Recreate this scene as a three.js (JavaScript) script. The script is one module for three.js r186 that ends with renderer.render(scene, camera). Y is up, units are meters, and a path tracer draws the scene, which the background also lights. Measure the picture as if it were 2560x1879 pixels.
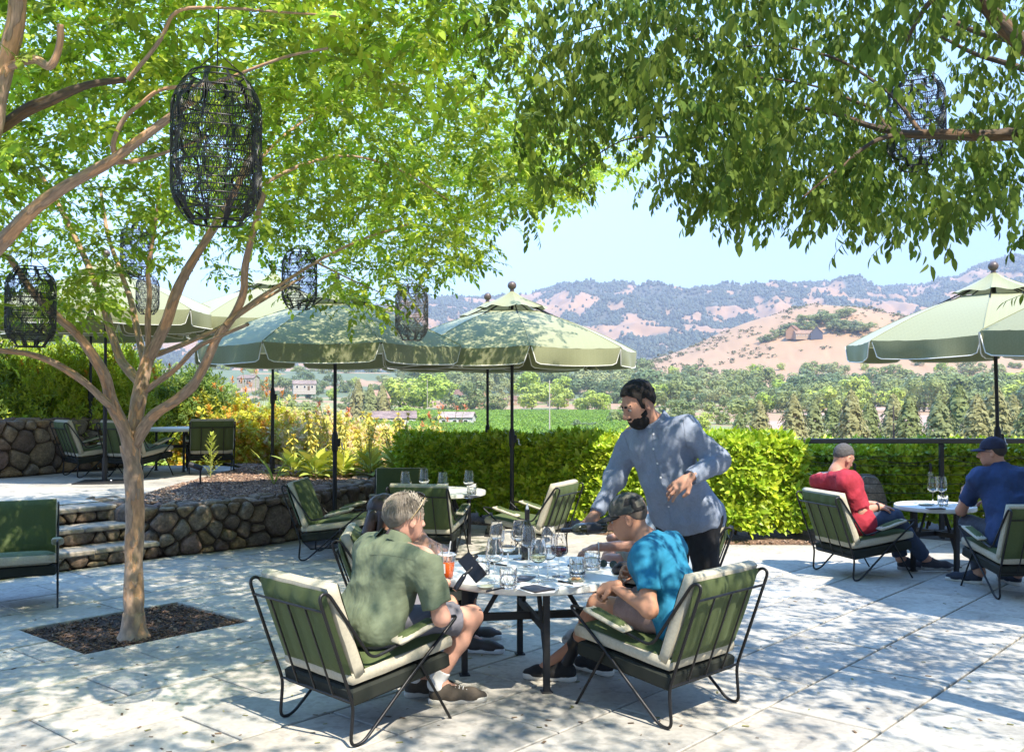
import * as THREE from 'three';
import { mergeGeometries, mergeVertices } from 'three/addons/utils/BufferGeometryUtils.js';

// ---------- camera, sky, sun, exposure ----------
const scene = new THREE.Scene();
const FPX = 2500, CXP = 1280, CYP = 939.5, EYE = 1.65, HORIZON = 980;
const PITCH = Math.atan((HORIZON - CYP) / FPX);
const camera = new THREE.PerspectiveCamera(2 * Math.atan(CYP / FPX) * 180 / Math.PI, 2560 / 1879, 0.05, 20000);
camera.position.set(0, EYE, 0);
camera.rotation.x = PITCH;
scene.add(camera);

const renderer = new THREE.WebGLRenderer({ antialias: true });
renderer.toneMapping = THREE.LinearToneMapping;
renderer.toneMappingExposure = 2.7;
renderer.shadowMap.enabled = true;

const SUN = new THREE.Vector3(0.32, 0.866, 0.385).normalize();   // high, over the photographer's right shoulder
const sun = new THREE.DirectionalLight(new THREE.Color(1.0, 0.92, 0.80), 4.1);
sun.position.copy(SUN).multiplyScalar(60); sun.target.position.set(0, 0, -8);
sun.castShadow = true; sun.shadow.radius = 1; sun.shadow.mapSize.set(4096, 4096);
Object.assign(sun.shadow.camera, { left: -20, right: 20, top: 20, bottom: -20, near: 1, far: 140 });
scene.add(sun, sun.target);

{ // clear summer sky: pale at the horizon, blue overhead
  const W = 256, H = 128, a = new Float32Array(W * H * 4);
  for (let j = 0; j < H; j++) for (let i = 0; i < W; i++) {
    const el = ((j + 0.5) / H - 0.5) * Math.PI, az = (i + 0.5) / W * 2 * Math.PI;
    const s = Math.max(0, Math.sin(el)), t = Math.pow(s, 0.62);
    const dir = new THREE.Vector3(Math.cos(el) * Math.cos(az), Math.sin(el), Math.cos(el) * Math.sin(az));
    const sunward = Math.max(0, dir.x * SUN.x + dir.y * SUN.y + dir.z * SUN.z);
    const m = 1 + 3.8 * Math.pow(sunward, 1.6);   // hazy summer air: the sunward half is the brighter one
    const hz = [0.17, 0.25, 0.375], zn = [0.062, 0.145, 0.335];
    for (let k = 0; k < 3; k++) a[(j * W + i) * 4 + k] = (hz[k] + (zn[k] - hz[k]) * t) * (el < 0 ? 0.45 : 1) * m;
    a[(j * W + i) * 4 + 3] = 1;
  }
  const t = new THREE.DataTexture(a, W, H, THREE.RGBAFormat, THREE.FloatType);
  t.mapping = THREE.EquirectangularReflectionMapping; t.magFilter = t.minFilter = THREE.LinearFilter; t.needsUpdate = true;
  scene.background = t; scene.environment = t;
}
scene.fog = new THREE.FogExp2(new THREE.Color(0.70, 0.80, 0.95), 0.00012);

// ---------- helpers ----------
const V = (x, y, z) => new THREE.Vector3(x, y, z);
const rng = (s) => () => { s |= 0; s = s + 0x6D2B79F5 | 0; let t = Math.imul(s ^ s >>> 15, 1 | s); t = t + Math.imul(t ^ t >>> 7, 61 | t) ^ t; return ((t ^ t >>> 14) >>> 0) / 4294967296; };
const lerp = (a, b, t) => a + (b - a) * t, clamp = (x, a, b) => Math.min(b, Math.max(a, x)), sstep = (a, b, x) => { const t = clamp((x - a) / (b - a), 0, 1); return t * t * (3 - 2 * t); };
const D2R = Math.PI / 180;
// photo pixel -> direction; P: the point seen there at a given distance ahead, G: where it meets the level y = h
function ray(px, py) { const x = (px - CXP) / FPX, y = (CYP - py) / FPX, s = Math.sin(PITCH), c = Math.cos(PITCH); return V(x, s + y * c, -(c - y * s)); }
function P(px, py, d) { const r = ray(px, py); return r.multiplyScalar(d / -r.z).add(V(0, EYE, 0)); }
function G(px, py, h = 0) { const r = ray(px, py); return r.multiplyScalar((h - EYE) / r.y).add(V(0, EYE, 0)); }
function toPixel(v) { const s = Math.sin(PITCH), c = Math.cos(PITCH), y = v.y - EYE, f = -v.z * c + y * s, u = y * c + v.z * s; return [CXP + FPX * v.x / f, CYP - FPX * u / f, f]; }
// the paving runs along two directions, a (away to the side) and b
const TH = 41 * D2R, SA = Math.sin(TH), CA = Math.cos(TH);
const AB = (a, b, y = 0) => V(a * SA - b * CA, y, -(a * CA + b * SA));
const toAB = (v) => [v.x * SA - v.z * CA, -v.x * CA - v.z * SA];

const taken = {};
function numbered(n) { const k = taken[n] = (taken[n] ?? -1) + 1; return k ? `${n}_${String(k).padStart(3, '0')}` : n; }
function tag(o, label, category, group) { o.userData.label = label; o.userData.category = category; if (group) o.userData.group = group; return o; }
function thing(name, label, category, pos, turn = 0, group) { const o = new THREE.Group(); o.name = numbered(name); scene.add(o); if (pos) o.position.copy(pos); o.rotation.y = turn; return tag(o, label, category, group); }
function part(name, geo, mat, parent) { const m = new THREE.Mesh(geo, mat); m.name = name; m.castShadow = m.receiveShadow = true; parent.add(m); return m; }
function solo(name, geo, mat, label, category, group) { const m = part(numbered(name), geo, mat, scene); return tag(m, label, category, group); }
function structure(name, geo, mat, parent) { const m = geo ? part(parent ? name : numbered(name), geo, mat, parent || scene) : new THREE.Group(); if (!geo) { m.name = numbered(name); scene.add(m); } m.userData.kind = 'structure'; return m; }
function dup(root, pos, turn, label, group) { const r = root.clone(); r.userData = { ...root.userData }; r.name = numbered(root.name.replace(/_\d\d\d$/, '')); scene.add(r); r.position.copy(pos); r.rotation.set(0, turn, 0); if (label) r.userData.label = label; if (group) r.userData.group = group; return r; }
function stuff(name, geo, mat, mats, colors, parent) {
  const m = new THREE.InstancedMesh(geo, mat, mats.length); mats.forEach((x, i) => { m.setMatrixAt(i, x); if (colors) m.setColorAt(i, colors[i]); });
  m.name = parent ? name : numbered(name); m.userData.kind = 'stuff'; m.castShadow = m.receiveShadow = true; (parent || scene).add(m); return m;
}
const plain = (g) => { let n = g.index ? g.toNonIndexed() : g; for (const k of Object.keys(n.attributes)) if (!['position', 'normal', 'uv'].includes(k)) n.deleteAttribute(k); if (!n.attributes.normal) n.computeVertexNormals(); if (!n.attributes.uv) boxUV(n); return n; };
const merge = (list) => mergeGeometries(list.map(plain));
const at = (g, x, y, z, rx = 0, ry = 0, rz = 0) => g.applyMatrix4(new THREE.Matrix4().compose(V(x, y, z), new THREE.Quaternion().setFromEuler(new THREE.Euler(rx, ry, rz)), V(1, 1, 1)));
function boxUV(g) { // metres, by the way each face points
  const p = g.attributes.position, n = g.attributes.normal, uv = new Float32Array(p.count * 2);
  for (let i = 0; i < p.count; i += 3) {
    let nx = 0, ny = 0, nz = 0; for (let k = 0; k < 3 && i + k < p.count; k++) { nx += n.getX(i + k); ny += n.getY(i + k); nz += n.getZ(i + k); }
    nx = Math.abs(nx); ny = Math.abs(ny); nz = Math.abs(nz);
    for (let k = 0; k < 3 && i + k < p.count; k++) { const x = p.getX(i + k), y = p.getY(i + k), z = p.getZ(i + k); const [u, v] = ny >= nx && ny >= nz ? [x, z] : nx >= nz ? [z, y] : [x, y]; uv[(i + k) * 2] = u; uv[(i + k) * 2 + 1] = v; }
  }
  g.setAttribute('uv', new THREE.BufferAttribute(uv, 2)); return g;
}
const uvBox = (g) => { const n = g.index ? g.toNonIndexed() : g; return boxUV(n); };
function geoFrom(pos, idx, uv) { const g = new THREE.BufferGeometry(); g.setAttribute('position', new THREE.Float32BufferAttribute(pos, 3)); if (uv) g.setAttribute('uv', new THREE.Float32BufferAttribute(uv, 2)); g.setIndex(idx); g.computeVertexNormals(); return g; }
const box = (w, h, d, x = 0, y = 0, z = 0, c) => at(c === 0 ? new THREE.BoxGeometry(w, h, d) : chamfer(w, h, d, c ?? Math.min(w, h, d) * 0.12), x, y, z);
function chamfer(w, h, d, c) { // box with cut edges
  const P8 = []; const rings = [[w / 2 - c, -h / 2, d / 2 - c], [w / 2, -h / 2 + c, d / 2], [w / 2, h / 2 - c, d / 2], [w / 2 - c, h / 2, d / 2 - c]];
  const pos = [], idx = [];
  for (const [a, y, b] of rings) pos.push(-a, y, -b, a, y, -b, a, y, b, -a, y, b);
  for (let r = 0; r < 3; r++) for (let k = 0; k < 4; k++) { const i = r * 4 + k, j = r * 4 + (k + 1) % 4; idx.push(i, i + 4, j, j, i + 4, j + 4); }
  idx.push(0, 1, 2, 0, 2, 3, 12, 14, 13, 12, 15, 14);
  const g = geoFrom(pos, idx).toNonIndexed(); g.computeVertexNormals(); return boxUV(g);
}
// tube along points, radius number or per-point array
function tube(pts, rad, sides = 6, closed = false, uvScale = 1, caps = true) {
  const n = pts.length, pos = [], idx = [], uv = []; let N = null, len = 0;
  const T = pts.map((p, i) => { const a = pts[closed ? (i + n - 1) % n : Math.max(0, i - 1)], b = pts[closed ? (i + 1) % n : Math.min(n - 1, i + 1)]; return b.clone().sub(a).normalize(); });
  const rows = closed ? n + 1 : n;
  for (let i = 0; i < rows; i++) {
    const k = i % n, t = T[k];
    if (!N) { N = V(0, 1, 0); if (Math.abs(t.y) > 0.9) N = V(1, 0, 0); }
    N = N.clone().addScaledVector(t, -N.dot(t)).normalize();
    const B = t.clone().cross(N), r = Array.isArray(rad) ? rad[k] : rad;
    if (i) len += pts[k].distanceTo(pts[(k + n - 1) % n]);
    for (let s = 0; s <= sides; s++) { const a = s / sides * 2 * Math.PI, c = Math.cos(a) * r, q = Math.sin(a) * r; pos.push(pts[k].x + N.x * c + B.x * q, pts[k].y + N.y * c + B.y * q, pts[k].z + N.z * c + B.z * q); uv.push(s / sides * uvScale, len); }
  }
  const w = sides + 1;
  for (let i = 0; i < rows - 1; i++) for (let s = 0; s < sides; s++) { const a = i * w + s; idx.push(a, a + 1, a + w, a + 1, a + w + 1, a + w); }
  if (!closed && caps) for (const [row, p] of [[0, pts[0]], [rows - 1, pts[n - 1]]]) { const c = pos.length / 3; pos.push(p.x, p.y, p.z); uv.push(0.5, 0); for (let s = 0; s < sides; s++) row ? idx.push(c, row * w + s, row * w + s + 1) : idx.push(c, s + 1, s); }
  return geoFrom(pos, idx, uv);
}
const smooth = (pts, n, closed = false) => new THREE.CatmullRomCurve3(pts, closed, 'centripetal').getPoints(n);
function fillet(pts, r, closed = false, steps = 5) { // round the corners of a polyline
  const out = [], n = pts.length;
  for (let i = 0; i < n; i++) {
    if (!closed && (i === 0 || i === n - 1)) { out.push(pts[i].clone()); continue; }
    const p = pts[i], a = pts[(i + n - 1) % n], b = pts[(i + 1) % n], da = a.clone().sub(p), db = b.clone().sub(p);
    const ra = Math.min(r, da.length() * 0.49), rb = Math.min(r, db.length() * 0.49);
    const A = p.clone().addScaledVector(da.normalize(), ra), B = p.clone().addScaledVector(db.normalize(), rb);
    for (let k = 0; k <= steps; k++) { const t = k / steps; out.push(A.clone().multiplyScalar((1 - t) * (1 - t)).addScaledVector(p, 2 * t * (1 - t)).addScaledVector(B, t * t)); }
  }
  return out;
}
const lathe = (prof, n = 20) => new THREE.LatheGeometry(prof.map(([r, y]) => new THREE.Vector2(r, y)), n);
// value noise
const hash3 = (x, y, z) => { let h = Math.imul(x, 374761393) + Math.imul(y, 668265263) + Math.imul(z, 2147483647 ^ 0x5bd1e995) | 0; h = Math.imul(h ^ h >>> 13, 1274126177); return ((h ^ h >>> 16) >>> 0) / 4294967296; };
function noise3(x, y, z) { const i = Math.floor(x), j = Math.floor(y), k = Math.floor(z), f = (t) => t * t * (3 - 2 * t), u = f(x - i), v = f(y - j), w = f(z - k); const h = (a, b, c) => hash3(i + a, j + b, k + c); return lerp(lerp(lerp(h(0, 0, 0), h(1, 0, 0), u), lerp(h(0, 1, 0), h(1, 1, 0), u), v), lerp(lerp(h(0, 0, 1), h(1, 0, 1), u), lerp(h(0, 1, 1), h(1, 1, 1), u), v), w); }
const fbm = (x, y, z, o = 4) => { let s = 0, a = 0.5, q = 0; for (let i = 0; i < o; i++) { s += a * noise3(x, y, z); q += a; a *= 0.5; x = x * 2.03 + 17.1; y = y * 2.03 + 3.7; z = z * 2.03 + 9.2; } return s / q; };
function tnoise(u, v, per, seed, oct = 4) { let s = 0, a = 0.5, q = 0; for (let o = 0; o < oct; o++) { const x = u * per, y = v * per, i = Math.floor(x), j = Math.floor(y), f = (t) => t * t * (3 - 2 * t), m = (n) => ((n % per) + per) % per; const h = (p, r) => hash3(m(i + p), m(j + r), seed + o * 31); const fu = f(x - i), fv = f(y - j); s += a * lerp(lerp(h(0, 0), h(1, 0), fu), lerp(h(0, 1), h(1, 1), fu), fv); q += a; a *= 0.55; per *= 2; } return s / q; }
function tex(n, fn, srgb = true, repeat = 1) { // tileable texture; fn(u, v) -> grey 0..1 or [r, g, b] 0..1 (sRGB values)
  const d = new Uint8Array(n * n * 4); for (let j = 0; j < n; j++) for (let i = 0; i < n; i++) { const c = fn(i / n, j / n), o = (j * n + i) * 4; for (let k = 0; k < 3; k++) d[o + k] = clamp(Array.isArray(c) ? c[k] : c, 0, 1) * 255; d[o + 3] = 255; }
  const t = new THREE.DataTexture(d, n, n); t.wrapS = t.wrapT = THREE.RepeatWrapping; t.magFilter = THREE.LinearFilter; t.minFilter = THREE.LinearMipmapLinearFilter; t.generateMipmaps = true; if (srgb) t.colorSpace = THREE.SRGBColorSpace; t.repeat.set(repeat, repeat); t.needsUpdate = true; return t;
}
const rgb = (r, g, b) => new THREE.Color().setRGB(r, g, b);
const std = (c, rough = 0.8, o = {}) => new THREE.MeshStandardMaterial({ color: Array.isArray(c) ? rgb(...c) : c, roughness: rough, ...o });
const phys = (c, rough, o = {}) => new THREE.MeshPhysicalMaterial({ color: Array.isArray(c) ? rgb(...c) : c, roughness: rough, ...o });
const leafMat = (c = [1, 1, 1], tr = 0.5, rough = 0.75) => phys(c, rough, { transmission: tr, thickness: 0, side: THREE.DoubleSide, specularIntensity: 0.35 });
const M4 = (p, q, s) => new THREE.Matrix4().compose(p, q, typeof s === 'number' ? V(s, s, s) : s);
const qe = (x, y, z) => new THREE.Quaternion().setFromEuler(new THREE.Euler(x, y, z, 'YXZ'));

// ---------- shared materials ----------
const T = {
  concrete: tex(512, (u, v) => { const a = tnoise(u, v, 4, 1, 5), b = tnoise(u, v, 64, 2, 2), s = tnoise(u, v, 24, 7, 2); const g = 0.86 + 0.26 * (a - 0.5) + 0.12 * (b - 0.5) - (s > 0.70 ? 0.07 : 0); return [g, g * 0.995, g * 0.98]; }, true, 0.7),
  grain: tex(256, (u, v) => 0.5 + 0.9 * (tnoise(u, v, 32, 5, 3) - 0.5), false, 2),
  rock: tex(256, (u, v) => { const a = tnoise(u, v, 4, 11, 5), b = tnoise(u, v, 32, 12, 2); const g = 0.72 + 0.5 * (a - 0.5) + 0.3 * (b - 0.5); return [g, g * 0.98, g * 0.95]; }, true, 2.2),
  rockB: tex(256, (u, v) => tnoise(u, v, 8, 13, 5), false, 2.2),
  bark: tex(256, (u, v) => { const p = tnoise(u, v, 6, 21, 4), q = tnoise(u, v, 24, 22, 3), k = p > 0.55 ? 1 : 0; const g = 0.84 + 0.35 * (q - 0.5); return [g * (k ? 1.0 : 0.86), g * (k ? 0.86 : 0.80), g * (k ? 0.72 : 0.74)]; }, true, 1),
  barkB: tex(256, (u, v) => tnoise(u, v, 16, 23, 4) * 0.6 + (tnoise(u, v, 6, 21, 3) > 0.55 ? 0 : 0.4), false, 1),
  weave: tex(128, (u, v) => { const n = 32; const x = u * n, y = v * n; const w = 0.5 + 0.25 * Math.cos(x * 2 * Math.PI) * ((Math.floor(y) & 1) ? 1 : -1) + 0.25 * Math.cos(y * 2 * Math.PI); return 0.88 + 0.10 * (w - 0.5) + 0.10 * (tnoise(u, v, 8, 31, 3) - 0.5); }, true, 12),
  cloth: tex(256, (u, v) => 0.93 + 0.16 * (tnoise(u, v, 5, 41, 4) - 0.5) + 0.06 * (tnoise(u, v, 64, 42, 1) - 0.5), true, 2.5),
  clothB: tex(256, (u, v) => tnoise(u, v, 3, 43, 4), false, 3),
  dirt: tex(256, (u, v) => { const a = tnoise(u, v, 5, 51, 5), b = tnoise(u, v, 48, 52, 2), g = 0.7 + 0.4 * (a - 0.5) + 0.5 * (b - 0.5); return [g, g * 0.93, g * 0.88]; }, true, 1.2),
};
const M = {
  steel: std([0.012, 0.012, 0.013], 0.42, { metalness: 0.3 }),
  steelMatt: std([0.02, 0.02, 0.021], 0.6, { metalness: 0.2 }),
  green: phys([0.085, 0.118, 0.036], 0.85, { map: T.weave, sheen: 0.4, sheenRoughness: 0.6, sheenColor: rgb(0.3, 0.4, 0.2) }),
  cream: std([0.56, 0.51, 0.38], 0.9, { map: T.weave }),
  sling: std([0.013, 0.017, 0.010], 0.85, { map: T.weave }),
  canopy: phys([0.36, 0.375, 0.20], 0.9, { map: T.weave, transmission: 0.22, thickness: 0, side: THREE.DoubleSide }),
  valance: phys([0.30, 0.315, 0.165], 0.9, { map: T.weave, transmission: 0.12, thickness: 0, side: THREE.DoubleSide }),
  piping: std([0.75, 0.74, 0.68], 0.8),
  stoneTop: std([0.70, 0.70, 0.64], 0.42, { bumpMap: T.grain, bumpScale: 0.0006 }),
  glass: phys([1, 1, 1], 0.02, { transmission: 1, thickness: 0, ior: 1.5, side: THREE.DoubleSide }),
  solidGlass: phys([1, 1, 1], 0.02, { transmission: 1, thickness: 0.02, ior: 1.5 }),
  white: std([0.75, 0.74, 0.72], 0.6), black: std([0.012, 0.012, 0.013], 0.35),
  bark: std([0.78, 0.62, 0.50], 0.9, { map: T.bark, bumpMap: T.barkB, bumpScale: 0.008 }),
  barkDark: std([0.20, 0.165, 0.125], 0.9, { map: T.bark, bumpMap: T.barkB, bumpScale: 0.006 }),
};
// ================= SETTING: ground, paving, walls =================
const rowB = [-4.0, -3.42, -2.83, -2.25, -1.66, -1.08, -0.49, 0.095, 0.68, 1.265, 1.85, 2.45, 3.03, 3.6, 4.11, 4.65, 5.17, 5.68, 6.19, 6.68, 7.17, 7.68, 8.2, 8.7, 9.2, 9.75, 10.3];
const PIT = { a0: 3.02, a1: 4.22, b0: 6.19, b1: 7.17 };
const hedgeD = (x) => x > 2.4 ? 11.05 : 11.05 + (2.4 - x) * 0.565;
const slabMats = [[0.50, 0.475, 0.42], [0.56, 0.53, 0.465], [0.46, 0.44, 0.395], [0.53, 0.495, 0.43], [0.49, 0.475, 0.425]].map((c) => std(c, 0.82, { map: T.concrete, bumpMap: T.grain, bumpScale: 0.0012 }));
function slabGeo(w, d, h, c = 0.005) { const g = chamfer(w, h, d, c); return g; }
{
  const patio = structure('patio'), R = rng(5);
  const bed = part('bedding', box(26, 0.1, 24, 0, -0.09, -4, 0), std([0.075, 0.068, 0.058], 0.95, { map: T.dirt }), patio);
  let rowI = 0;
  for (let r = 0; r < rowB.length - 1; r++, rowI++) {
    const b0 = rowB[r], b1 = rowB[r + 1], L = 1.035;
    const phase = (r % 2 === 0 ? 3.84 : 4.34) + (b0 > 3.7 ? -0.04 : 0);
    for (let k = -9; k < 14; k++) {
      let segs = [[phase + k * L, phase + (k + 1) * L]];
      if (b0 >= PIT.b0 - 0.01 && b1 <= PIT.b1 + 0.01) segs = segs.flatMap(([s, e]) => [[s, Math.min(e, PIT.a0)], [Math.max(s, PIT.a1), e]].filter(([x, y]) => y - x > 0.06));
      for (const [s, e] of segs) {
        const c = AB((s + e) / 2, (b0 + b1) / 2), d = -c.z;
        if (d < 2.4 || Math.abs(c.x) > 0.6 * d + 0.9 || d > hedgeD(c.x) + 0.35 || (b1 > 9.25 && (s + e) / 2 < 9.2) || c.x > 6.4) continue;
        const m = part('paver', slabGeo(e - s - 0.014, b1 - b0 - 0.014, 0.05), slabMats[Math.floor(R() * 5)], patio);
        const uv = m.geometry.attributes.uv, o1 = R(), o2 = R(); for (let i = 0; i < uv.count; i++) uv.setXY(i, uv.getX(i) + o1, uv.getY(i) + o2);
        m.position.copy(c).setY(-0.025 + (R() - 0.5) * 0.003); m.rotation.y = Math.PI / 2 - TH; m.rotation.z = (R() - 0.5) * 0.002; m.rotation.x = (R() - 0.5) * 0.002;
      }
    }
  }
  // paving that goes on behind the photographer
  part('paving_sheet', box(24, 0.03, 12, 0, -0.022, 3.8, 0), slabMats[0], patio);
}
// mulch in the tree pit
const chipGeo = box(1, 0.25, 0.38, 0, 0, 0, 0.06);
function mulch(parent, n, seed, place, lo = 0.015, hi = 0.05, cols = [[0.085, 0.05, 0.034], [0.13, 0.075, 0.05], [0.05, 0.033, 0.026], [0.19, 0.12, 0.08]]) {
  const R = rng(seed), ms = [], cs = []; for (let i = 0; i < n; i++) { const p = place(R); if (!p) continue; const s = lerp(lo, hi, R() * R()); ms.push(M4(p, qe((R() - 0.5) * 1.1, R() * 6.3, (R() - 0.5) * 1.1), V(s, s * 0.8, s * (0.6 + R())))); const c = cols[Math.floor(R() * cols.length)], k = 0.7 + 0.6 * R(); cs.push(rgb(c[0] * k, c[1] * k, c[2] * k)); }
  return stuff('bark_mulch', chipGeo, std([1, 1, 1], 0.95), ms, cs, parent);
}
{
  const pit = structure('tree_pit'); const c = AB((PIT.a0 + PIT.a1) / 2, (PIT.b0 + PIT.b1) / 2);
  const g = new THREE.PlaneGeometry(1.19, 0.97, 30, 26).rotateX(-Math.PI / 2); const p = g.attributes.position; for (let i = 0; i < p.count; i++) p.setY(i, -0.036 + 0.03 * fbm(p.getX(i) * 4, 3, p.getZ(i) * 4, 3)); g.computeVertexNormals();
  const soil = part('soil', g, std([0.07, 0.045, 0.032], 0.95, { map: T.dirt }), pit); soil.position.copy(c); soil.rotation.y = Math.PI / 2 - TH;
  mulch(pit, 3200, 8, (R) => { const a = lerp(PIT.a0 + 0.01, PIT.a1 - 0.01, R()), b = lerp(PIT.b0 + 0.01, PIT.b1 - 0.01, R()); return AB(a, b, -0.022 + 0.016 * R()); }, 0.012, 0.05);
}
// ---------- dry fieldstone masonry ----------
const stoneMats = [[0.235, 0.185, 0.15], [0.20, 0.165, 0.145], [0.26, 0.225, 0.185], [0.17, 0.14, 0.125], [0.30, 0.235, 0.165], [0.225, 0.205, 0.18], [0.21, 0.155, 0.14]].map((c) => std([c[0] * 1.55, c[1] * 1.42, c[2] * 1.3], 0.93, { map: T.rock, bumpMap: T.rockB, bumpScale: 0.012 }));
const stoneTan = [[0.42, 0.29, 0.16], [0.38, 0.30, 0.20], [0.45, 0.36, 0.25]].map((c) => std(c, 0.93, { map: T.rock, bumpMap: T.rockB, bumpScale: 0.012 }));
const mortar = std([0.17, 0.135, 0.105], 0.98, { map: T.dirt, bumpMap: T.rockB, bumpScale: 0.01 });
function clipHalf(poly, nx, ny, c) { const out = []; for (let i = 0; i < poly.length; i++) { const a = poly[i], b = poly[(i + 1) % poly.length], da = nx * a[0] + ny * a[1] - c, db = nx * b[0] + ny * b[1] - c; if (da <= 0) out.push(a); if ((da < 0 && db > 0) || (da > 0 && db < 0)) { const t = da / (da - db); out.push([a[0] + (b[0] - a[0]) * t, a[1] + (b[1] - a[1]) * t]); } } return out; }
function cells(W, H, size, seed, aspect = 1.25) {
  const R = rng(seed), seeds = []; const tries = W * H / (size * size) * 40;
  for (let i = 0; i < tries; i++) { const s = R() * W, h = R() * H, r = size * lerp(0.52, 1.12, R() * R() * 1.2); if (seeds.every((q) => Math.hypot((q[0] - s) / aspect, q[1] - h) > (q[2] + r) * 0.5)) seeds.push([s, h, r]); }
  const out = [];
  for (const q of seeds) {
    let poly = [[0, 0], [W, 0], [W, H], [0, H]];
    for (const o of seeds) { if (o === q) continue; const dx = o[0] - q[0], dy = o[1] - q[1], L = Math.hypot(dx, dy); if (L > size * 4) continue; const w = (L * L + q[2] * q[2] - o[2] * o[2]) / (2 * L); poly = clipHalf(poly, dx / L, dy / L, (dx * q[0] + dy * q[1]) / L + w); if (poly.length < 3) break; }
    if (poly.length >= 3) out.push(poly);
  }
  return out;
}
function stoneGeo(poly, map, bulge, gap, R) {
  let c = [0, 0]; poly.forEach((p) => { c[0] += p[0] / poly.length; c[1] += p[1] / poly.length; });
  for (let k = 0; k < 2; k++) { const q = []; for (let i = 0; i < poly.length; i++) { const a = poly[i], b = poly[(i + 1) % poly.length]; q.push([lerp(a[0], b[0], 0.22), lerp(a[1], b[1], 0.22)], [lerp(a[0], b[0], 0.78), lerp(a[1], b[1], 0.78)]); } poly = q; }
  const n = poly.length, rings = [[1, -0.05], [1, 0.25], [0.93, 0.62], [0.78, 0.86], [0.5, 0.99]], pos = [], idx = [], sx = R() * 50, tiltx = (R() - 0.5) * 0.35, tilty = (R() - 0.5) * 0.35;
  let rad = 0; poly.forEach((p) => { rad = Math.max(rad, Math.hypot(p[0] - c[0], p[1] - c[1])); });
  for (const [k, o] of rings) for (const p of poly) {
    const dx = p[0] - c[0], dy = p[1] - c[1], L = Math.hypot(dx, dy) || 1, s = Math.max(0.3, (L - gap) / L) * k; const x = c[0] + dx * s, y = c[1] + dy * s;
    const nz = (fbm(x * 9 + sx, y * 9, 1, 3) - 0.5); const out = bulge * o * (1 + 0.7 * nz + (tiltx * dx + tilty * dy) / rad * k) ; const v = map(x + nz * 0.01, y + nz * 0.01, out); pos.push(v.x, v.y, v.z);
  }
  const v = map(c[0], c[1], bulge * (1 + 0.6 * (fbm(c[0] * 9 + sx, c[1] * 9, 1, 3) - 0.5))); pos.push(v.x, v.y, v.z);
  for (let r = 0; r < rings.length - 1; r++) for (let i = 0; i < n; i++) { const a = r * n + i, b = r * n + (i + 1) % n; idx.push(a, b, a + n, b, b + n, a + n); }
  const last = (rings.length - 1) * n; for (let i = 0; i < n; i++) idx.push(last + i, last + (i + 1) % n, last + n);
  const g = geoFrom(pos, idx), m = g.toNonIndexed(); return boxUV(m);
}
function masonry(parent, W, H, size, seed, map, { bulge = 0.06, gap = 0.009, tan = 0.12, aspect = 1.25 } = {}) {
  const R = rng(seed * 7 + 3);
  for (const poly of cells(W, H, size, seed, aspect)) part('stone', stoneGeo(poly, map, bulge * lerp(0.75, 1.2, R()), gap, R), R() < tan ? stoneTan[Math.floor(R() * 3)] : stoneMats[Math.floor(R() * 7)], parent);
}
// masonry along a plan curve; stones face the side to the right of travel
function wallAlong(parent, plan, H, y0, size, seed, o = {}) {
  const curve = new THREE.CatmullRomCurve3(plan, false, 'centripetal'), L = curve.getLength(), th = o.thick ?? 0.36;
  const frame = (s) => { const u = clamp(s / L, 0, 1), p = curve.getPointAt(u), t = curve.getTangentAt(u); return [p, V(-t.z, 0, t.x)]; };
  const hAt = (s) => (o.h ? o.h(s / L) : 1) * H;
  masonry(parent, L, H, size, seed, (s, h, out) => { const [p, n] = frame(s); return V(p.x + n.x * out, y0 + h / H * hAt(s), p.z + n.z * out); }, o);
  if (o.cap !== false) masonry(parent, L, th, size * 1.05, seed + 50, (s, w, out) => { const [p, n] = frame(s); return V(p.x - n.x * (w - 0.02), y0 + hAt(s) - 0.03 + out, p.z - n.z * (w - 0.02)); }, { ...o, bulge: 0.05 });
  const core = [], idx = [], N = 40; for (let i = 0; i <= N; i++) { const s = L * i / N, [p, n] = frame(s), h = hAt(s) - 0.015; for (const [k, y] of [[0.012, y0 - 0.1], [0.012, y0 + h], [-th, y0 + h], [-th, y0 - 0.1]]) core.push(p.x + n.x * k, y, p.z + n.z * k); }
  for (let i = 0; i < N; i++) for (let k = 0; k < 3; k++) { const a = i * 4 + k; idx.push(a, a + 4, a + 1, a + 1, a + 4, a + 5); }
  idx.push(0, 1, 2, 0, 2, 3, N * 4, N * 4 + 2, N * 4 + 1, N * 4, N * 4 + 3, N * 4 + 2);
  part('mortar_core', boxUV(geoFrom(core, idx).toNonIndexed()), mortar, parent);
}
const TER = 0.51;   // level of the upper terrace
{
  const w = thing('planter_wall', 'low curved fieldstone wall holding up the mulch bed beside the steps', 'stone wall');
  wallAlong(w, [[5.08, 10.5], [5.1, 9.75], [5.3, 9.28], [6.0, 9.14], [7.0, 9.2], [8.0, 9.55], [8.9, 10.1], [9.6, 10.8]].map(([a, b]) => AB(a, b)).reverse().reverse(), 0.5, 0, 0.21, 4, { bulge: 0.075, thick: 0.4 });
  const u = thing('terrace_wall', 'taller fieldstone wall behind the upper terrace, below green bushes', 'stone wall');
  wallAlong(u, [V(-8.2, 0, -11.6), V(-7.4, 0, -12.5), V(-6.76, 0, -13.35), V(-6.35, 0, -14.2), V(-5.9, 0, -15.3)], 0.80, TER, 0.27, 9, { bulge: 0.08, tan: 0.3, thick: 0.42, h: (t) => 1 - 0.08 * t });
}
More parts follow.
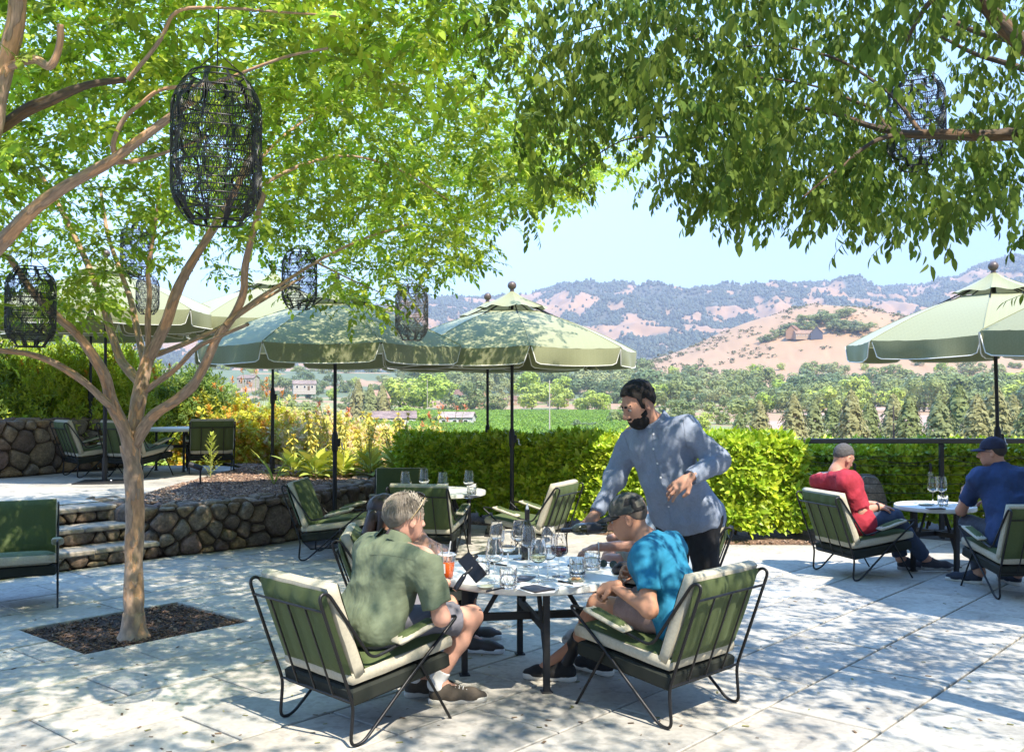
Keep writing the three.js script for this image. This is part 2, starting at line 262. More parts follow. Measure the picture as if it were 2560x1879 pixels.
// steps up to the terrace
{
  const st = thing('stone_steps', 'three fieldstone steps with pale treads leading up to the terrace', 'steps');
  const tread = std([0.40, 0.345, 0.28], 0.9, { map: T.concrete, bumpMap: T.rockB, bumpScale: 0.008 });
  [[9.22, 0, 0.17], [9.52, 0.17, 0.34], [9.86, 0.34, 0.5]].forEach(([b, y0, y1], i) => {
    const a0 = 0.6, a1 = i === 0 ? 5.22 : 5.1, o = AB(a0, b), t = V(SA, 0, -CA), n = V(CA, 0, SA);
    masonry(st, a1 - a0, y1 - y0 - 0.035, 0.18, 30 + i, (s, h, out) => V(o.x + t.x * s + n.x * out, y0 + h, o.z + t.z * s + n.z * out), { bulge: 0.05, tan: 0.2, aspect: 1.5 });
    // tread with an uneven front edge, in three slabs
    let s = a0; const R = rng(60 + i); while (s < a1 - 0.2) { const e = Math.min(a1, s + 0.9 + 0.7 * R()); const dep = (i < 2 ? 0.36 : 0.34); const m = part('tread', at(chamfer(e - s - 0.012, 0.05, dep, 0.012), 0, 0, 0), tread, st); m.position.copy(AB((s + e) / 2, b - 0.05 - 0.02 * R() + dep / 2, y1 - 0.022 - 0.004 * R())); m.rotation.y = Math.PI / 2 - TH; s = e; }
    part('mortar_core', at(box(a1 - a0, y1 - y0 - 0.03, 0.7, 0, 0, 0, 0), 0, 0, 0), mortar, st).position.copy(AB((a0 + a1) / 2, b + 0.36, (y0 + y1 - 0.03) / 2)); st.children[st.children.length - 1].rotation.y = Math.PI / 2 - TH;
  });
}
// upper terrace paving, cut along its garden edge
{
  const ter = structure('terrace'), R = rng(77);
  const edge = (x, d) => x - (-4.02 + 0.03 * (d - 11));          // > 0: garden side
  part('bedding', box(1, 1, 1, 0, 0, 0, 0), std([0.2, 0.18, 0.15], 0.95, { map: T.dirt }), ter);
  { const sh = new THREE.Shape(); const pts = [[-4.05, 10.9], [-3.92, 14.4], [-4.2, 15.2], [-5.0, 15.7], [-9.5, 15.7], [-9.5, 7.3]]; pts.forEach(([x, d], i) => i ? sh.lineTo(x, d) : sh.moveTo(x, d)); const g = new THREE.ExtrudeGeometry(sh, { depth: 0.5, bevelEnabled: false }).rotateX(-Math.PI / 2); g.translate(0, TER - 0.512, 0); ter.children[0].geometry = boxUV(g.index ? g.toNonIndexed() : g); }
  for (let r = 0; r < 14; r++) {
    const b0 = 10.16 + r * 0.585, b1 = b0 + 0.585;
    for (let k = -2; k < 11; k++) {
      const s = 0.3 + (r % 2) * 0.52 + k * 1.035, e = s + 1.035;
      let poly = [[s + 0.005, b0 + 0.005], [e - 0.005, b0 + 0.005], [e - 0.005, b1 - 0.005], [s + 0.005, b1 - 0.005]].map(([a, b]) => { const v = AB(a, b); return [v.x, -v.z]; });
      poly = clipHalf(poly, 1, -0.03, -4.02 - 0.33); if (poly.length > 2) poly = clipHalf(poly, 0, 1, 15.6); if (poly.length > 2) poly = clipHalf(poly, 0.55, 0.83, 10.4);
      if (poly.length < 3) continue; let cx = 0, cd = 0; poly.forEach((p) => { cx += p[0] / poly.length; cd += p[1] / poly.length; });
      if (cx < -0.55 * cd - 1.2) continue;
      const sh = new THREE.Shape(poly.map((p) => new THREE.Vector2(p[0], p[1]))); const g = new THREE.ExtrudeGeometry(sh, { depth: 0.03, bevelEnabled: true, bevelThickness: 0.003, bevelSize: 0.003, bevelSegments: 1, bevelOffset: -0.003 }).rotateX(-Math.PI / 2); g.translate(0, TER - 0.034, 0);
      part('paver', boxUV(g.index ? g.toNonIndexed() : g), slabMats[Math.floor(R() * 5)], ter);
    }
  }
}
// mulch bed between terrace, planter wall and hedge
function bedH(x, d) { return 0.47 + 0.04 * fbm(x * 1.5, 7, d * 1.5, 3) - 0.55 * sstep(15.5, 18.5, d) + 0.05 * sstep(-3, -4, x); }
const bedPoly = [AB(5.2, 9.5), AB(6, 9.36), AB(7, 9.42), AB(8, 9.78), AB(8.85, 10.3), AB(9.5, 11)];
{
  const bed = structure('mulch_bed'); const pos = [], idx = []; const NX = 40, ND = 40;
  const left = (t) => t < 0.78 ? V(-4.02, 0, -lerp(10.5, 14.9, t / 0.78)) : V(lerp(-4.02, -5.6, (t - 0.78) / 0.22), 0, -lerp(14.9, 17.5, (t - 0.78) / 0.22));
  const rc = new THREE.CatmullRomCurve3([...bedPoly, V(-1.3, 0, -14.6), V(0.3, 0, -16), V(1.5, 0, -17.5)]);
  for (let i = 0; i <= ND; i++) { const a = left(i / ND), b = rc.getPoint(i / ND); for (let j = 0; j <= NX; j++) { const p = a.clone().lerp(b, j / NX); pos.push(p.x, bedH(p.x, -p.z), p.z); } }
  for (let i = 0; i < ND; i++) for (let j = 0; j < NX; j++) { const q = i * (NX + 1) + j; idx.push(q, q + 1, q + NX + 1, q + 1, q + NX + 2, q + NX + 1); }
  part('soil', boxUV(geoFrom(pos, idx).toNonIndexed()), std([0.30, 0.215, 0.15], 0.95, { map: T.dirt }), bed);
  mulch(bed, 9000, 18, (R) => { const t = R(), a = left(t * 0.85), b = rc.getPoint(t * 0.85), p = a.lerp(b, R()); return V(p.x, bedH(p.x, -p.z) + 0.004, p.z); }, 0.015, 0.06, [[0.34, 0.22, 0.15], [0.24, 0.15, 0.10], [0.16, 0.10, 0.075], [0.40, 0.29, 0.21], [0.09, 0.07, 0.06]]);
  // soil strip along the foot of the hedge
  const hb = []; const hi = []; const N = 30; for (let i = 0; i <= N; i++) { const x = lerp(-2.9, 3.7, i / N), d = hedgeD(x); const wob = 0.05 * (fbm(x * 3, 1, 1, 3) - 0.5); for (const [o, y] of [[-0.22 + wob, 0.002], [-0.12, 0.035], [0.5, 0.06], [1.6, 0.02]]) hb.push(x, y, -(d + o)); }
  for (let i = 0; i < N; i++) for (let k = 0; k < 3; k++) { const q = i * 4 + k; hi.push(q, q + 4, q + 1, q + 1, q + 4, q + 5); }
  part('soil', boxUV(geoFrom(hb, hi).toNonIndexed()), std([0.30, 0.215, 0.15], 0.95, { map: T.dirt, side: THREE.DoubleSide }), bed);
  mulch(bed, 3500, 19, (R) => { const x = lerp(-2.8, 3.7, R()), d = hedgeD(x) - 0.24 + 0.55 * R(); return V(x, 0.03, -d); }, 0.012, 0.045, [[0.34, 0.22, 0.15], [0.24, 0.15, 0.10], [0.16, 0.10, 0.075], [0.40, 0.29, 0.21], [0.09, 0.07, 0.06]]);
}

// a few fallen leaves on the paving
{ const R = rng(66), ms = [], cs = [], g = box(1, 0.08, 0.4, 0, 0, 0, 0); for (let i = 0; i < 420; i++) { const d = 3.6 + 8 * R() * R(), x = (R() - 0.5) * 1.15 * d; if (d > hedgeD(x) - 0.4 || toAB(V(x, 0, -d))[1] > 9) continue; const s = 0.012 + 0.022 * R(); ms.push(M4(V(x, 0.003, -d), qe(0, R() * 6.3, 0), V(s, s * 0.6, s))); const k = 0.5 + R(); cs.push(R() < 0.5 ? rgb(0.14 * k, 0.09 * k, 0.05 * k) : rgb(0.2 * k, 0.19 * k, 0.06 * k)); } tag(stuff('fallen_leaves', g, std([1, 1, 1], 0.9), ms, cs), 'small dry leaves scattered over the paving', 'fallen leaves'); }
// ================= TREES AND PLANTS =================
// a pointed leaf, folded along its rib, lying along +z
function leafGeo(l, w, fold = 0.25, droop = 0.12) {
  const pos = [], idx = [], st = [[0, 0.06], [0.22, 0.8], [0.5, 1], [0.78, 0.6], [1, 0]];
  for (const [t, k] of st) { const y = -droop * l * t * t; pos.push(-w / 2 * k, y + fold * w / 2 * k, l * t, 0, y, l * t, w / 2 * k, y + fold * w / 2 * k, l * t); }
  for (let i = 0; i < 4; i++) for (let k = 0; k < 2; k++) { const a = i * 3 + k; if (i < 3) idx.push(a, a + 3, a + 1, a + 1, a + 3, a + 4); else idx.push(a, a + 4, a + 1); }
  return geoFrom(pos, idx, new Array(30).fill(0.5));
}
// leaf places along a drooping spray of length L (local +z, drooping -y)
function sprayPlaces(R, n, L, flat = 0) {
  const out = []; for (let i = 0; i < n; i++) { const t = (i + 0.6) / n, side = i % 2 ? 1 : -1, s = lerp(1.0, 0.75, t) * (0.75 + 0.5 * R()); const p = V(side * 0.006, -0.30 * L * t * t, L * t); out.push(M4(p, qe(lerp(0.35, -0.35, flat) + 0.9 * R() + t * lerp(0.5, 0.2, flat), side * (0.9 - 0.5 * t + 0.5 * (R() - 0.5)), side * 0.5 * (R() - 0.3)), s)); }
  out.push(M4(V(0, -0.3 * L, L), qe(0.8, (R() - 0.5) * 0.4, 0), 0.95)); return out;
}
const elmLeaf = leafGeo(0.066, 0.030), broadLeaf = leafGeo(0.060, 0.033);
function makeSpray(seed, n, L, flat = 0, leaf = elmLeaf) { const R = rng(seed), pl = sprayPlaces(R, n, L, flat), gs = pl.map((m) => plain(leaf.clone()).applyMatrix4(m)); const st = []; for (let i = 0; i <= 3; i++) { const t = i / 3; st.push(V(0, -0.30 * L * t * t, L * t)); } gs.push(plain(tube(st, 0.0016, 3, false, 1, false))); return { geo: mergeGeometries(gs), places: pl, leaf }; }
const SPRAYS = [[1, 11, 0.26], [2, 13, 0.30], [3, 9, 0.22], [4, 12, 0.28]].map((a) => makeSpray(...a));
const FLAT = [[5, 11, 0.26, 1, broadLeaf], [6, 13, 0.30, 1, broadLeaf], [7, 9, 0.24, 0.7, broadLeaf], [8, 12, 0.28, 0.6, broadLeaf]].map((a) => makeSpray(...a));
const inPoly = (x, y, p) => { let c = false; for (let i = 0, j = p.length - 1; i < p.length; j = i++) if ((p[i][1] > y) !== (p[j][1] > y) && x < (p[j][0] - p[i][0]) * (y - p[i][1]) / (p[j][1] - p[i][1]) + p[i][0]) c = !c; return c; };
const limb = (pts, r0, r1, sides = 8, n) => { const c = smooth(pts, n ?? pts.length * 5); return tube(c.map((p, i) => { const k = i / (c.length - 1), w = 0.006 * (1 - k); return p.clone().add(V((noise3(p.x * 9, p.y * 9, p.z * 9) - 0.5) * w, 0, (noise3(p.x * 9 + 5, p.y * 9, p.z * 9) - 0.5) * w)); }), c.map((p, i) => lerp(r0, r1, Math.pow(i / (c.length - 1), 0.8)) * (0.9 + 0.25 * noise3(p.x * 12, p.y * 12, p.z * 12))), sides, false, 1); };
const px = (list, d0, d1) => list.map(([x, y], i) => P(x, y, lerp(d0, d1, i / Math.max(1, list.length - 1))));
// outlines (photo pixels) the pruned crowns keep to inside the picture
const MASK_L = [[-400, -400], [1300, -400], [1290, 120], [1310, 220], [1400, 290], [1500, 330], [1600, 350], [1640, 420], [1540, 470], [1420, 530], [1330, 560], [1260, 600], [1190, 560], [1230, 640], [1262, 690], [1190, 680], [1090, 740], [1030, 800], [900, 830], [820, 810], [700, 790], [640, 720], [560, 740], [420, 700], [330, 720], [240, 830], [130, 870], [-100, 850], [-400, 850]];
const MASK_R = [[1150, -400], [1160, 60], [1190, 150], [1240, 225], [1330, 330], [1310, 340], [1330, 420], [1250, 480], [1240, 560], [1290, 600], [1330, 590], [1390, 520], [1450, 470], [1470, 390], [1560, 330], [1640, 380], [1620, 480], [1680, 540], [1760, 540], [1850, 580], [1900, 570], [1960, 540], [2060, 570], [2160, 600], [2230, 600], [2290, 620], [2380, 560], [2440, 600], [2500, 560], [3000, 600], [3000, -400]];
function pruned(v, mask) { if (v.z > -0.3) return true; const [x, y] = toPixel(v); if (x < -80 || x > 2640 || y < -60 || y > 1960) return true; return mask ? inPoly(x, y, mask) : false; }
// crown: sprays through a set of ellipsoids [cx, cy, cz, rx, ry, rz, count]
function crown(parent, blobs, mask, seed, mat, tint, nOwn, minD = 2.6, { sprays = SPRAYS, size = 1, keep, pitch = 0.25, clear = [] } = {}) {
  const R = rng(seed), list = sprays.map(() => [[], []]), own = [];
  for (const [cx, cy, cz, rx, ry, rz, n, need] of blobs) {
    const clumps = []; for (let i = 0; i < Math.max(6, n / 22); i++) { let p; do p = V(R() * 2 - 1, R() * 2 - 1, R() * 2 - 1); while (p.length() > 1); p.multiplyScalar(Math.pow(p.length(), -0.25)); clumps.push([V(cx + p.x * rx, cy + p.y * ry, cz + p.z * rz), R() * 6.3, 0.8 + 0.4 * R()]); }
    for (let i = 0; i < n; i++) {
      const [c, dir, tone] = clumps[Math.floor(R() * clumps.length)];
      const p = c.clone().add(V((R() + R() + R() - 1.5) * 0.62, (R() + R() - 1) * 0.26, (R() + R() + R() - 1.5) * 0.62));
      if (p.distanceTo(camera.position) < minD || !pruned(p, mask) || !pruned(p.clone().add(V(0, -0.12, 0)), mask)) continue;
      if (need && toPixel(p)[1] > 0 && p.z < -0.3 && Math.abs(toPixel(p)[0] - 1280) < 1280) continue;
      const yaw = R() < 0.5 ? dir + (R() - 0.5) * 1.6 : R() * 6.3, k = Math.floor(R() * 4), s = size * (0.65 + 0.7 * R()); { const q = toPixel(p); let hid = false; if (q[2] > 0) for (const [pts, d, rad] of clear) { if (q[2] > d) continue; for (let e = 0; e < pts.length - 1 && !hid; e++) { const [x0, y0] = pts[e], [x1, y1] = pts[e + 1], L2 = (x1 - x0) ** 2 + (y1 - y0) ** 2, tt = clamp(((q[0] - x0) * (x1 - x0) + (q[1] - y0) * (y1 - y0)) / L2, 0, 1); if (Math.hypot(q[0] - x0 - (x1 - x0) * tt, q[1] - y0 - (y1 - y0) * tt) < rad) hid = true; } if (hid) break; } if (hid && R() < 0.92) continue; } if (keep) { const q = toPixel(p); if (q[2] > 0 && R() > keep(q[0], q[1])) continue; } const m = M4(p, qe(pitch + 0.9 * (R() - 0.35), yaw, (R() - 0.5) * 0.8), s); const col = tint(R, tone);
      list[k][0].push(m); list[k][1].push(col); if (nOwn && p.z < 0) { const q = toPixel(p); if (q[0] > 0 && q[0] < 2560 && q[1] > 0) own.push([p.distanceTo(camera.position), k, list[k][0].length - 1]); }
    }
  }
  own.sort((a, b) => a[0] - b[0]); let left = nOwn; const drop = new Set(), leafMats = {};
  for (const [, k, i] of own) { // the largest leaves in the picture are leaves of their own
    if (left < 12) break; drop.add(k * 1e6 + i); const col = list[k][1][i], key = [0, 1, 2][Math.floor(hash3(i, k, 3) * 3)]; leafMats[key] ??= (() => { const m = mat.clone(); m.color = m.color.clone().multiply(col); return m; })();
    for (const pl of sprays[k].places) { if (--left < 0) break; const m = part('leaf', sprays[k].leaf, leafMats[key], parent); new THREE.Matrix4().multiplyMatrices(list[k][0][i], pl).decompose(m.position, m.quaternion, m.scale); }
  }
  list.forEach(([ms, cs], k) => { const f = ms.map((m, i) => [m, cs[i]]).filter((_, i) => !drop.has(k * 1e6 + i)); if (f.length) stuff('crown', sprays[k].geo, mat, f.map((x) => x[0]), f.map((x) => x[1]), parent); });
  console.log(parent.name, 'sprays', list.reduce((s, l) => s + l[0].length, 0));
}
const airy = (x, y) => { let k = y < 400 ? 0.88 : lerp(0.88, 0.2, sstep(400, 740, y)); if (x < 300 && y > 560) k = Math.max(k, 0.55); if (x > 640 && x < 900 && y > 600) k = Math.max(k, 0.40); if (x > 930 && y > 480) k = Math.max(k, 0.6); return k; };
const yellowGreen = (R, tone) => { const t = R(), k = tone * (0.5 + 0.75 * R()); return rgb(lerp(0.27, 0.52, t) * k, lerp(0.45, 0.60, t) * k, lerp(0.03, 0.045, t) * k); };
const deepGreen = (R, tone) => { const t = R(), k = tone * (0.7 + 0.5 * R()); return rgb(lerp(0.095, 0.19, t) * k, lerp(0.165, 0.255, t) * k, lerp(0.022, 0.034, t) * k); };
const elmMat = leafMat([1, 1, 1], 0.55, 0.7), elmDark = leafMat([1, 1, 1], 0.45, 0.8); elmDark.specularIntensity = 0.2;
{ // the tree in the square pit
  const t = thing('shade_tree', 'shade tree with forked tan trunk growing from the square mulch pit', 'tree', V(0, 0, 0));
  const L = [];
  L.push(limb([P(333, 1600, 6.82), P(334, 1520, 6.82), P(334, 1400, 6.82), P(337, 1290, 6.81), P(333, 1190, 6.8), P(322, 1110, 6.8)], 0.066, 0.058, 14, 40));
  // root flare
  L.push(tube(smooth([P(333, 1602, 6.82), P(333, 1575, 6.82), P(334, 1530, 6.82)], 10), [0.125, 0.12, 0.112, 0.103, 0.095, 0.089, 0.084, 0.08, 0.077, 0.074, 0.07], 14));
  part('trunk', merge(L), M.bark, t);
  const lim = (pts, d0, d1, r0, r1, m = M.bark) => part('limb', limb(px(pts, d0, d1), r0, r1, 9), m, t);
  lim([[330, 1150], [309, 1071], [280, 1008], [263, 944], [229, 885], [186, 830], [152, 800], [90, 740], [20, 640]], 6.8, 6.2, 0.048, 0.02);
  lim([[275, 1015], [212, 957], [140, 910], [72, 885], [0, 876], [-90, 860]], 6.55, 6.1, 0.027, 0.014);
  lim([[331, 1160], [336, 1075], [347, 995], [360, 931], [377, 870]], 6.82, 6.9, 0.056, 0.045);
  lim([[352, 960], [325, 930], [302, 900], [280, 838], [258, 762], [225, 677], [203, 626], [150, 520], [90, 420]], 6.88, 7.5, 0.038, 0.018);
  lim([[362, 920], [345, 840], [325, 745], [305, 690], [270, 590], [250, 470]], 6.92, 7.8, 0.028, 0.012);
  lim([[372, 900], [369, 804], [373, 728], [369, 677], [385, 580], [400, 450]], 6.9, 6.6, 0.023, 0.01);
  lim([[375, 890], [415, 804], [445, 719], [487, 643], [540, 560], [600, 450], [640, 330]], 6.88, 6.3, 0.042, 0.018);
  lim([[380, 890], [449, 864], [508, 838], [559, 813], [640, 760], [760, 690]], 6.9, 7.6, 0.021, 0.01);
  lim([[365, 975], [441, 919], [487, 872], [534, 847], [620, 810]], 6.85, 6.2, 0.022, 0.01);
  lim([[335, 1110], [381, 1040], [441, 999], [483, 961], [513, 910], [542, 847], [585, 787], [608, 732], [612, 669], [627, 600], [660, 480]], 6.8, 6.1, 0.042, 0.017);
  lim([[563, 813], [636, 753], [695, 715], [790, 655], [900, 600], [1020, 560]], 6.3, 6.8, 0.018, 0.006);
  lim([[790, 655], [880, 700], [960, 735]], 6.6, 7.6, 0.008, 0.003);
  lim([[640, 470], [760, 410], [880, 390], [1010, 430], [1120, 500]], 6.2, 6.8, 0.014, 0.004);
  lim([[600, 450], [720, 330], [860, 250], [1000, 210], [1150, 230]], 6.3, 7.0, 0.013, 0.004);
  crown(t, [[-2.6, 3.55, -7.0, 2.8, 1.75, 2.3, 6200], [-0.9, 3.55, -8.6, 2.0, 1.35, 1.7, 3000], [-3.6, 2.75, -6.8, 1.5, 0.9, 1.2, 800], [-0.5, 3.3, -10.2, 1.5, 0.9, 0.9, 800], [0.4, 3.9, -9.6, 1.0, 0.6, 0.9, 400]], MASK_L, 11, elmMat, yellowGreen, 200, 2.6, { sprays: FLAT, pitch: -0.12, size: 0.86, keep: airy, clear: [[[[748, 640], [748, 770]], 8.2, 70], [[[1029, 720], [1029, 850]], 9.8, 60], [[[340, 600], [340, 690]], 8.2, 40], [[[75, 690], [75, 860]], 6.1, 60], [[[540, 240], [540, 540]], 4.3, 130]] });
}
{ // the tree whose limbs reach in from beyond the frame
  const t = thing('shade_tree', 'shade tree whose pale limb reaches out beside the big woven lantern', 'tree');
  part('trunk', merge([limb([V(-3.15, -0.05, -4.5), V(-3.12, 0.7, -4.5), V(-3.0, 1.5, -4.5), P(-80, 690, 4.5)], 0.085, 0.05, 12), tube([V(-3.15, -0.06, -4.5), V(-3.15, 0.12, -4.5)], [0.14, 0.09], 12)]), M.bark, t);
  const lim = (pts, d0, d1, r0, r1) => part('limb', limb(px(pts, d0, d1), r0, r1, 9), M.bark, t);
  lim([[-80, 690], [0, 610], [85, 521], [169, 462], [254, 415], [288, 394], [339, 356], [402, 309], [480, 250]], 4.5, 4.4, 0.036, 0.016);
  lim([[288, 394], [282, 360], [313, 292], [352, 258], [398, 225], [530, 208], [614, 178], [720, 140], [820, 120]], 4.45, 4.2, 0.013, 0.005);
  lim([[288, 405], [339, 402], [424, 377], [520, 340]], 4.45, 4.7, 0.013, 0.006);
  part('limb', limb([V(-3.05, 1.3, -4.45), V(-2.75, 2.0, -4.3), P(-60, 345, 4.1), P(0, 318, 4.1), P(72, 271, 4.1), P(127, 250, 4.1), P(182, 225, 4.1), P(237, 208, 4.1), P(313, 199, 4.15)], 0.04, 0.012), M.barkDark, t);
  part('limb', limb([V(-2.75, 2.0, -4.3), P(-40, 380, 4.0), P(-8, 240, 4.0), P(14, 150, 4.0), P(38, 60, 3.95), P(46, -60, 3.9), P(60, -200, 3.9)], 0.045, 0.03), M.bark, t);
  lim([[5, 170], [85, 148], [125, 165], [148, 110], [150, 60]], 4.0, 3.9, 0.02, 0.012);
  lim([[320, 200], [400, 100], [440, 30], [560, 20], [700, 30], [860, 40]], 4.1, 4.0, 0.010, 0.004);
  crown(t, [[-2.4, 3.75, -4.5, 2.1, 1.15, 1.6, 1700], [-1.1, 3.6, -4.6, 1.3, 0.75, 1.1, 700]], MASK_L, 12, elmMat, yellowGreen, 200, 3.2, { sprays: FLAT, pitch: -0.12, size: 0.88, keep: airy, clear: [[[[540, 240], [540, 540]], 4.3, 130], [[[0, 610], [169, 462], [288, 394], [402, 309]], 4.6, 55], [[[0, 318], [127, 250], [313, 199]], 4.2, 45], [[[10, 240], [46, 0]], 4.0, 60]] });
}
{ // the tree on the railing side
  const t = thing('shade_tree', 'shade tree with dark leaves whose limbs reach over the red shirted guest', 'tree');
  part('trunk', merge([limb([V(3.45, -0.05, -3.9), V(3.4, 0.8, -3.9), V(3.3, 1.7, -4.0), V(3.05, 2.5, -4.3)], 0.10, 0.07, 12), tube([V(3.45, -0.06, -3.9), V(3.45, 0.12, -3.9)], [0.16, 0.105], 12)]), M.bark, t);
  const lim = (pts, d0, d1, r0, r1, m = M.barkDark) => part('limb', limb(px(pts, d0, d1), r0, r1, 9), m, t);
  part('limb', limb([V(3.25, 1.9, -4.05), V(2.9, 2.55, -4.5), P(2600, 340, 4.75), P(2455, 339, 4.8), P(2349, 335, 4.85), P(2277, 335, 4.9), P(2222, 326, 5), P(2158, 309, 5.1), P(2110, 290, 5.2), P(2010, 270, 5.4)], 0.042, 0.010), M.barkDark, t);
  lim([[2256, 335], [2201, 347], [2150, 377], [2108, 415], [2061, 449], [2000, 500]], 4.9, 4.8, 0.013, 0.004);
  lim([[2222, 320], [2180, 271], [2129, 250], [2074, 225], [1960, 200], [1830, 190]], 5, 5.6, 0.012, 0.004);
  lim([[2300, 330], [2239, 246], [2180, 199], [2095, 148], [2010, 127], [1938, 114], [1800, 120]], 4.9, 5.9, 0.012, 0.004);
  part('limb', limb([V(3.15, 2.2, -4.15), V(2.75, 2.9, -4.3), P(2590, 130, 4.4), P(2531, 85, 4.4), P(2489, 42, 4.4), P(2440, -20, 4.4), P(2350, -150, 4.5)], 0.05, 0.03), M.barkDark, t);
  lim([[2560, 105], [2500, 95], [2440, 78], [2360, 40]], 4.4, 4.7, 0.02, 0.01);
  lim([[2570, 175], [2497, 152], [2442, 136], [2350, 90]], 4.7, 5.0, 0.016, 0.008);
  lim([[2252, 140], [2286, 64], [2340, -10], [2420, -60]], 4.7, 4.5, 0.008, 0.014);
  lim([[1800, 120], [1640, 60], [1480, 70], [1330, 130]], 5.8, 6.0, 0.008, 0.003);
  lim([[2010, 270], [1850, 300], [1700, 340], [1560, 350], [1420, 440]], 5.4, 5.4, 0.008, 0.003);
  crown(t, [[2.4, 3.5, -5.2, 2.5, 1.25, 1.9, 3900], [0.9, 3.4, -5.4, 1.5, 0.95, 1.3, 1500], [2.6, 2.75, -4.9, 1.6, 0.55, 1.0, 900], [1.4, 2.9, -5.1, 1.0, 0.4, 0.8, 420]], MASK_R, 13, elmDark, deepGreen, 290, 2.6, { size: 0.84, keep: (x, y) => y < 250 ? 0.66 : 0.5, clear: [[[[2600, 340], [2277, 335], [2116, 292]], 4.9, 42], [[[2256, 335], [2150, 377], [2061, 449]], 4.9, 34], [[[2560, 110], [2489, 42], [2451, 0]], 4.5, 60], [[[2300, 330], [2180, 199], [2095, 148], [1938, 114]], 5.2, 26], [[[2292, 200], [2292, 410]], 5.75, 95], [[[2222, 320], [2129, 250], [1960, 200]], 5.2, 24]] });
}
{ // the tree at the photographer's back, which dapples the paving
  const t = thing('shade_tree', 'shade tree behind the photographer that dapples the paving', 'tree');
  part('trunk', limb([V(1.5, -0.05, 1.9), V(1.45, 1.2, 1.9), V(1.3, 2.4, 1.7)], 0.09, 0.07, 12), M.bark, t);
  for (const [x, y, z] of [[-0.6, 4.4, -0.6], [2.4, 4.4, -0.9], [0.6, 4.7, -1.6], [3.0, 4.2, 1.2], [-0.8, 4.3, 1.6], [1.4, 4.8, 3.2]]) part('limb', limb([V(1.34, 2.3, 1.75), V(lerp(1.4, x, 0.4), 3.2, lerp(1.7, z, 0.35)), V(x, y, z)], 0.05, 0.012, 8), M.bark, t);
  crown(t, [[0.8, 4.5, -0.6, 3.4, 1.1, 2.4, 1450], [2.4, 4.4, 0.6, 1.6, 0.8, 1.6, 500]], null, 14, elmMat, deepGreen, 0, 1.9);
}
// ---------- hedge ----------
const laurelLeaf = leafGeo(0.085, 0.034, 0.2, 0.1);
function tuftGeo(seed, n, leaf, up = 0.5) { const R = rng(seed), gs = []; for (let i = 0; i < n; i++) { const m = M4(V((R() - 0.5) * 0.03, i * 0.008, (R() - 0.5) * 0.03), qe(-up - 0.7 * R(), i * 2.4 + R(), 0), 0.7 + 0.5 * R()); gs.push(plain(leaf.clone()).applyMatrix4(m)); } return mergeGeometries(gs); }
const TUFTS = [1, 2, 3].map((s) => tuftGeo(s, 7, laurelLeaf));
const laurelMat = leafMat([1, 1, 1], 0.45, 0.42); laurelMat.specularIntensity = 0.7;
const upTo = (n) => new THREE.Quaternion().setFromUnitVectors(V(0, 1, 0), n);
function hedge(name, label, x0, x1, frontD, h0, depth, count, seed, tint, dz = 0) {
  const t = thing(name, label, 'hedge'), R = rng(seed), sets = TUFTS.map(() => [[], []]);
  for (let i = 0; i < count; i++) {
    const x = lerp(x0, x1, R()), f = frontD(x) + 0.12 * (fbm(x * 2, seed, 3, 3) - 0.5) * 2, H = h0(x) + 0.10 * (fbm(x * 3, 2, seed, 3) - 0.5);
    let p, n; const w = R();
    if (w < 0.48) { const y = lerp(0.1, H, Math.pow(R(), 0.75)); p = V(x, y, -(f - 0.05 + R() * R() * 0.35)); n = V((R() - 0.5), 0.35 + 0.5 * R(), 0.8); }
    else if (w < 0.92) { p = V(x, H - R() * R() * 0.25, -(f + R() * depth)); n = V((R() - 0.5) * 0.9, 1, (R() - 0.5) * 0.9); }
    else { const e = R() < 0.5 ? x0 : x1; p = V(e + (R() - 0.5) * 0.15, lerp(0.1, H, R()), -(frontD(e) + R() * depth)); n = V(e === x0 ? -1 : 1, 0.5, R() - 0.5); }
    const lump = fbm(p.x * 4, p.y * 4, p.z * 4, 3) - 0.5; p.addScaledVector(n.normalize(), lump * 0.2);
    const q = upTo(n).multiply(qe((R() - 0.5) * 0.7, R() * 6.3, (R() - 0.5) * 0.7)); const k = Math.floor(R() * 3); sets[k][0].push(M4(p, q, 0.9 + 0.6 * R())); sets[k][1].push(tint(R, p, n));
  }
  sets.forEach(([m, c], k) => stuff('foliage', TUFTS[k], laurelMat, m, c, t));
  // branchy core so no light leaks straight through
  const core = []; for (let i = 0; i <= 24; i++) { const x = lerp(x0 + 0.1, x1 - 0.1, i / 24); for (let j = 0; j < 2; j++) { const f = frontD(x) + 0.25 + j * depth * 0.5; const s = []; for (let k = 0; k <= 4; k++) s.push(V(x + (R() - 0.5) * 0.1 * k, k / 4 * (h0(x) - 0.15), -(f + (R() - 0.5) * 0.1 * k))); core.push(tube(s, [0.018, 0.014, 0.01, 0.008, 0.005], 5)); } }
  part('stems', merge(core), M.barkDark, t);
  return t;
}
const laurelTint = (R) => { const t = R(), k = 0.75 + 0.5 * R(); return rgb(lerp(0.30, 0.62, t) * k, lerp(0.48, 0.68, t) * k, lerp(0.03, 0.05, t) * k); };
const hedgeTop = (x) => lerp(0.94, 1.07, clamp((x + 2.3) / 5, 0, 1));
hedge('laurel_hedge', 'clipped laurel hedge with bright new leaves behind the waiter', -1.42, 3.15, hedgeD, hedgeTop, 0.9, 14000, 21, laurelTint);
hedge('laurel_hedge', 'laurel hedge growing outside the cable railing', 3.3, 8.2, () => 11.75, () => 0.94, 0.8, 8500, 22, laurelTint);
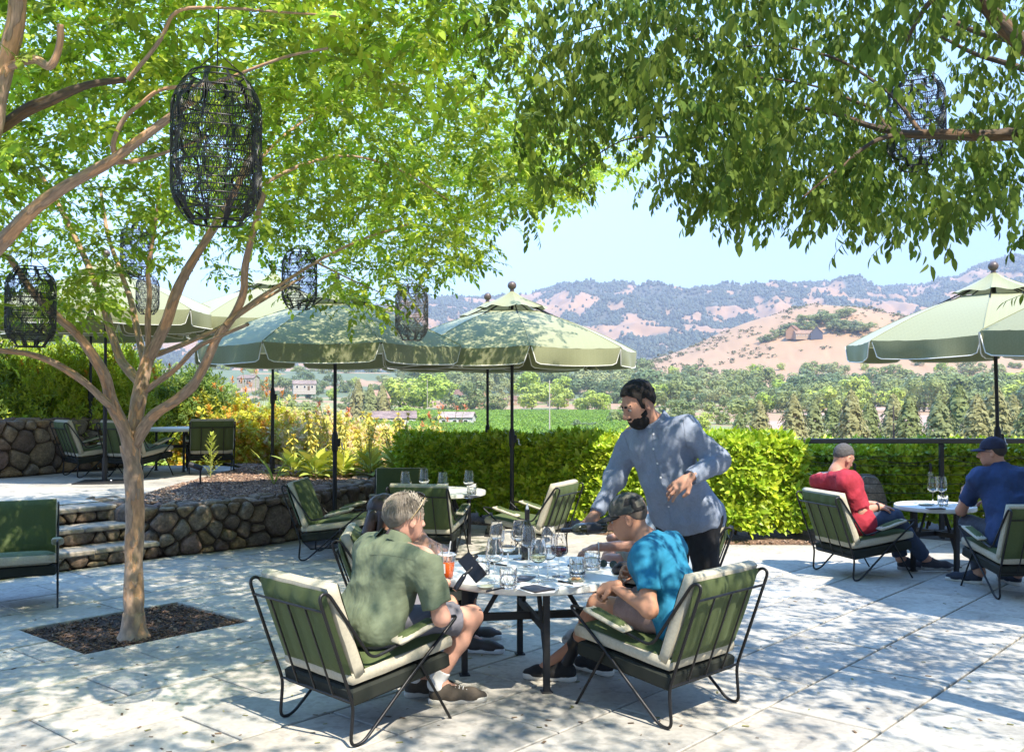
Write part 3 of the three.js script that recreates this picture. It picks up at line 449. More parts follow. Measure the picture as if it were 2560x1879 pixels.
// ---------- shrubs ----------
const smallLeaf = leafGeo(0.05, 0.016, 0.15, 0.1), roundLeaf = leafGeo(0.045, 0.03, 0.1, 0.05);
const SMALL = [1, 2].map((s) => tuftGeo(s + 20, 10, smallLeaf, 0.4)), ROUND = [1, 2].map((s) => tuftGeo(s + 30, 8, roundLeaf, 0.3));
function shrub(name, label, c, r, n, seed, tint, tufts, group, stems = 7, scale = 1) {
  const t = thing(name, label, 'shrub', c, 0, group), R = rng(seed), sets = tufts.map(() => [[], []]);
  for (let i = 0; i < n; i++) {
    const th = R() * 6.283, z = Math.pow(R(), 0.7), s = Math.sqrt(Math.max(0, 1 - z * z * 0.92)) , k = 0.7 + 0.36 * R(); const lump = 0.8 + 0.5 * fbm(Math.cos(th) * 2 + seed, z * 3, Math.sin(th) * 2, 3);
    const p = V(Math.cos(th) * s * r.x * k * lump, z * r.y * k * lump, Math.sin(th) * s * r.z * k * lump), nn = p.clone().divide(r).normalize().add(V((R() - 0.5), 0.5 + R() * 0.5, (R() - 0.5))).normalize(); const b = Math.floor(R() * tufts.length);
    sets[b][0].push(M4(p, upTo(nn).multiply(qe((R() - 0.5) * 0.8, R() * 6.3, (R() - 0.5) * 0.8)), scale * (0.8 + 0.6 * R()))); sets[b][1].push(tint(R));
  }
  sets.forEach(([m, cs], k) => stuff('foliage', tufts[k], elmMat, m, cs, t));
  const st = []; for (let i = 0; i < stems; i++) { const a = R() * 6.3, q = 0.55 * R() + 0.2; st.push(tube(smooth([V(0.05 * Math.cos(a), -0.05, 0.05 * Math.sin(a)), V(r.x * q * 0.5 * Math.cos(a), r.y * 0.4, r.z * q * 0.5 * Math.sin(a)), V(r.x * q * Math.cos(a), r.y * 0.8, r.z * q * Math.sin(a))], 5), [0.012, 0.011, 0.01, 0.008, 0.006, 0.004], 5)); }
  part('stems', merge(st), M.barkDark, t); return t;
}
const T_bright = (R) => { const k = 0.7 + 0.6 * R(), t = R(); return rgb(lerp(0.36, 0.60, t) * k, lerp(0.50, 0.62, t) * k, 0.045 * k); };
const T_dark = (R) => { const k = 0.6 + 0.6 * R(), t = R(); return rgb(lerp(0.16, 0.28, t) * k, lerp(0.27, 0.36, t) * k, 0.045 * k); };
const T_peach = (R) => { const k = 0.8 + 0.5 * R(); return R() < 0.55 ? rgb(0.80 * k, 0.64 * k, 0.38 * k) : rgb(0.60 * k, 0.60 * k, 0.14 * k); };
const T_gold = (R) => { const k = 0.7 + 0.5 * R(); return R() < 0.25 ? rgb(0.75 * k, 0.44 * k, 0.06 * k) : rgb(0.64 * k, 0.62 * k, 0.06 * k); };
const bushGroup = 'bushes above the terrace wall';
[[-8.3, -14.6, 1.3, 1.5, 1, T_dark], [-7.3, -15.2, 1.2, 1.35, 2, T_bright], [-6.5, -16.0, 1.1, 1.45, 3, T_bright], [-8.9, -16.6, 1.5, 1.9, 4, T_bright], [-7.6, -17.4, 1.3, 1.75, 5, T_bright], [-5.7, -17.0, 0.9, 1.15, 6, T_dark]].forEach(([x, z, w, h, s, tt]) => shrub('garden_bush', tt === T_dark ? 'dense dark green bush above the fieldstone terrace wall' : 'bushy bright green shrub above the fieldstone terrace wall', V(x, TER + 0.25, z), V(w, h, w), 2600, 100 + s, tt, SMALL, bushGroup, 9, 1.3));
// warm flowering drifts past the end of the terrace
[[-4.9, -16.8, 0.8, 1.15, T_gold, 'golden flowering shrub with orange blooms beyond the terrace table'], [-4.0, -16.6, 0.85, 0.95, T_gold, null], [-3.2, -16.3, 0.9, 0.8, T_peach, 'pale peach flowering shrub at the end of the terrace'], [-2.4, -16.6, 0.8, 0.75, T_peach, null], [-3.6, -17.6, 0.9, 1.1, T_peach, null], [-1.7, -17.0, 0.7, 0.7, T_peach, null]].forEach(([x, z, w, h, tt, l], i) => shrub('flowering_shrub', tt === T_gold ? 'golden flowering shrub with orange blooms beyond the terrace table' : 'pale peach flowering shrub at the end of the terrace', V(x, 0.42 - 0.35 * sstep(15.5, 18.5, -z), z), V(w, h, w), 1500, 120 + i, tt, ROUND, tt === T_gold ? 'golden shrubs' : 'peach shrubs', 9, 1.1));
// tall stems carrying orange heads
const petal = leafGeo(0.055, 0.014, 0.1, -0.2);
{
  const R = rng(301); const mat = [leafMat([0.75, 0.26, 0.03], 0.35), leafMat([0.85, 0.30, 0.15], 0.35)];
  const spots = [[-6.35, -15.2, 1.75], [-6.9, -15.0, 1.8], [-5.5, -15.6, 1.6], [-7.3, -14.7, 1.85], [-4.55, -16.2, 1.45], [-4.3, -16.6, 1.6], [-4.05, -16.3, 1.4], [-3.75, -16.4, 1.2], [-2.65, -15.6, 0.95], [-2.85, -15.8, 1.05], [-1.15, -15.4, 0.9], [-0.95, -15.6, 1.0]];
  spots.forEach(([x, z, h], i) => {
    const f = thing('orange_flower', i < 8 ? 'tall stems with orange flower heads behind the terrace' : 'coral red flower spikes rising from the mulch bed', 'flower', V(x, 0.4, z), R() * 6, i < 8 ? 'tall orange flowers' : 'coral flowers');
    const st = [];
    for (let k = 0; k < 4; k++) { const a = R() * 6.3, s = 0.15 + 0.15 * R(), hh = h * (0.85 + 0.2 * R()), top = V(Math.cos(a) * s, hh, Math.sin(a) * s); st.push(tube(smooth([V(0, -0.1, 0), V(top.x * 0.3, hh * 0.5, top.z * 0.3), top], 5), 0.004, 4)); const head = []; for (let j = 0; j < 16; j++) head.push(plain(petal.clone()).applyMatrix4(M4(V(0, -0.03 * (j % 3), 0), qe(-0.9 + 1.2 * R(), j * 2.4, 0), 0.9 + 0.5 * R()))); part('flower_head', mergeGeometries(head), mat[i < 8 ? 0 : 1], f).position.copy(top); }
    part('stems', merge(st), leafMat([0.25, 0.32, 0.08], 0.2), f);
  });
}
// yellow leaved perennials with whorled flower stalks along the bed
{
  const bigLeaf = leafGeo(0.24, 0.11, 0.25, 0.35), R = rng(401); const lm = [[0.52, 0.56, 0.08], [0.44, 0.52, 0.08], [0.60, 0.58, 0.10], [0.34, 0.45, 0.08]].map((c) => leafMat(c, 0.45, 0.7)), stemM = leafMat([0.35, 0.36, 0.12], 0.1), whM = [leafMat([0.72, 0.60, 0.10], 0.35), leafMat([0.60, 0.56, 0.16], 0.35)];
  const whorl = (() => { const gs = []; const RR = rng(9); for (let j = 0; j < 26; j++) gs.push(plain(petal.clone()).applyMatrix4(M4(V(0, 0.012 * (j % 3), 0), qe(0.1 - 0.6 * RR(), j * 2.4, 0), 0.9))); for (let j = 0; j < 4; j++) gs.push(plain(smallLeaf.clone()).applyMatrix4(M4(V(0, -0.01, 0), qe(0.5, j * 1.57, 0), 2))); return mergeGeometries(gs); })();
  const spots = [[-3.0, -13.75], [-2.65, -13.5], [-2.3, -13.6], [-1.95, -13.75], [-1.6, -13.9], [-2.85, -14.3], [-2.45, -14.2], [-2.1, -14.35], [-1.7, -14.5], [-1.35, -14.6], [-2.6, -14.9], [-2.15, -15.0], [-1.75, -15.1], [-1.2, -15.2]];
  spots.forEach(([x, z], i) => {
    const t = thing('yellow_perennial', 'low yellow leaved perennial with whorled flower stalks on the mulch bed', 'plant', V(x, bedH(x, -z) - 0.02, z), 0, 'yellow perennials on the mulch bed'); t.scale.setScalar(1.1);
    for (let k = 0; k < 26; k++) { const ring = k / 26, a = k * 2.4 + R(), m = part('leaf', bigLeaf, lm[Math.floor(R() * 4)], t); m.position.set(Math.cos(a) * 0.05, 0.03 + 0.16 * ring, -Math.sin(a) * 0.05); m.quaternion.copy(qe(-lerp(0.25, 1.15, ring) + 0.3 * (R() - 0.5), a + Math.PI / 2, (R() - 0.5) * 0.6)); m.scale.setScalar(0.75 + 0.5 * R()); }
    for (let k = 0; k < 4; k++) { const a = R() * 6.3, h = 0.45 + 0.35 * R(), top = V(Math.cos(a) * 0.22 * R(), h, Math.sin(a) * 0.22), s = part('flower_stalk', tube(smooth([V(0, 0, 0), V(top.x * 0.5, h * 0.55, top.z * 0.5), top], 5), 0.005, 5), stemM, t); for (let w = 0; w < 3; w++) { const q = V(0, 0, 0).lerp(top, 1 - w * 0.22); q.y = h * (1 - w * 0.2); const m = part('flower_whorl', whorl, whM[w % 2], s); m.position.copy(q); m.rotation.y = R() * 6; m.scale.setScalar(1 - w * 0.12); } }
  });
  // grassy clump and a young conifer by the spotlight
  const blade = leafGeo(0.5, 0.022, 0.3, 0.45), gr = thing('grass_clump', 'strappy green grass clump at the edge of the yellow perennials', 'plant', V(-3.02, 0.48, -12.7)); for (let k = 0; k < 16; k++) { const m = part('leaf', blade, lm[k % 2 ? 3 : 1], gr), a = R() * 6.3; m.quaternion.copy(qe(-0.9 - 0.5 * R(), a, 0)); m.scale.setScalar(0.6 + 0.6 * R()); }
  const yc = thing('young_conifer', 'feathery young conifer seedling beside the garden spotlight', 'plant', G(525, 1205, 0.48)); part('stem', tube([V(0, -0.03, 0), V(0.01, 0.3, 0), V(0.02, 0.62, 0)], [0.006, 0.005, 0.003], 5), stemM, yc);
  for (let k = 0; k < 26; k++) { const tt = k / 26, gs = [], L = lerp(0.2, 0.05, tt); for (let j = 0; j < 9; j++) gs.push(plain(smallLeaf.clone()).applyMatrix4(M4(V(0, 0, L * j / 9), qe(0, (j % 2 ? 1 : -1) * 0.7, 0), 0.8))); const m = part('frond', mergeGeometries(gs), lm[(k % 3) ? 1 : 0], yc); m.position.set(0.02 * tt, 0.1 + 0.52 * tt, 0); m.quaternion.copy(qe(-0.6 - 0.4 * tt, k * 2.4, 0)); }
}
// ================= FURNITURE =================
// soft cushion: a rounded box that swells toward the middle of its faces (x width, y thickness, z length)
function cushion(w, t, l, swell = 0.012, r = 0.03, nx = 10, nz = 10, seed = 1) {
  const pos = [], idx = [], uv = []; const prof = [];                 // profile across the edge
  const N = nx, K = nz; const grid = (y, sgn) => { const o = pos.length / 3; for (let j = 0; j <= K; j++) for (let i = 0; i <= N; i++) { const u = i / N * 2 - 1, v = j / K * 2 - 1; const ex = 1 - Math.pow(Math.abs(u), 6), ez = 1 - Math.pow(Math.abs(v), 6), e = ex * ez; const dip = Math.pow(Math.max(Math.abs(u), Math.abs(v)), 10); const wr = 0.004 * (fbm(u * 3 + seed, v * 3, 1, 3) - 0.5) * 2; pos.push(u * w / 2 * (1 - 0.012 * (1 - v * v * 0)), sgn * (t / 2 - r * 0.55 * dip + swell * e + wr), v * l / 2); uv.push(u * w / 2, v * l / 2); } for (let j = 0; j < K; j++) for (let i = 0; i < N; i++) { const a = o + j * (N + 1) + i; sgn > 0 ? idx.push(a, a + N + 1, a + 1, a + 1, a + N + 1, a + N + 2) : idx.push(a, a + 1, a + N + 1, a + 1, a + N + 2, a + N + 1); } return o; };
  const top = grid(t, 1), bot = grid(t, -1);
  // boxing band: three rows between the two faces
  const ring = []; for (let i = 0; i <= N; i++) ring.push([i, 0]); for (let j = 1; j <= K; j++) ring.push([N, j]); for (let i = N - 1; i >= 0; i--) ring.push([i, K]); for (let j = K - 1; j >= 1; j--) ring.push([0, j]);
  const n = ring.length, rows = []; const bulge = [0, 0.006, 0.009, 0.006, 0];
  for (let k = 0; k < 5; k++) { const f = k / 4, row = []; ring.forEach(([i, j], m) => { const a = (top + j * (N + 1) + i) * 3, b = (bot + j * (N + 1) + i) * 3; const x = lerp(pos[a], pos[b], f), y = lerp(pos[a + 1], pos[b + 1], f), z = lerp(pos[a + 2], pos[b + 2], f); const L = Math.hypot(x / w, z / l) || 1, nx_ = Math.abs(x / w) > Math.abs(z / l) ? Math.sign(x) : 0, nz_ = nx_ ? 0 : Math.sign(z); const bb = bulge[k] + (k > 0 && k < 4 ? 0.003 * (fbm(x * 14 + seed, y * 20, z * 14, 2) - 0.5) * 2 : 0); row.push(pos.length / 3); pos.push(x + nx_ * bb, y, z + nz_ * bb); uv.push(m / n * 2 * (w + l), y); }); rows.push(row); }
  for (let k = 0; k < 4; k++) for (let m = 0; m < n; m++) { const a = rows[k][m], b = rows[k][(m + 1) % n], c = rows[k + 1][m], d = rows[k + 1][(m + 1) % n]; idx.push(a, b, c, b, d, c); }
  return geoFrom(pos, idx, uv);
}
function panel(w, l, swell, off, n = 10, seed = 1, channels = 0) { // one fabric face, following the cushion under it
  const pos = [], idx = [], uv = [], N = channels ? channels * 6 : n; for (let j = 0; j <= n; j++) for (let i = 0; i <= N; i++) { const u = i / N * 2 - 1, v = j / n * 2 - 1; const e = (1 - Math.pow(Math.abs(u), 6)) * (1 - Math.pow(Math.abs(v), 6)), dip = Math.pow(Math.max(Math.abs(u), Math.abs(v)), 10); const ch = channels ? 0.012 * (Math.abs(Math.sin((u + 1) / 2 * channels * Math.PI)) - 0.6) * (1 - dip) : 0; pos.push(u * w / 2 * 0.99, off - 0.016 * dip + swell * e + ch + 0.004 * (fbm(u * 3 + seed, v * 3, 1, 3) - 0.5) * 2, v * l / 2 * 0.99); uv.push(u * w / 2, v * l / 2); }
  for (let j = 0; j < n; j++) for (let i = 0; i < N; i++) { const a = j * (N + 1) + i; idx.push(a, a + N + 1, a + 1, a + 1, a + N + 1, a + N + 2); } return geoFrom(pos, idx, uv);
}
const CW = 0.60;       // chair width between the side rods
function makeChair() {
  const t = thing('lounge_chair', '', 'armchair');
  // one bent rod makes each side: back post, hairpin foot, diagonal, arm loop
  const side = [[0.775, -0.195], [0.20, 0.0], [0.0, -0.015], [0.0, 0.055], [0.30, 0.37], [0.548, 0.655], [0.535, 0.50], [0.435, 0.20], [0.415, 0.105], [0.79, -0.145]];
  for (const s of [-1, 1]) {
    part('side_frame', tube(fillet(side.map(([y, z]) => V(s * CW / 2, y + 0.009, z)), 0.045, true, 5), 0.0085, 7, true), M.steel, t);
    part('leg', tube([V(s * CW / 2, 0.335, 0.405), V(s * (CW / 2 + 0.004), 0, 0.60)], 0.0075, 7), M.steel, t);
    const pad = part('arm_pad', at(cushion(0.075, 0.032, 0.27, 0.004, 0.01, 5, 8, 5), 0, 0, 0), M.cream, t); pad.position.set(s * CW / 2, 0.518, 0.385); pad.rotation.x = -0.28;
    part('pad_top', panel(0.073, 0.268, 0.005, 0.0215, 6), M.green, pad);
  }
  const bk = (f, x, o = 0) => V(x, lerp(0.20, 0.775, f) + 0.009 + o * 0.32, lerp(0, -0.195, f) + o);   // on the back plane
  part('back_rail', tube([bk(0.86, -CW / 2), bk(0.86, CW / 2)], 0.007, 6), M.steel, t);
  part('back_rail', tube([bk(0.03, -CW / 2), bk(0.03, CW / 2)], 0.007, 6), M.steel, t);
  for (const k of [-1, 0, 1]) part('back_rod', tube([bk(0.86, k * CW / 4), bk(0.02, k * CW / 4)], 0.0055, 6), M.steel, t);
  part('front_rail', tube([V(-CW / 2, 0.335, 0.405), V(CW / 2, 0.335, 0.405)], 0.007, 6), M.steel, t);
  const tilt = -0.13;
  const sling = part('seat_base', box(CW - 0.02, 0.085, 0.60, 0, 0, 0, 0.012), M.sling, t); sling.position.set(0, 0.277, 0.305); sling.rotation.x = tilt;
  const sc = part('seat_cushion', cushion(CW - 0.03, 0.092, 0.62, 0.012, 0.03, 10, 10, 2), M.cream, t); sc.position.set(0, 0.373, 0.315); sc.rotation.x = tilt;
  part('seat_panel', panel(CW - 0.038, 0.612, 0.013, 0.0505, 10, 2), M.green, sc);
  const bc = part('back_cushion', cushion(CW - 0.02, 0.088, 0.50, 0.013, 0.03, 10, 10, 3), M.cream, t); bc.position.set(0, 0.585, -0.030); bc.rotation.x = -Math.PI / 2 + 0.335 ; 
  // local y of the cushion is its thickness; front faces +z of the chair
  bc.rotation.set(Math.PI / 2 - 0.33, 0, 0);
  part('back_panel', panel(CW - 0.03, 0.492, 0.015, 0.051, 10, 4), M.green, bc);
  const rear = part('back_panel', panel(CW - 0.026, 0.485, 0.015, 0.060, 10, 6, 4), M.green, bc); rear.rotation.x = Math.PI; rear.position.z = 0.0;
  return t;
}
const chair0 = makeChair(); chair0.scale.y = 0.925; let chairUsed = false;
function chair(pos, turnDeg, label, group) { const turn = turnDeg * D2R; if (!chairUsed) { chairUsed = true; chair0.position.copy(pos); chair0.rotation.y = turn; chair0.userData.label = label; if (group) chair0.userData.group = group; return chair0; } const c = dup(chair0, pos, turn, label, group); if (!group) delete c.userData.group; return c; }
// turn: 0 faces the camera (+z), 90 faces +x
const CH = {};
CH.c1 = chair(V(-0.95, 0, -4.88), 135, 'green and cream lounge chair holding the man in the green shirt');
CH.c2 = chair(V(0.98, 0, -5.12), 225, 'green and cream lounge chair holding the man in the blue T-shirt');
CH.c3 = chair(V(-0.95, 0, -6.5), 95, 'lounge chair of the dark haired woman, behind the man in green');
CH.c8 = chair(V(1.35, 0, -7.1), 262, 'lounge chair of the guest in pale blue, half hidden by the waiter');
CH.c4 = chair(V(-2.05, 0, -10.1), 86, 'empty lounge chair turned sideways in front of the low stone wall');
CH.c5 = chair(V(-0.87, 0, -9.72), 167, 'empty lounge chair with its slatted back to the main table');
CH.c6 = chair(V(-1.28, 0, -11.57), 5, 'empty lounge chair with dark green backrest tucked behind the small table');
CH.c7 = chair(V(0.42, 0, -9.92), 244, 'empty sunlit lounge chair between the parasol pole and the hedge');
CH.c9 = chair(V(2.90, 0, -9.03), 107, 'lounge chair holding the guest in the red shirt');
CH.c10 = chair(V(4.17, 0, -7.98), 183, 'lounge chair holding the guest in the navy shirt and cap');
CH.c11 = chair(V(-4.0, 0, -8.1), 24, 'lounge chair in dappled shade at the foot of the stone steps');
CH.c12 = chair(V(-5.95, TER, -13.5), 131, 'lounge chair on the terrace next to the fieldstone wall');
CH.c13 = chair(V(-5.15, TER, -13.3), 160, 'lounge chair on the terrace seen past the tree trunk');
CH.c14 = chair(V(-4.2, TER, -14.0), 200, 'lounge chair on the terrace beside the golden shrubs');
CH.c15 = chair(V(-6.0, TER, -15.3), 20, 'lounge chair on the far side of the terrace table');
// ---------- tables ----------
function roundTable(name, label, pos, R, H, turn, inset = 0.72, th = 0.042) {
  const t = thing(name, label, 'table', pos, turn);
  part('tabletop', boxUV(lathe([[0, H - th], [R - 0.006, H - th], [R, H - th + 0.006], [R, H - 0.006], [R - 0.006, H], [0, H]], 72).toNonIndexed()), M.stoneTop, t);
  const q = R * inset, h = H - th; for (let k = 0; k < 4; k++) { const a = k * Math.PI / 2; part('leg', merge([box(0.034, h - 0.004, 0.034, Math.cos(a) * q, h / 2, Math.sin(a) * q, 0.004), box(0.06, 0.008, 0.06, Math.cos(a) * q, 0.004, Math.sin(a) * q, 0.002)]), M.steelMatt, t); }
  for (const a of [0, Math.PI / 2]) { part('stretcher', at(box(q * 2 - 0.04, 0.045, 0.028, 0, h * 0.60 + (a ? 0.004 : 0), 0, 0.003), 0, 0, 0, 0, a, 0), M.steelMatt, t); }
  for (let k = 0; k < 4; k++) { const a = k * Math.PI / 2, b = 0.2; part('brace', tube([V(Math.cos(a) * q * 0.95, h * 0.34, -Math.sin(a) * q * 0.95), V(Math.cos(a) * q * 0.4, h - 0.004, -Math.sin(a) * q * 0.4)], 0.014, 4), M.steelMatt, t); }
  return t;
}
const T1 = V(0.12, 0, -5.93), H1 = 0.60;
const mainTable = roundTable('round_table', 'round stone topped table crowded with wine glasses', T1, 0.56, H1, 10 * D2R);
roundTable('round_table', 'round white table set with four wine glasses under the parasols', V(-0.78, 0, -10.7), 0.50, 0.60, 30 * D2R);
roundTable('round_table', 'small round table between the red and navy shirted guests', V(3.95, 0, -9.35), 0.36, 0.60, 20 * D2R);
roundTable('round_table', 'round white table on the upper terrace', V(-4.8, TER, -14.7), 0.56, 0.62, 15 * D2R);
// ---------- parasols ----------
function makeParasol() {
  const t = thing('parasol', '', 'parasol'), N = 8, R = 1.47, yr = 2.13, ya = 2.82, rv = 0.42, yv = 2.63;
  const rim = (k, r, y) => { const a = (k + 0.16) * 2 * Math.PI / N; return V(Math.sin(a) * r, y, Math.cos(a) * r); };
  for (let k = 0; k < N; k++) {
    // main panel, sagging between the ribs
    const pos = [], idx = [], uv = [], NR = 9, NA = 8; for (let i = 0; i <= NR; i++) { const f = i / NR, r = lerp(rv * 0.82, R, f); const y = lerp(yv - 0.035, yr, f) + 0.035 * Math.sin(f * Math.PI); for (let j = 0; j <= NA; j++) { const g = j / NA, p = rim(k, r, y).lerp(rim(k + 1, r, y), g); p.y -= 0.022 * Math.sin(g * Math.PI) * f + 0.006 * Math.sin(g * 23 + k * 5) * f * f * f; pos.push(p.x, p.y, p.z); uv.push(g * r * 0.8, f * 1.2); } }
    for (let i = 0; i < NR; i++) for (let j = 0; j < NA; j++) { const a = i * (NA + 1) + j; idx.push(a, a + NA + 1, a + 1, a + 1, a + NA + 1, a + NA + 2); }
    const cpn = part('canopy_panel', geoFrom(pos, idx, uv), M.canopy, t); part('seam', tube(Array.from({ length: NR + 1 }, (_, i) => V(pos[i * (NA + 1) * 3], pos[i * (NA + 1) * 3 + 1] + 0.001, pos[i * (NA + 1) * 3 + 2])), 0.004, 5), M.canopy, cpn);
    // vent cap over the opening
    const vp = [], vi = [], vu = []; for (let i = 0; i <= 5; i++) { const f = i / 5, r = lerp(0.03, rv, f), y = lerp(ya, yv, Math.pow(f, 0.8)) + 0.012; for (let j = 0; j <= 6; j++) { const g = j / 6, p = rim(k, r, y).lerp(rim(k + 1, r, y), g); p.y -= 0.008 * Math.sin(g * Math.PI) * f - 0.012 * Math.sin(g * Math.PI * 2 + k) * f * f; vp.push(p.x, p.y, p.z); vu.push(g * r, f * 0.4); } }
    for (let i = 0; i < 5; i++) for (let j = 0; j < 6; j++) { const a = i * 7 + j; vi.push(a, a + 7, a + 1, a + 1, a + 7, a + 8); }
    part('vent_panel', geoFrom(vp, vi, vu), M.canopy, t);
    // hanging valance with rounded lower corners and pale piping
    const A = rim(k, R + 0.004, yr), B = rim(k + 1, R + 0.004, yr), qp = [], qi = [], qu = [], edge = [], NV = 22; const out = A.clone().add(B).setY(0).normalize();
    for (let j = 0; j <= NV; j++) { const g = j / NV, top = A.clone().lerp(B, lerp(0.012, 0.988, g)); top.y -= 0.022 * Math.sin(g * Math.PI); const c = Math.min(g, 1 - g); const drop = 0.17 * Math.sqrt(1 - Math.pow(1 - clamp(c / 0.09, 0, 1), 2.2)) + 0.012; for (let i = 0; i <= 4; i++) { const f = i / 4, p = top.clone(); p.y -= drop * f; p.addScaledVector(out, 0.012 * Math.sin(g * 13 + k * 3) * f + 0.015 * f - 0.03 * f * f * (0.5 + 0.5 * Math.sin(g * 7 + k))); qp.push(p.x, p.y, p.z); qu.push(g * 1.1, p.y); if (i === 4) edge.push(p); } }
    for (let j = 0; j < NV; j++) for (let i = 0; i < 4; i++) { const a = j * 5 + i; qi.push(a, a + 1, a + 5, a + 1, a + 6, a + 5); }
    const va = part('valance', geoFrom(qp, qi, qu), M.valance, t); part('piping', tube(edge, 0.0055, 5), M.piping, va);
    const rib = part('rib', tube([V(0, ya - 0.06, 0).add(rim(k, 0.04, 0)), rim(k, R * 0.5, lerp(ya - 0.06, yr - 0.012, 0.5)), rim(k, R - 0.01, yr - 0.014)], 0.0075, 5), M.steel, t);
    part('strut', tube([rim(k, 0.045, 2.12), rim(k, R * 0.5, lerp(ya - 0.06, yr - 0.012, 0.5))], 0.006, 5), M.steel, rib);
  }
  part('pole', merge([tube([V(0, 0, 0), V(0, 1.12, 0)], 0.024, 12), tube([V(0, 1.1, 0), V(0, ya, 0)], 0.019, 12)]), M.steel, t);
  const hb = part('crank_housing', merge([lathe([[0.024, 1.0], [0.034, 1.02], [0.036, 1.1], [0.034, 1.18], [0.024, 1.22]], 14), box(0.05, 0.09, 0.05, 0.03, 1.1, 0, 0.01)]), M.steel, t); part('crank_handle', tube([V(0.05, 1.1, 0), V(0.075, 1.1, 0), V(0.08, 1.04, 0.01), V(0.1, 1.03, 0.01)], 0.007, 6), std([0.6, 0.6, 0.6], 0.3, { metalness: 0.8 }), hb);
  part('hub', lathe([[0.02, 2.06], [0.05, 2.08], [0.05, 2.14], [0.02, 2.17]], 14), M.steel, t);
  part('finial', merge([new THREE.SphereGeometry(0.052, 18, 12).translate(0, ya + 0.085, 0), lathe([[0.0, ya + 0.0], [0.03, ya + 0.0], [0.025, ya + 0.03], [0.018, ya + 0.05]], 12)]), std([0.10, 0.075, 0.065], 0.4), t);
  const base = part('base_plate', merge([box(0.62, 0.012, 0.62, 0, 0.006, 0, 0.003), lathe([[0.034, 0.012], [0.034, 0.3], [0.03, 0.31]], 12)]), M.steelMatt, t); part('bolt', lathe([[0, 0.02], [0.012, 0.02], [0.012, 0.035], [0, 0.035]], 8).translate(0.1, 0, 0.1), std([0.7, 0.7, 0.7], 0.3, { metalness: 0.8 }), base);
  return t;
}
const par0 = makeParasol(); let parUsed = false;
function parasol(pos, turn, label, s = 1, tiltZ = 0, tiltX = 0) { let p; if (!parUsed) { parUsed = true; p = par0; p.position.copy(pos); p.userData.label = label; } else p = dup(par0, pos, 0, label); p.rotation.set(tiltX, turn * D2R, tiltZ); p.scale.set(s, 1, s); return p; }
parasol(V(0.0, 0, -11.75), 0, 'sage green parasol over the table with four wine glasses', 1.02);
parasol(V(-0.32, 0, -13.1), 14, 'parasol mostly hidden behind the sage green one over the glasses', 0.95);
parasol(V(-1.93, 0, -10.9), 20, 'sage green parasol standing in front of the low stone wall', 1.0);
parasol(V(5.12, 0.07, -10.5), 8, 'sage green parasol above the guests by the railing', 1.02, 0.02);
parasol(V(4.96, 0, -7.2), 30, 'bluish green parasol overlapping the one by the railing', 1.0, 0.02);
parasol(V(-5.17, TER, -12.7), 9, 'parasol on the upper terrace with its pole beside the tree trunk', 1.02);
parasol(V(-6.2, TER, -14.7), 30, 'parasol on the upper terrace close to the fieldstone wall', 1.02);
parasol(V(-3.34, TER - 0.03, -13.95), 18, 'parasol on the upper terrace at the edge of the yellow perennials', 1.0);
// ---------- woven lanterns ----------
function makeLantern(H = 0.62, R = 0.185) {
  const t = thing('woven_lantern', '', 'lantern'); const prof = (f) => { const e = Math.min(f, 1 - f) * H; return R * (e < 0.16 ? lerp(0.60, 1, Math.pow(Math.sin(clamp(e / 0.16, 0, 1) * Math.PI / 2), 0.85)) : 1); };
  const pt = (f, a) => { const r = prof(f); return V(Math.cos(a) * r, f * H, Math.sin(a) * r); };
  const NB = 10, K = 11, strands = []; for (let b = 0; b < NB; b++) { const g = []; for (let k = 0; k < K; k++) { const pts = [], u = k / (K - 1) - 0.5; for (let i = 0; i <= 28; i++) { const f = i / 28, w = Math.abs(b % 2 ? Math.cos(f * Math.PI * 4.5) : Math.sin(f * Math.PI * 4.5)), z = 0.03 * Math.sin(f * 19 + b * 2 + k); const edge = Math.min(f, 1 - f) < 0.08 ? 0.25 : 1; pts.push(pt(f, (b + 0.5) / NB * 2 * Math.PI + (u * (0.16 + 0.95 * w) * edge + z) * 2 * Math.PI / NB)); } g.push(plain(tube(pts, 0.0022, 3, false, 1, false))); } part('strand_bundle', mergeGeometries(g), M.black, t); }
  for (const f of [0, 0.07, 0.16, 0.21, 0.38, 0.44, 0.6, 0.66, 0.82, 0.87, 0.95, 1]) { const p = []; for (let i = 0; i < 40; i++) p.push(pt(f, i / 40 * 2 * Math.PI)); part('hoop', tube(p, f === 0 || f === 1 ? 0.0045 : 0.003, 4, true), M.black, t); }
  part('hanging_cord', tube([V(0, H, 0), V(0.005, H + 0.25, 0), V(0, H + 0.5, 0)], 0.003, 4), M.black, t);
  part('hanging_cord', tube([V(-prof(1), H, 0), V(0, H + 0.1, 0), V(prof(1), H, 0)], 0.003, 4), M.black, t);
  return t;
}
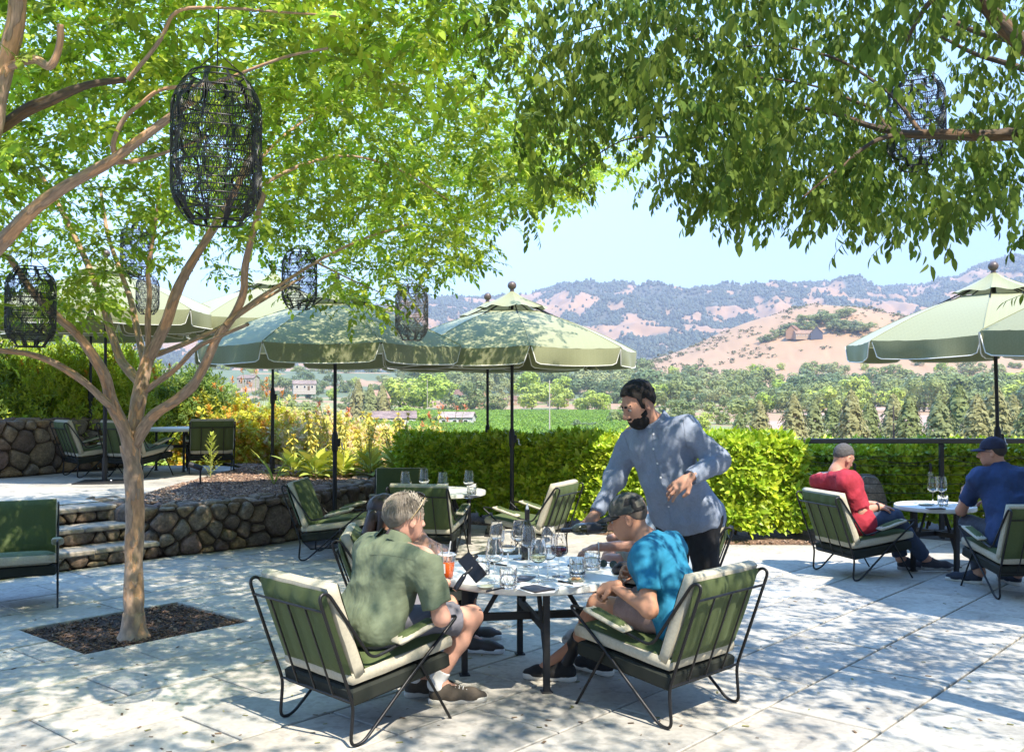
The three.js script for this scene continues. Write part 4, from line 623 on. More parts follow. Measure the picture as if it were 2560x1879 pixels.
{
  const l0 = makeLantern(); let used = false;
  // [photo x of axis, y of its foot, y of its top, distance]
  [[540, 556, 185, 4.05, 'largest black woven lantern, hanging below a pale limb'], [75, 866, 668, 6.0, 'black woven lantern hanging low over the fieldstone wall'], [340, 690, 560, 8.2, 'black woven lantern hanging among the forked limbs'], [368, 785, 690, 10.4, 'small black woven lantern half hidden behind the fork of the tree'], [748, 772, 625, 8.0, 'black woven lantern hanging in front of the terrace parasols'], [1029, 850, 712, 9.6, 'grey sunlit woven lantern hanging at the edge of the crown'], [2292, 420, 185, 5.6, 'black woven lantern among the dark leaves above the red shirted guest']].forEach(([x, yb, yt, d, label], i) => {
    const p = P(x, yb, d), h = (yb - yt) / FPX * d; const l = used ? dup(l0, p, i * 0.7, label) : l0; if (!used) { used = true; l0.position.copy(p); l0.userData.label = label; } l.scale.setScalar(h / 0.62);
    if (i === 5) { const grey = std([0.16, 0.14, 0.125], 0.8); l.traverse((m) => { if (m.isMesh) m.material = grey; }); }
  });
}
// ---------- cable railing with festoon bulbs ----------
{
  const rl = thing('cable_railing', 'dark steel railing with thin cables along the terrace edge', 'railing'), d = 11.3, x0 = 3.15, x1 = 8.2, h = 1.10;
  part('top_rail', box(x1 - x0, 0.055, 0.10, (x0 + x1) / 2, h - 0.0, -d, 0.008), std([0.045, 0.04, 0.038], 0.5), rl);
  for (const x of [3.2, 4.85, 6.5, 8.1]) part('post', box(0.045, h - 0.03, 0.045, x, (h - 0.03) / 2, -d, 0.004), M.steelMatt, rl);
  for (let k = 0; k < 9; k++) part('cable', tube([V(x0, 0.1 + k * 0.103, -d), V(x1, 0.1 + k * 0.103, -d)], 0.004, 5), M.steelMatt, rl);
  const s = thing('string_lights', 'string of clear bulbs on a sagging wire along the railing', 'string lights'), pts = []; for (let i = 0; i <= 40; i++) { const x = lerp(x0, x1, i / 40), f = (x - x0) % 0.85 / 0.85; pts.push(V(x, 0.90 - 0.07 * Math.sin(f * Math.PI) + 0.02, -d + 0.06)); } part('wire', tube(pts, 0.005, 5), M.black, s);
  for (let x = x0 + 0.7; x < x1; x += 0.85) { const b = part('bulb', lathe([[0, -0.205], [0.02, -0.195], [0.03, -0.17], [0.024, -0.14], [0.014, -0.12]], 14), phys([1, 0.97, 0.9], 0.05, { transmission: 0.9, thickness: 0 }), s); b.position.set(x, 0.885, -d + 0.06); part('socket', lathe([[0.006, -0.03], [0.016, -0.05], [0.016, -0.125], [0.0, -0.125]], 12), M.black, b); }
}
// boulder beyond the railing
{ const g = new THREE.IcosahedronGeometry(1, 4), p = g.attributes.position; for (let i = 0; i < p.count; i++) { const v = V(p.getX(i), p.getY(i), p.getZ(i)), n = 0.72 + 0.55 * fbm(v.x * 1.3 + 4, v.y * 1.3, v.z * 1.3, 4); p.setXYZ(i, v.x * n * 0.26, v.y * n * 0.40, v.z * n * 0.24); } g.computeVertexNormals(); const m = solo('boulder', boxUV(g.toNonIndexed()), stoneMats[5], 'rough upright boulder just outside the cable railing', 'boulder'); m.geometry.computeVertexNormals(); m.geometry = uvBox(g); m.position.copy(P(2165, 1245, 11.55)).setY(0.28); }
// garden spotlight on a stake
{ const s = thing('garden_spotlight', 'black cylinder garden spotlight on a short stake in the mulch', 'spotlight', G(500, 1226, 0.47)); part('stake', tube([V(0, -0.05, 0), V(0, 0.24, 0)], 0.012, 8), std([0.04, 0.025, 0.02], 0.7), s); const h = part('lamp_housing', lathe([[0, 0], [0.03, 0], [0.032, 0.01], [0.032, 0.15], [0.036, 0.16], [0.03, 0.16], [0.028, 0.145], [0, 0.145]], 16), M.steelMatt, s); h.position.set(0.02, 0.265, 0); h.rotation.z = 1.25; }
// ---------- glassware ----------
const lineGlass = phys([1, 1, 1], 0.015, { transmission: 1, thickness: 0, ior: 1.5 });
const wineWhite = phys([0.85, 0.80, 0.45], 0.03, { transmission: 0.95, thickness: 0.02, ior: 1.33 }), wineRed = phys([0.10, 0.004, 0.012], 0.05, { transmission: 0.5, thickness: 0.02, ior: 1.33 });
function makeGlass() {
  const t = thing('wine_glass', '', 'wine glass');
  part('bowl', lathe([[0.004, 0.105], [0.018, 0.108], [0.036, 0.118], [0.044, 0.135], [0.0455, 0.15], [0.041, 0.19], [0.033, 0.232], [0.0322, 0.232], [0.040, 0.19], [0.0443, 0.15], [0.0428, 0.135], [0.035, 0.12], [0.017, 0.1105], [0, 0.1095]], 26), M.solidGlass, t);
  part('stem', lathe([[0, 0.003], [0.008, 0.006], [0.004, 0.02], [0.0034, 0.06], [0.0045, 0.105], [0, 0.107]], 12), M.solidGlass, t);
  part('foot', lathe([[0, 0], [0.037, 0], [0.038, 0.0015], [0.036, 0.003], [0.01, 0.006], [0, 0.0065]], 26), M.solidGlass, t);
  return t;
}
const glass0 = makeGlass(); let glassUsed = false;
function wineGlass(pos, label, group, fill, s = 1) { let g; if (!glassUsed) { glassUsed = true; g = glass0; g.position.copy(pos); tag(g, label, 'wine glass', group); } else { g = dup(glass0, pos, pos.x * 7, label, group); if (!group) delete g.userData.group; } g.scale.setScalar(s); if (fill) part('wine', lathe([[0, 0.1105], [0.017, 0.1115], [0.0345, 0.121], [0.0422, 0.1355], [0.0432, 0.142 + 0.006 * fill], [0, 0.142 + 0.006 * fill]], 24), fill > 1 ? wineRed : wineWhite, g); return g; }
function makeTumbler() { const t = thing('cut_tumbler', '', 'tumbler'); part('body', (() => { const g = lathe([[0, 0], [0.036, 0], [0.039, 0.004], [0.040, 0.03], [0.0415, 0.095], [0.0390, 0.095], [0.0365, 0.03], [0.035, 0.016], [0, 0.014]], 36), p = g.attributes.position; return g; })(), M.solidGlass, t);
  const cuts = []; for (let k = 0; k < 12; k++) { const a = k / 12 * 2 * Math.PI; for (const [a2, y0, y1] of [[a + 0.5, 0.008, 0.05], [a - 0.5, 0.008, 0.05], [a, 0.05, 0.088]]) { const r = 0.0402; cuts.push(tube([V(Math.cos(a) * r, y0, Math.sin(a) * r), V(Math.cos((a + a2) / 2) * (r + 0.001), (y0 + y1) / 2, Math.sin((a + a2) / 2) * (r + 0.001)), V(Math.cos(a2) * (r + 0.0006), y1, Math.sin(a2) * (r + 0.0006))], 0.0016, 4)); } } part('cut_ridges', merge(cuts), M.solidGlass, t);
  part('water', lathe([[0, 0.016], [0.0345, 0.018], [0.036, 0.03], [0.0375, 0.06], [0, 0.06]], 24), phys([1, 1, 1], 0.01, { transmission: 1, thickness: 0.02, ior: 1.33 }), t); return t; }
const tum0 = makeTumbler(); let tumUsed = false;
function tumbler(pos, label, group, s = 1) { let g; if (!tumUsed) { tumUsed = true; g = tum0; g.position.copy(pos); tag(g, label, 'tumbler', group); } else { g = dup(tum0, pos, pos.x * 5, label, group); if (!group) delete g.userData.group; } g.scale.setScalar(s); return g; }
const onT1 = (x, y) => G(x, y, H1);
{
  const grp = 'wine glasses on the main table', lab = 'empty clear wine glass in the cluster on the main table';
  // photo pixel of each foot centre
  [[1242, 1402, 0], [1270, 1430, 0], [1322, 1416, 0], [1236, 1457, 0], [1372, 1418, 0], [1298, 1398, 0]].forEach(([x, y]) => wineGlass(onT1(x, y), lab, grp, 0, 1.06));
  wineGlass(onT1(1346, 1458), 'wine glass with a little white wine, near the tasting sheets', null, 1, 1.06);
  wineGlass(onT1(1370, 1450), 'tall empty wine glass between the white wine and the red wine', null, 0, 1.06);
  wineGlass(onT1(1397, 1441), 'wine glass with red wine being poured by the waiter', null, 3, 1.06);
  wineGlass(onT1(1088, 1468), 'empty wine glass half hidden by the green shirted man', null, 0, 1.0);
  const tg = 'cut tumblers on the main table';
  [[1205, 1436, 'cut crystal tumbler behind the phone gimbal'], [1271, 1470, 'cut crystal tumbler beside the empty green dish'], [1444, 1441, 'cut crystal tumbler beside the dish of snacks'], [1481, 1424, 'cut crystal tumbler next to the sunglasses']].forEach(([x, y, l]) => tumbler(onT1(x, y), l, null, 1.12));
}
const bottleGeo = () => lathe([[0, 0], [0.034, 0], [0.0375, 0.006], [0.0375, 0.18], [0.034, 0.205], [0.018, 0.235], [0.0145, 0.25], [0.0145, 0.298], [0.016, 0.30], [0.016, 0.31], [0.012, 0.312], [0, 0.312]], 26);
const bottleM = phys([0.02, 0.022, 0.010], 0.08, { clearcoat: 0.6 });
const labelM = std([0.03, 0.03, 0.035], 0.5);
function bottle(name, label) { const b = thing(name, label, 'bottle'); part('body', bottleGeo(), bottleM, b); part('capsule', lathe([[0.0152, 0.245], [0.0155, 0.298], [0.0168, 0.30], [0.0168, 0.311]], 18), std([0.02, 0.018, 0.02], 0.35), b); part('paper_label', lathe([[0.0379, 0.05], [0.0379, 0.15]], 26), labelM, b); return b; }
{ const b = bottle('wine_bottle', 'dark wine bottle standing behind the cluster of glasses'); b.position.copy(onT1(1318, 1397)); part('pourer', lathe([[0.008, 0.312], [0.010, 0.32], [0.006, 0.335], [0.004, 0.35], [0, 0.35]], 12), std([0.8, 0.8, 0.8], 0.3), b); }
{ // orange iced drink
  const c = thing('drink_cup', 'clear plastic cup of orange drink with lid and straw', 'cup', onT1(1118, 1445)); c.scale.setScalar(1.1);
  part('cup', lathe([[0, 0], [0.030, 0], [0.031, 0.004], [0.044, 0.118], [0.0455, 0.12], [0.0455, 0.123], [0.043, 0.121], [0.030, 0.006], [0, 0.005]], 26), M.glass, c); part('drink', lathe([[0, 0.006], [0.0295, 0.006], [0.0385, 0.082], [0, 0.082]], 24), phys([0.85, 0.16, 0.01], 0.25, { transmission: 0.35, thickness: 0, ior: 1.33 }), c);
  part('lid', lathe([[0, 0.128], [0.035, 0.130], [0.041, 0.126], [0.047, 0.124], [0.047, 0.119], [0.0462, 0.119]], 26), phys([0.9, 0.9, 0.9], 0.15, { transmission: 0.6, thickness: 0 }), c); part('straw', tube([V(-0.012, 0.03, 0), V(0.018, 0.19, 0)], 0.0035, 8), M.white, c); part('paper_label', (() => { const g = new THREE.CylinderGeometry(0.0405, 0.0358, 0.05, 10, 1, true, Math.PI * 1.65, 0.9); g.translate(0, 0.055, 0); return g; })(), std([0.75, 0.72, 0.66], 0.8), c);
}
{ // phone clamped in a small gimbal
  const g = thing('phone_gimbal', 'black phone clamped at a slant in a short handheld gimbal', 'phone gimbal'); const foot = P(1137, 1470, 5.6).setY(H1 + 0.016), head = P(1165, 1433, 5.66), ph = P(1178, 1420, 5.68);
  foot.copy(G(1137, 1474, H1 + 0.014)); head.copy(P(1162, 1436, -foot.z + 0.03)); ph.copy(P(1181, 1418, -foot.z + 0.05));
  part('handle', merge([tube(smooth([foot, foot.clone().lerp(head, 0.5), head], 6), [0.014, 0.014, 0.0145, 0.0145, 0.014, 0.013, 0.011], 12), tube([foot.clone().lerp(head, -0.02), foot], 0.015, 12)]), std([0.01, 0.012, 0.018], 0.2), g); part('arm', tube(fillet([head, head.clone().add(V(0.022, 0.018, -0.012)), ph], 0.012), 0.0075, 8), M.black, g);
  const f = part('phone', box(0.078, 0.155, 0.011, 0, 0, 0, 0.004), M.black, g); f.position.copy(ph); f.quaternion.copy(qe(-0.12, 0.12, 0.68)); part('screen', box(0.070, 0.146, 0.001, 0, 0, 0.0062, 0), phys([0.008, 0.009, 0.012], 0.06), f); part('clamp', box(0.03, 0.016, 0.02, 0.046, 0.03, -0.002, 0.003), M.black, f);
}
const dishM = phys([0.30, 0.32, 0.24], 0.35, { clearcoat: 0.3 });
const dishGeo = lathe([[0, 0.004], [0.030, 0.004], [0.046, 0.014], [0.0475, 0.014], [0.033, 0.0], [0, 0]], 30);
solo('snack_dish', dishGeo, dishM, 'empty shallow green dish beside a pen', 'dish').position.copy(onT1(1214, 1471));
{ const d = thing('snack_dish', 'shallow green dish holding brown snacks', 'dish', onT1(1440, 1453)); part('dish', dishGeo, dishM, d); const R = rng(4); for (let k = 0; k < 6; k++) { const m = part('snack', new THREE.IcosahedronGeometry(0.010, 1), std(k % 2 ? [0.28, 0.13, 0.05] : [0.45, 0.28, 0.12], 0.7), d); m.position.set((R() - 0.5) * 0.04, 0.014, (R() - 0.5) * 0.04); m.scale.set(1.2, 0.7, 0.9); } }
function pen(x0, y0, x1, y1, label) { const a = onT1(x0, y0).add(V(0, 0.006, 0)), b = onT1(x1, y1).add(V(0, 0.006, 0)); const p = thing('pen', label, 'pen'); part('barrel', tube([a, a.clone().lerp(b, 0.95), b], [0.0052, 0.0052, 0.002], 8), M.black, p); part('clip', tube([a.clone().add(V(0, 0.006, 0)), a.clone().lerp(b, 0.28).add(V(0, 0.006, 0))], 0.0015, 4), M.steelMatt, p); }
pen(1216, 1481, 1265, 1470, 'black pen lying beside the empty green dish'); pen(1396, 1455, 1434, 1462, 'black pen lying beside the dish of snacks'); pen(1224, 1410, 1268, 1416, 'dark pen lying behind the glasses'); pen(1420, 1416, 1432, 1418, 'short dark pen behind the tumblers');
function sheet(poly, mat, name, label, cat, th = 0.003, lift = 0) { const w = poly.map(([x, y]) => onT1(x, y)); const sh = new THREE.Shape(w.map((v) => new THREE.Vector2(v.x, v.z))); const g = new THREE.ExtrudeGeometry(sh, { depth: th, bevelEnabled: false }).rotateX(Math.PI / 2); g.translate(0, H1 + 0.0015 + lift + th, 0); return solo(name, boxUV(g.index ? g.toNonIndexed() : g), mat, label, cat); }
sheet([[1287, 1472], [1345, 1458], [1400, 1470], [1385, 1482], [1330, 1484]], std([0.70, 0.69, 0.66], 0.8), 'tasting_sheet', 'white tasting sheet under the dark booklet', 'paper', 0.001);
sheet([[1300, 1472], [1334, 1465], [1388, 1476], [1338, 1484]], std([0.022, 0.018, 0.024], 0.45), 'menu_booklet', 'dark menu booklet lying on a white sheet at the table edge', 'booklet', 0.006, 0.003);
const emblemBooklet = sheet([[1286, 1450], [1300, 1440], [1340, 1442], [1322, 1452], [1292, 1457]], std([0.05, 0.04, 0.045], 0.5), 'menu_booklet', 'dark booklet with a round pale emblem behind the tumbler', 'booklet', 0.004);
{ const e = onT1(1306, 1447); part('emblem', lathe([[0, 0], [0.028, 0], [0.028, 0.0015], [0, 0.0015]], 24), std([0.45, 0.36, 0.36], 0.6), emblemBooklet).position.set(e.x, H1 + 0.007, e.z); }
sheet([[1400, 1462], [1440, 1454], [1470, 1462], [1430, 1470]], std([0.72, 0.71, 0.68], 0.8), 'tasting_sheet', 'white tasting sheet beside the dish of snacks', 'paper', 0.001);
{ // sunglasses on the table
  const s = thing('sunglasses', 'dark sunglasses lying beside the tumblers', 'sunglasses', onT1(1521, 1420)); const lens = phys([0.03, 0.05, 0.045], 0.08); for (const k of [-1, 1]) { const m = part('lens', new THREE.SphereGeometry(0.026, 16, 10), lens, s); m.scale.set(1, 0.9, 0.16); m.position.set(k * 0.032, 0.025, 0); m.rotation.x = -0.3; part('temple', tube(smooth([V(k * 0.06, 0.03, 0), V(k * 0.062, 0.028, -0.08), V(k * 0.06, 0.005, -0.13)], 6), 0.002, 5), M.black, s); } part('bridge', tube([V(-0.01, 0.03, 0), V(0.01, 0.03, 0)], 0.002, 5), M.black, s); s.rotation.y = -0.5;
}
{ // dark bag of cloth at the table edge by the guests
  const b = thing('dark_clutch', 'dark cloth pouch at the table edge below the sunglasses', 'pouch', onT1(1570, 1432)); const g = cushion(0.17, 0.05, 0.11, 0.01, 0.02, 8, 8, 9); part('body', g, std([0.012, 0.012, 0.015], 0.8), b); b.children[0].position.y = 0.03; b.children[0].rotation.z = 0.25; part('flap', panel(0.15, 0.06, 0.006, 0.03, 6, 3), std([0.02, 0.02, 0.024], 0.7), b).position.set(0, 0.032, 0.02);
}
// things on the small table under the parasols
{
  const q = (x, y) => G(x, y, 0.60), grp = 'wine glasses on the parasol table', lab = 'wine glass on the small white table under the parasols';
  [[1014, 1236], [1060, 1227], [1107, 1238], [1172, 1232]].forEach(([x, y]) => wineGlass(q(x, y + 14), lab, grp, 0, 1.2));
  tumbler(q(1037, 1243), 'tumbler between the wine glasses on the small white table', null, 1.0); tumbler(q(1179, 1236), 'tumbler beside the folded napkin on the small white table', null, 1.2);
  const nap = solo('folded_napkin', box(0.14, 0.012, 0.09, 0, 0.006, 0, 0.003), std([0.03, 0.032, 0.045], 0.8), 'dark folded napkin on the small white table', 'napkin'); nap.position.copy(q(1180, 1243)); nap.rotation.y = 0.5;
}
// things on the guests' table by the railing
{
  const q = (x, y) => G(x, y, 0.60);
  wineGlass(q(2333, 1262), 'wine glass on the table by the railing, nearer the red shirt', null, 0, 1.15); wineGlass(q(2355, 1262), 'wine glass on the table by the railing, nearer the navy shirt', null, 0, 1.15);
  tumbler(q(2358, 1266), 'tumbler of water on the table by the railing', null, 1.1);
  solo('side_plate', dishGeo.clone().scale(1.5, 1, 1.5), dishM, 'small grey plate on the table by the railing, beside the glasses', 'plate').position.copy(q(2315, 1263));
  solo('side_plate', dishGeo.clone().scale(1.7, 1, 1.7), std([0.65, 0.63, 0.6], 0.4), 'pale plate in front of the navy shirted guest', 'plate').position.copy(q(2420, 1264));
  const ph = solo('phone', box(0.155, 0.009, 0.076, 0, 0.005, 0, 0.003), M.black, 'black phone lying flat on the table by the railing', 'phone'); ph.position.copy(q(2340, 1272)); ph.rotation.y = 0.15;
}
// ================= PEOPLE =================
const dot = (a, b) => a.x * b.x + a.y * b.y + a.z * b.z;
const smin = (a, b, k) => { const h = Math.max(k - Math.abs(a - b), 0) / k; return Math.min(a, b) - h * h * k * 0.25; };
// pieces: tapered capsules, optionally cut flat past their end; ellipsoids in a frame
const cap = (a, b, ra, rb, o = {}) => { const ab = b.clone().sub(a), L2 = ab.lengthSq() || 1e-9; const n = ab.clone().normalize(), m = Math.max(ra, rb); const f = (x, y, z) => { const px_ = x - a.x, py_ = y - a.y, pz_ = z - a.z; const t = clamp((px_ * ab.x + py_ * ab.y + pz_ * ab.z) / L2, 0, 1); const dx = px_ - ab.x * t, dy = py_ - ab.y * t, dz = pz_ - ab.z * t; let d = Math.sqrt(dx * dx + dy * dy + dz * dz) - (ra + (rb - ra) * t); if (o.cut) d = Math.max(d, (x - b.x) * n.x + (y - b.y) * n.y + (z - b.z) * n.z); return d; }; f.lo = V(Math.min(a.x, b.x) - m, Math.min(a.y, b.y) - m, Math.min(a.z, b.z) - m); f.hi = V(Math.max(a.x, b.x) + m, Math.max(a.y, b.y) + m, Math.max(a.z, b.z) + m); return f; };
const ell = (c, r, X, Y, Z) => { const m = Math.max(r[0], r[1], r[2]); const f = (x, y, z) => { const qx = x - c.x, qy = y - c.y, qz = z - c.z; const u = (qx * X.x + qy * X.y + qz * X.z) / r[0], v = (qx * Y.x + qy * Y.y + qz * Y.z) / r[1], w = (qx * Z.x + qy * Z.y + qz * Z.z) / r[2]; const k0 = Math.sqrt(u * u + v * v + w * w); if (k0 < 1e-6) return -m; const k1 = Math.sqrt(u * u / (r[0] * r[0]) + v * v / (r[1] * r[1]) + w * w / (r[2] * r[2])); return k0 * (k0 - 1) / k1; }; f.lo = c.clone().addScalar(-m); f.hi = c.clone().addScalar(m); return f; };
const blend = (pieces, k) => { const f = (x, y, z) => { let d = 1e9; for (const p of pieces) { const e = p(x, y, z); d = d > 1e8 ? e : smin(d, e, k); } return d; }; f.lo = pieces.reduce((s, p) => s.min(p.lo), V(1e9, 1e9, 1e9)); f.hi = pieces.reduce((s, p) => s.max(p.hi), V(-1e9, -1e9, -1e9)); return f; };
function nets(f, cell, pad = 0.03, lo = f.lo, hi = f.hi) { // surface nets
  const o = lo.clone().addScalar(-pad), n = hi.clone().addScalar(pad).sub(o).divideScalar(cell), NX = Math.ceil(n.x) + 1, NY = Math.ceil(n.y) + 1, NZ = Math.ceil(n.z) + 1;
  const g = new Float32Array(NX * NY * NZ); const B = 4;
  // coarse skip: blocks far from the surface keep one value
  for (let k = 0; k < NZ; k += B) for (let j = 0; j < NY; j += B) for (let i = 0; i < NX; i += B) {
    const c = f(o.x + (i + B / 2) * cell, o.y + (j + B / 2) * cell, o.z + (k + B / 2) * cell), far = Math.abs(c) > cell * B * 1.6;
    for (let kk = k; kk < Math.min(NZ, k + B); kk++) for (let jj = j; jj < Math.min(NY, j + B); jj++) for (let ii = i; ii < Math.min(NX, i + B); ii++) g[(kk * NY + jj) * NX + ii] = far ? c : f(o.x + ii * cell, o.y + jj * cell, o.z + kk * cell);
  }
  const id = new Int32Array(NX * NY * NZ).fill(-1), pos = [], idx = []; const S = [1, NX, NX * NY], C = [0, 1, NX, NX + 1, NX * NY, NX * NY + 1, NX * NY + NX, NX * NY + NX + 1];
  const E = [[0, 1], [0, 2], [0, 4], [1, 3], [1, 5], [2, 3], [2, 6], [4, 5], [4, 6], [3, 7], [5, 7], [6, 7]];
  for (let k = 0; k < NZ - 1; k++) for (let j = 0; j < NY - 1; j++) for (let i = 0; i < NX - 1; i++) {
    const q = (k * NY + j) * NX + i; let inside = 0; for (let c = 0; c < 8; c++) if (g[q + C[c]] < 0) inside++; if (inside === 0 || inside === 8) continue;
    let x = 0, y = 0, z = 0, m = 0; for (const [a, b] of E) { const va = g[q + C[a]], vb = g[q + C[b]]; if ((va < 0) === (vb < 0)) continue; const t = va / (va - vb); x += (a & 1) + ((b & 1) - (a & 1)) * t; y += (a >> 1 & 1) + ((b >> 1 & 1) - (a >> 1 & 1)) * t; z += (a >> 2 & 1) + ((b >> 2 & 1) - (a >> 2 & 1)) * t; m++; }
    id[q] = pos.length / 3; pos.push(o.x + (i + x / m) * cell, o.y + (j + y / m) * cell, o.z + (k + z / m) * cell);
  }
  for (let k = 1; k < NZ - 1; k++) for (let j = 1; j < NY - 1; j++) for (let i = 1; i < NX - 1; i++) {
    const q = (k * NY + j) * NX + i, s = g[q] < 0; for (let ax = 0; ax < 3; ax++) { if ((g[q + S[ax]] < 0) === s) continue; const u = S[(ax + 1) % 3], v = S[(ax + 2) % 3]; const a = id[q], b = id[q - u], c = id[q - u - v], d = id[q - v]; if (a < 0 || b < 0 || c < 0 || d < 0) continue; s ? idx.push(a, b, c, a, c, d) : idx.push(a, c, b, a, d, c); }
  }
  const geo = new THREE.BufferGeometry(); geo.setAttribute('position', new THREE.Float32BufferAttribute(pos, 3)); geo.setIndex(idx); geo.computeVertexNormals();
  const uv = new Float32Array(pos.length / 3 * 2), nn = geo.attributes.normal; for (let i = 0; i < pos.length / 3; i++) { uv[i * 2] = pos[i * 3] + pos[i * 3 + 2] * 0.8; uv[i * 2 + 1] = pos[i * 3 + 1] + pos[i * 3 + 2] * 0.3; } geo.setAttribute('uv', new THREE.BufferAttribute(uv, 2));
  return geo;
}
const mid = (a, b, t = 0.5) => a.clone().lerp(b, t);
// hand: wrist, pointing direction, palm normal (out of the palm), curl per finger joint, which side the thumb is on
function handPieces(w, dir, pal, curl, thumb, s = 1) {
  const D = dir.clone().normalize(), N = pal.clone().addScaledVector(D, -dot(pal, D)).normalize(), X = D.clone().cross(N).multiplyScalar(thumb); const q = (d, x, n) => w.clone().addScaledVector(D, d * s).addScaledVector(X, x * s).addScaledVector(N, n * s); const out = [];
  out.push(cap(q(-0.03, 0, 0), q(0.03, 0, 0), 0.026 * s, 0.024 * s), cap(q(0.02, 0.020, 0), q(0.085, 0.026, 0), 0.017 * s, 0.014 * s), cap(q(0.02, -0.018, 0), q(0.08, -0.028, 0), 0.017 * s, 0.013 * s), cap(q(0.03, 0, 0), q(0.088, 0, 0), 0.018 * s, 0.014 * s));
  const fingers = [];
  [[0.030, 0.086, 0.072, 0.0092], [0.010, 0.092, 0.080, 0.0094], [-0.011, 0.089, 0.075, 0.0090], [-0.030, 0.080, 0.058, 0.0080]].forEach(([x, d, L, r], i) => { let p = q(d, x, 0), a = curl[0] * (1 + 0.12 * i); for (let k = 0; k < 3; k++) { const l = L * [0.46, 0.32, 0.24][k]; const e = p.clone().addScaledVector(D, Math.cos(a) * l * s).addScaledVector(N, Math.sin(a) * l * s).addScaledVector(X, x * 0.12 * s * (1 - k * 0.4)); fingers.push(cap(p, e, r * s * (1 - 0.08 * k), r * s * (0.94 - 0.1 * k))); p = e; a += curl[1]; } });
  let p = q(0.02, 0.034, 0.006); const t1 = q(0.052, 0.056, 0.022), t2 = q(0.078, 0.058 - 0.02 * curl[0], 0.034 + 0.012 * curl[0]); fingers.push(cap(p, t1, 0.014 * s, 0.011 * s), cap(t1, t2, 0.011 * s, 0.0085 * s));
  const palmF = blend(out, 0.02 * s), f = (x, y, z) => { let d = palmF(x, y, z); for (const g of fingers) d = smin(d, g(x, y, z), 0.006); return d; };
  f.lo = fingers.reduce((a, g) => a.min(g.lo), palmF.lo.clone()); f.hi = fingers.reduce((a, g) => a.max(g.hi), palmF.hi.clone()); return f;
}
const skinTex = tex(128, (u, v) => { const a = tnoise(u, v, 6, 61, 3), b = tnoise(u, v, 40, 62, 2); return [0.96 + 0.06 * (a - 0.5) + 0.03 * (b - 0.5), 0.93 + 0.10 * (a - 0.5) + 0.03 * (b - 0.5), 0.91 + 0.1 * (a - 0.5)]; }, true, 4);
const skinM = (c) => phys(c, 0.5, { map: skinTex, sheen: 0.2, sheenColor: rgb(0.8, 0.5, 0.4), specularIntensity: 0.4 });
const clothM = (c, o = {}) => std(c, 0.88, { map: T.cloth, bumpMap: T.clothB, bumpScale: 0.016, ...o });
const HEADS = {};
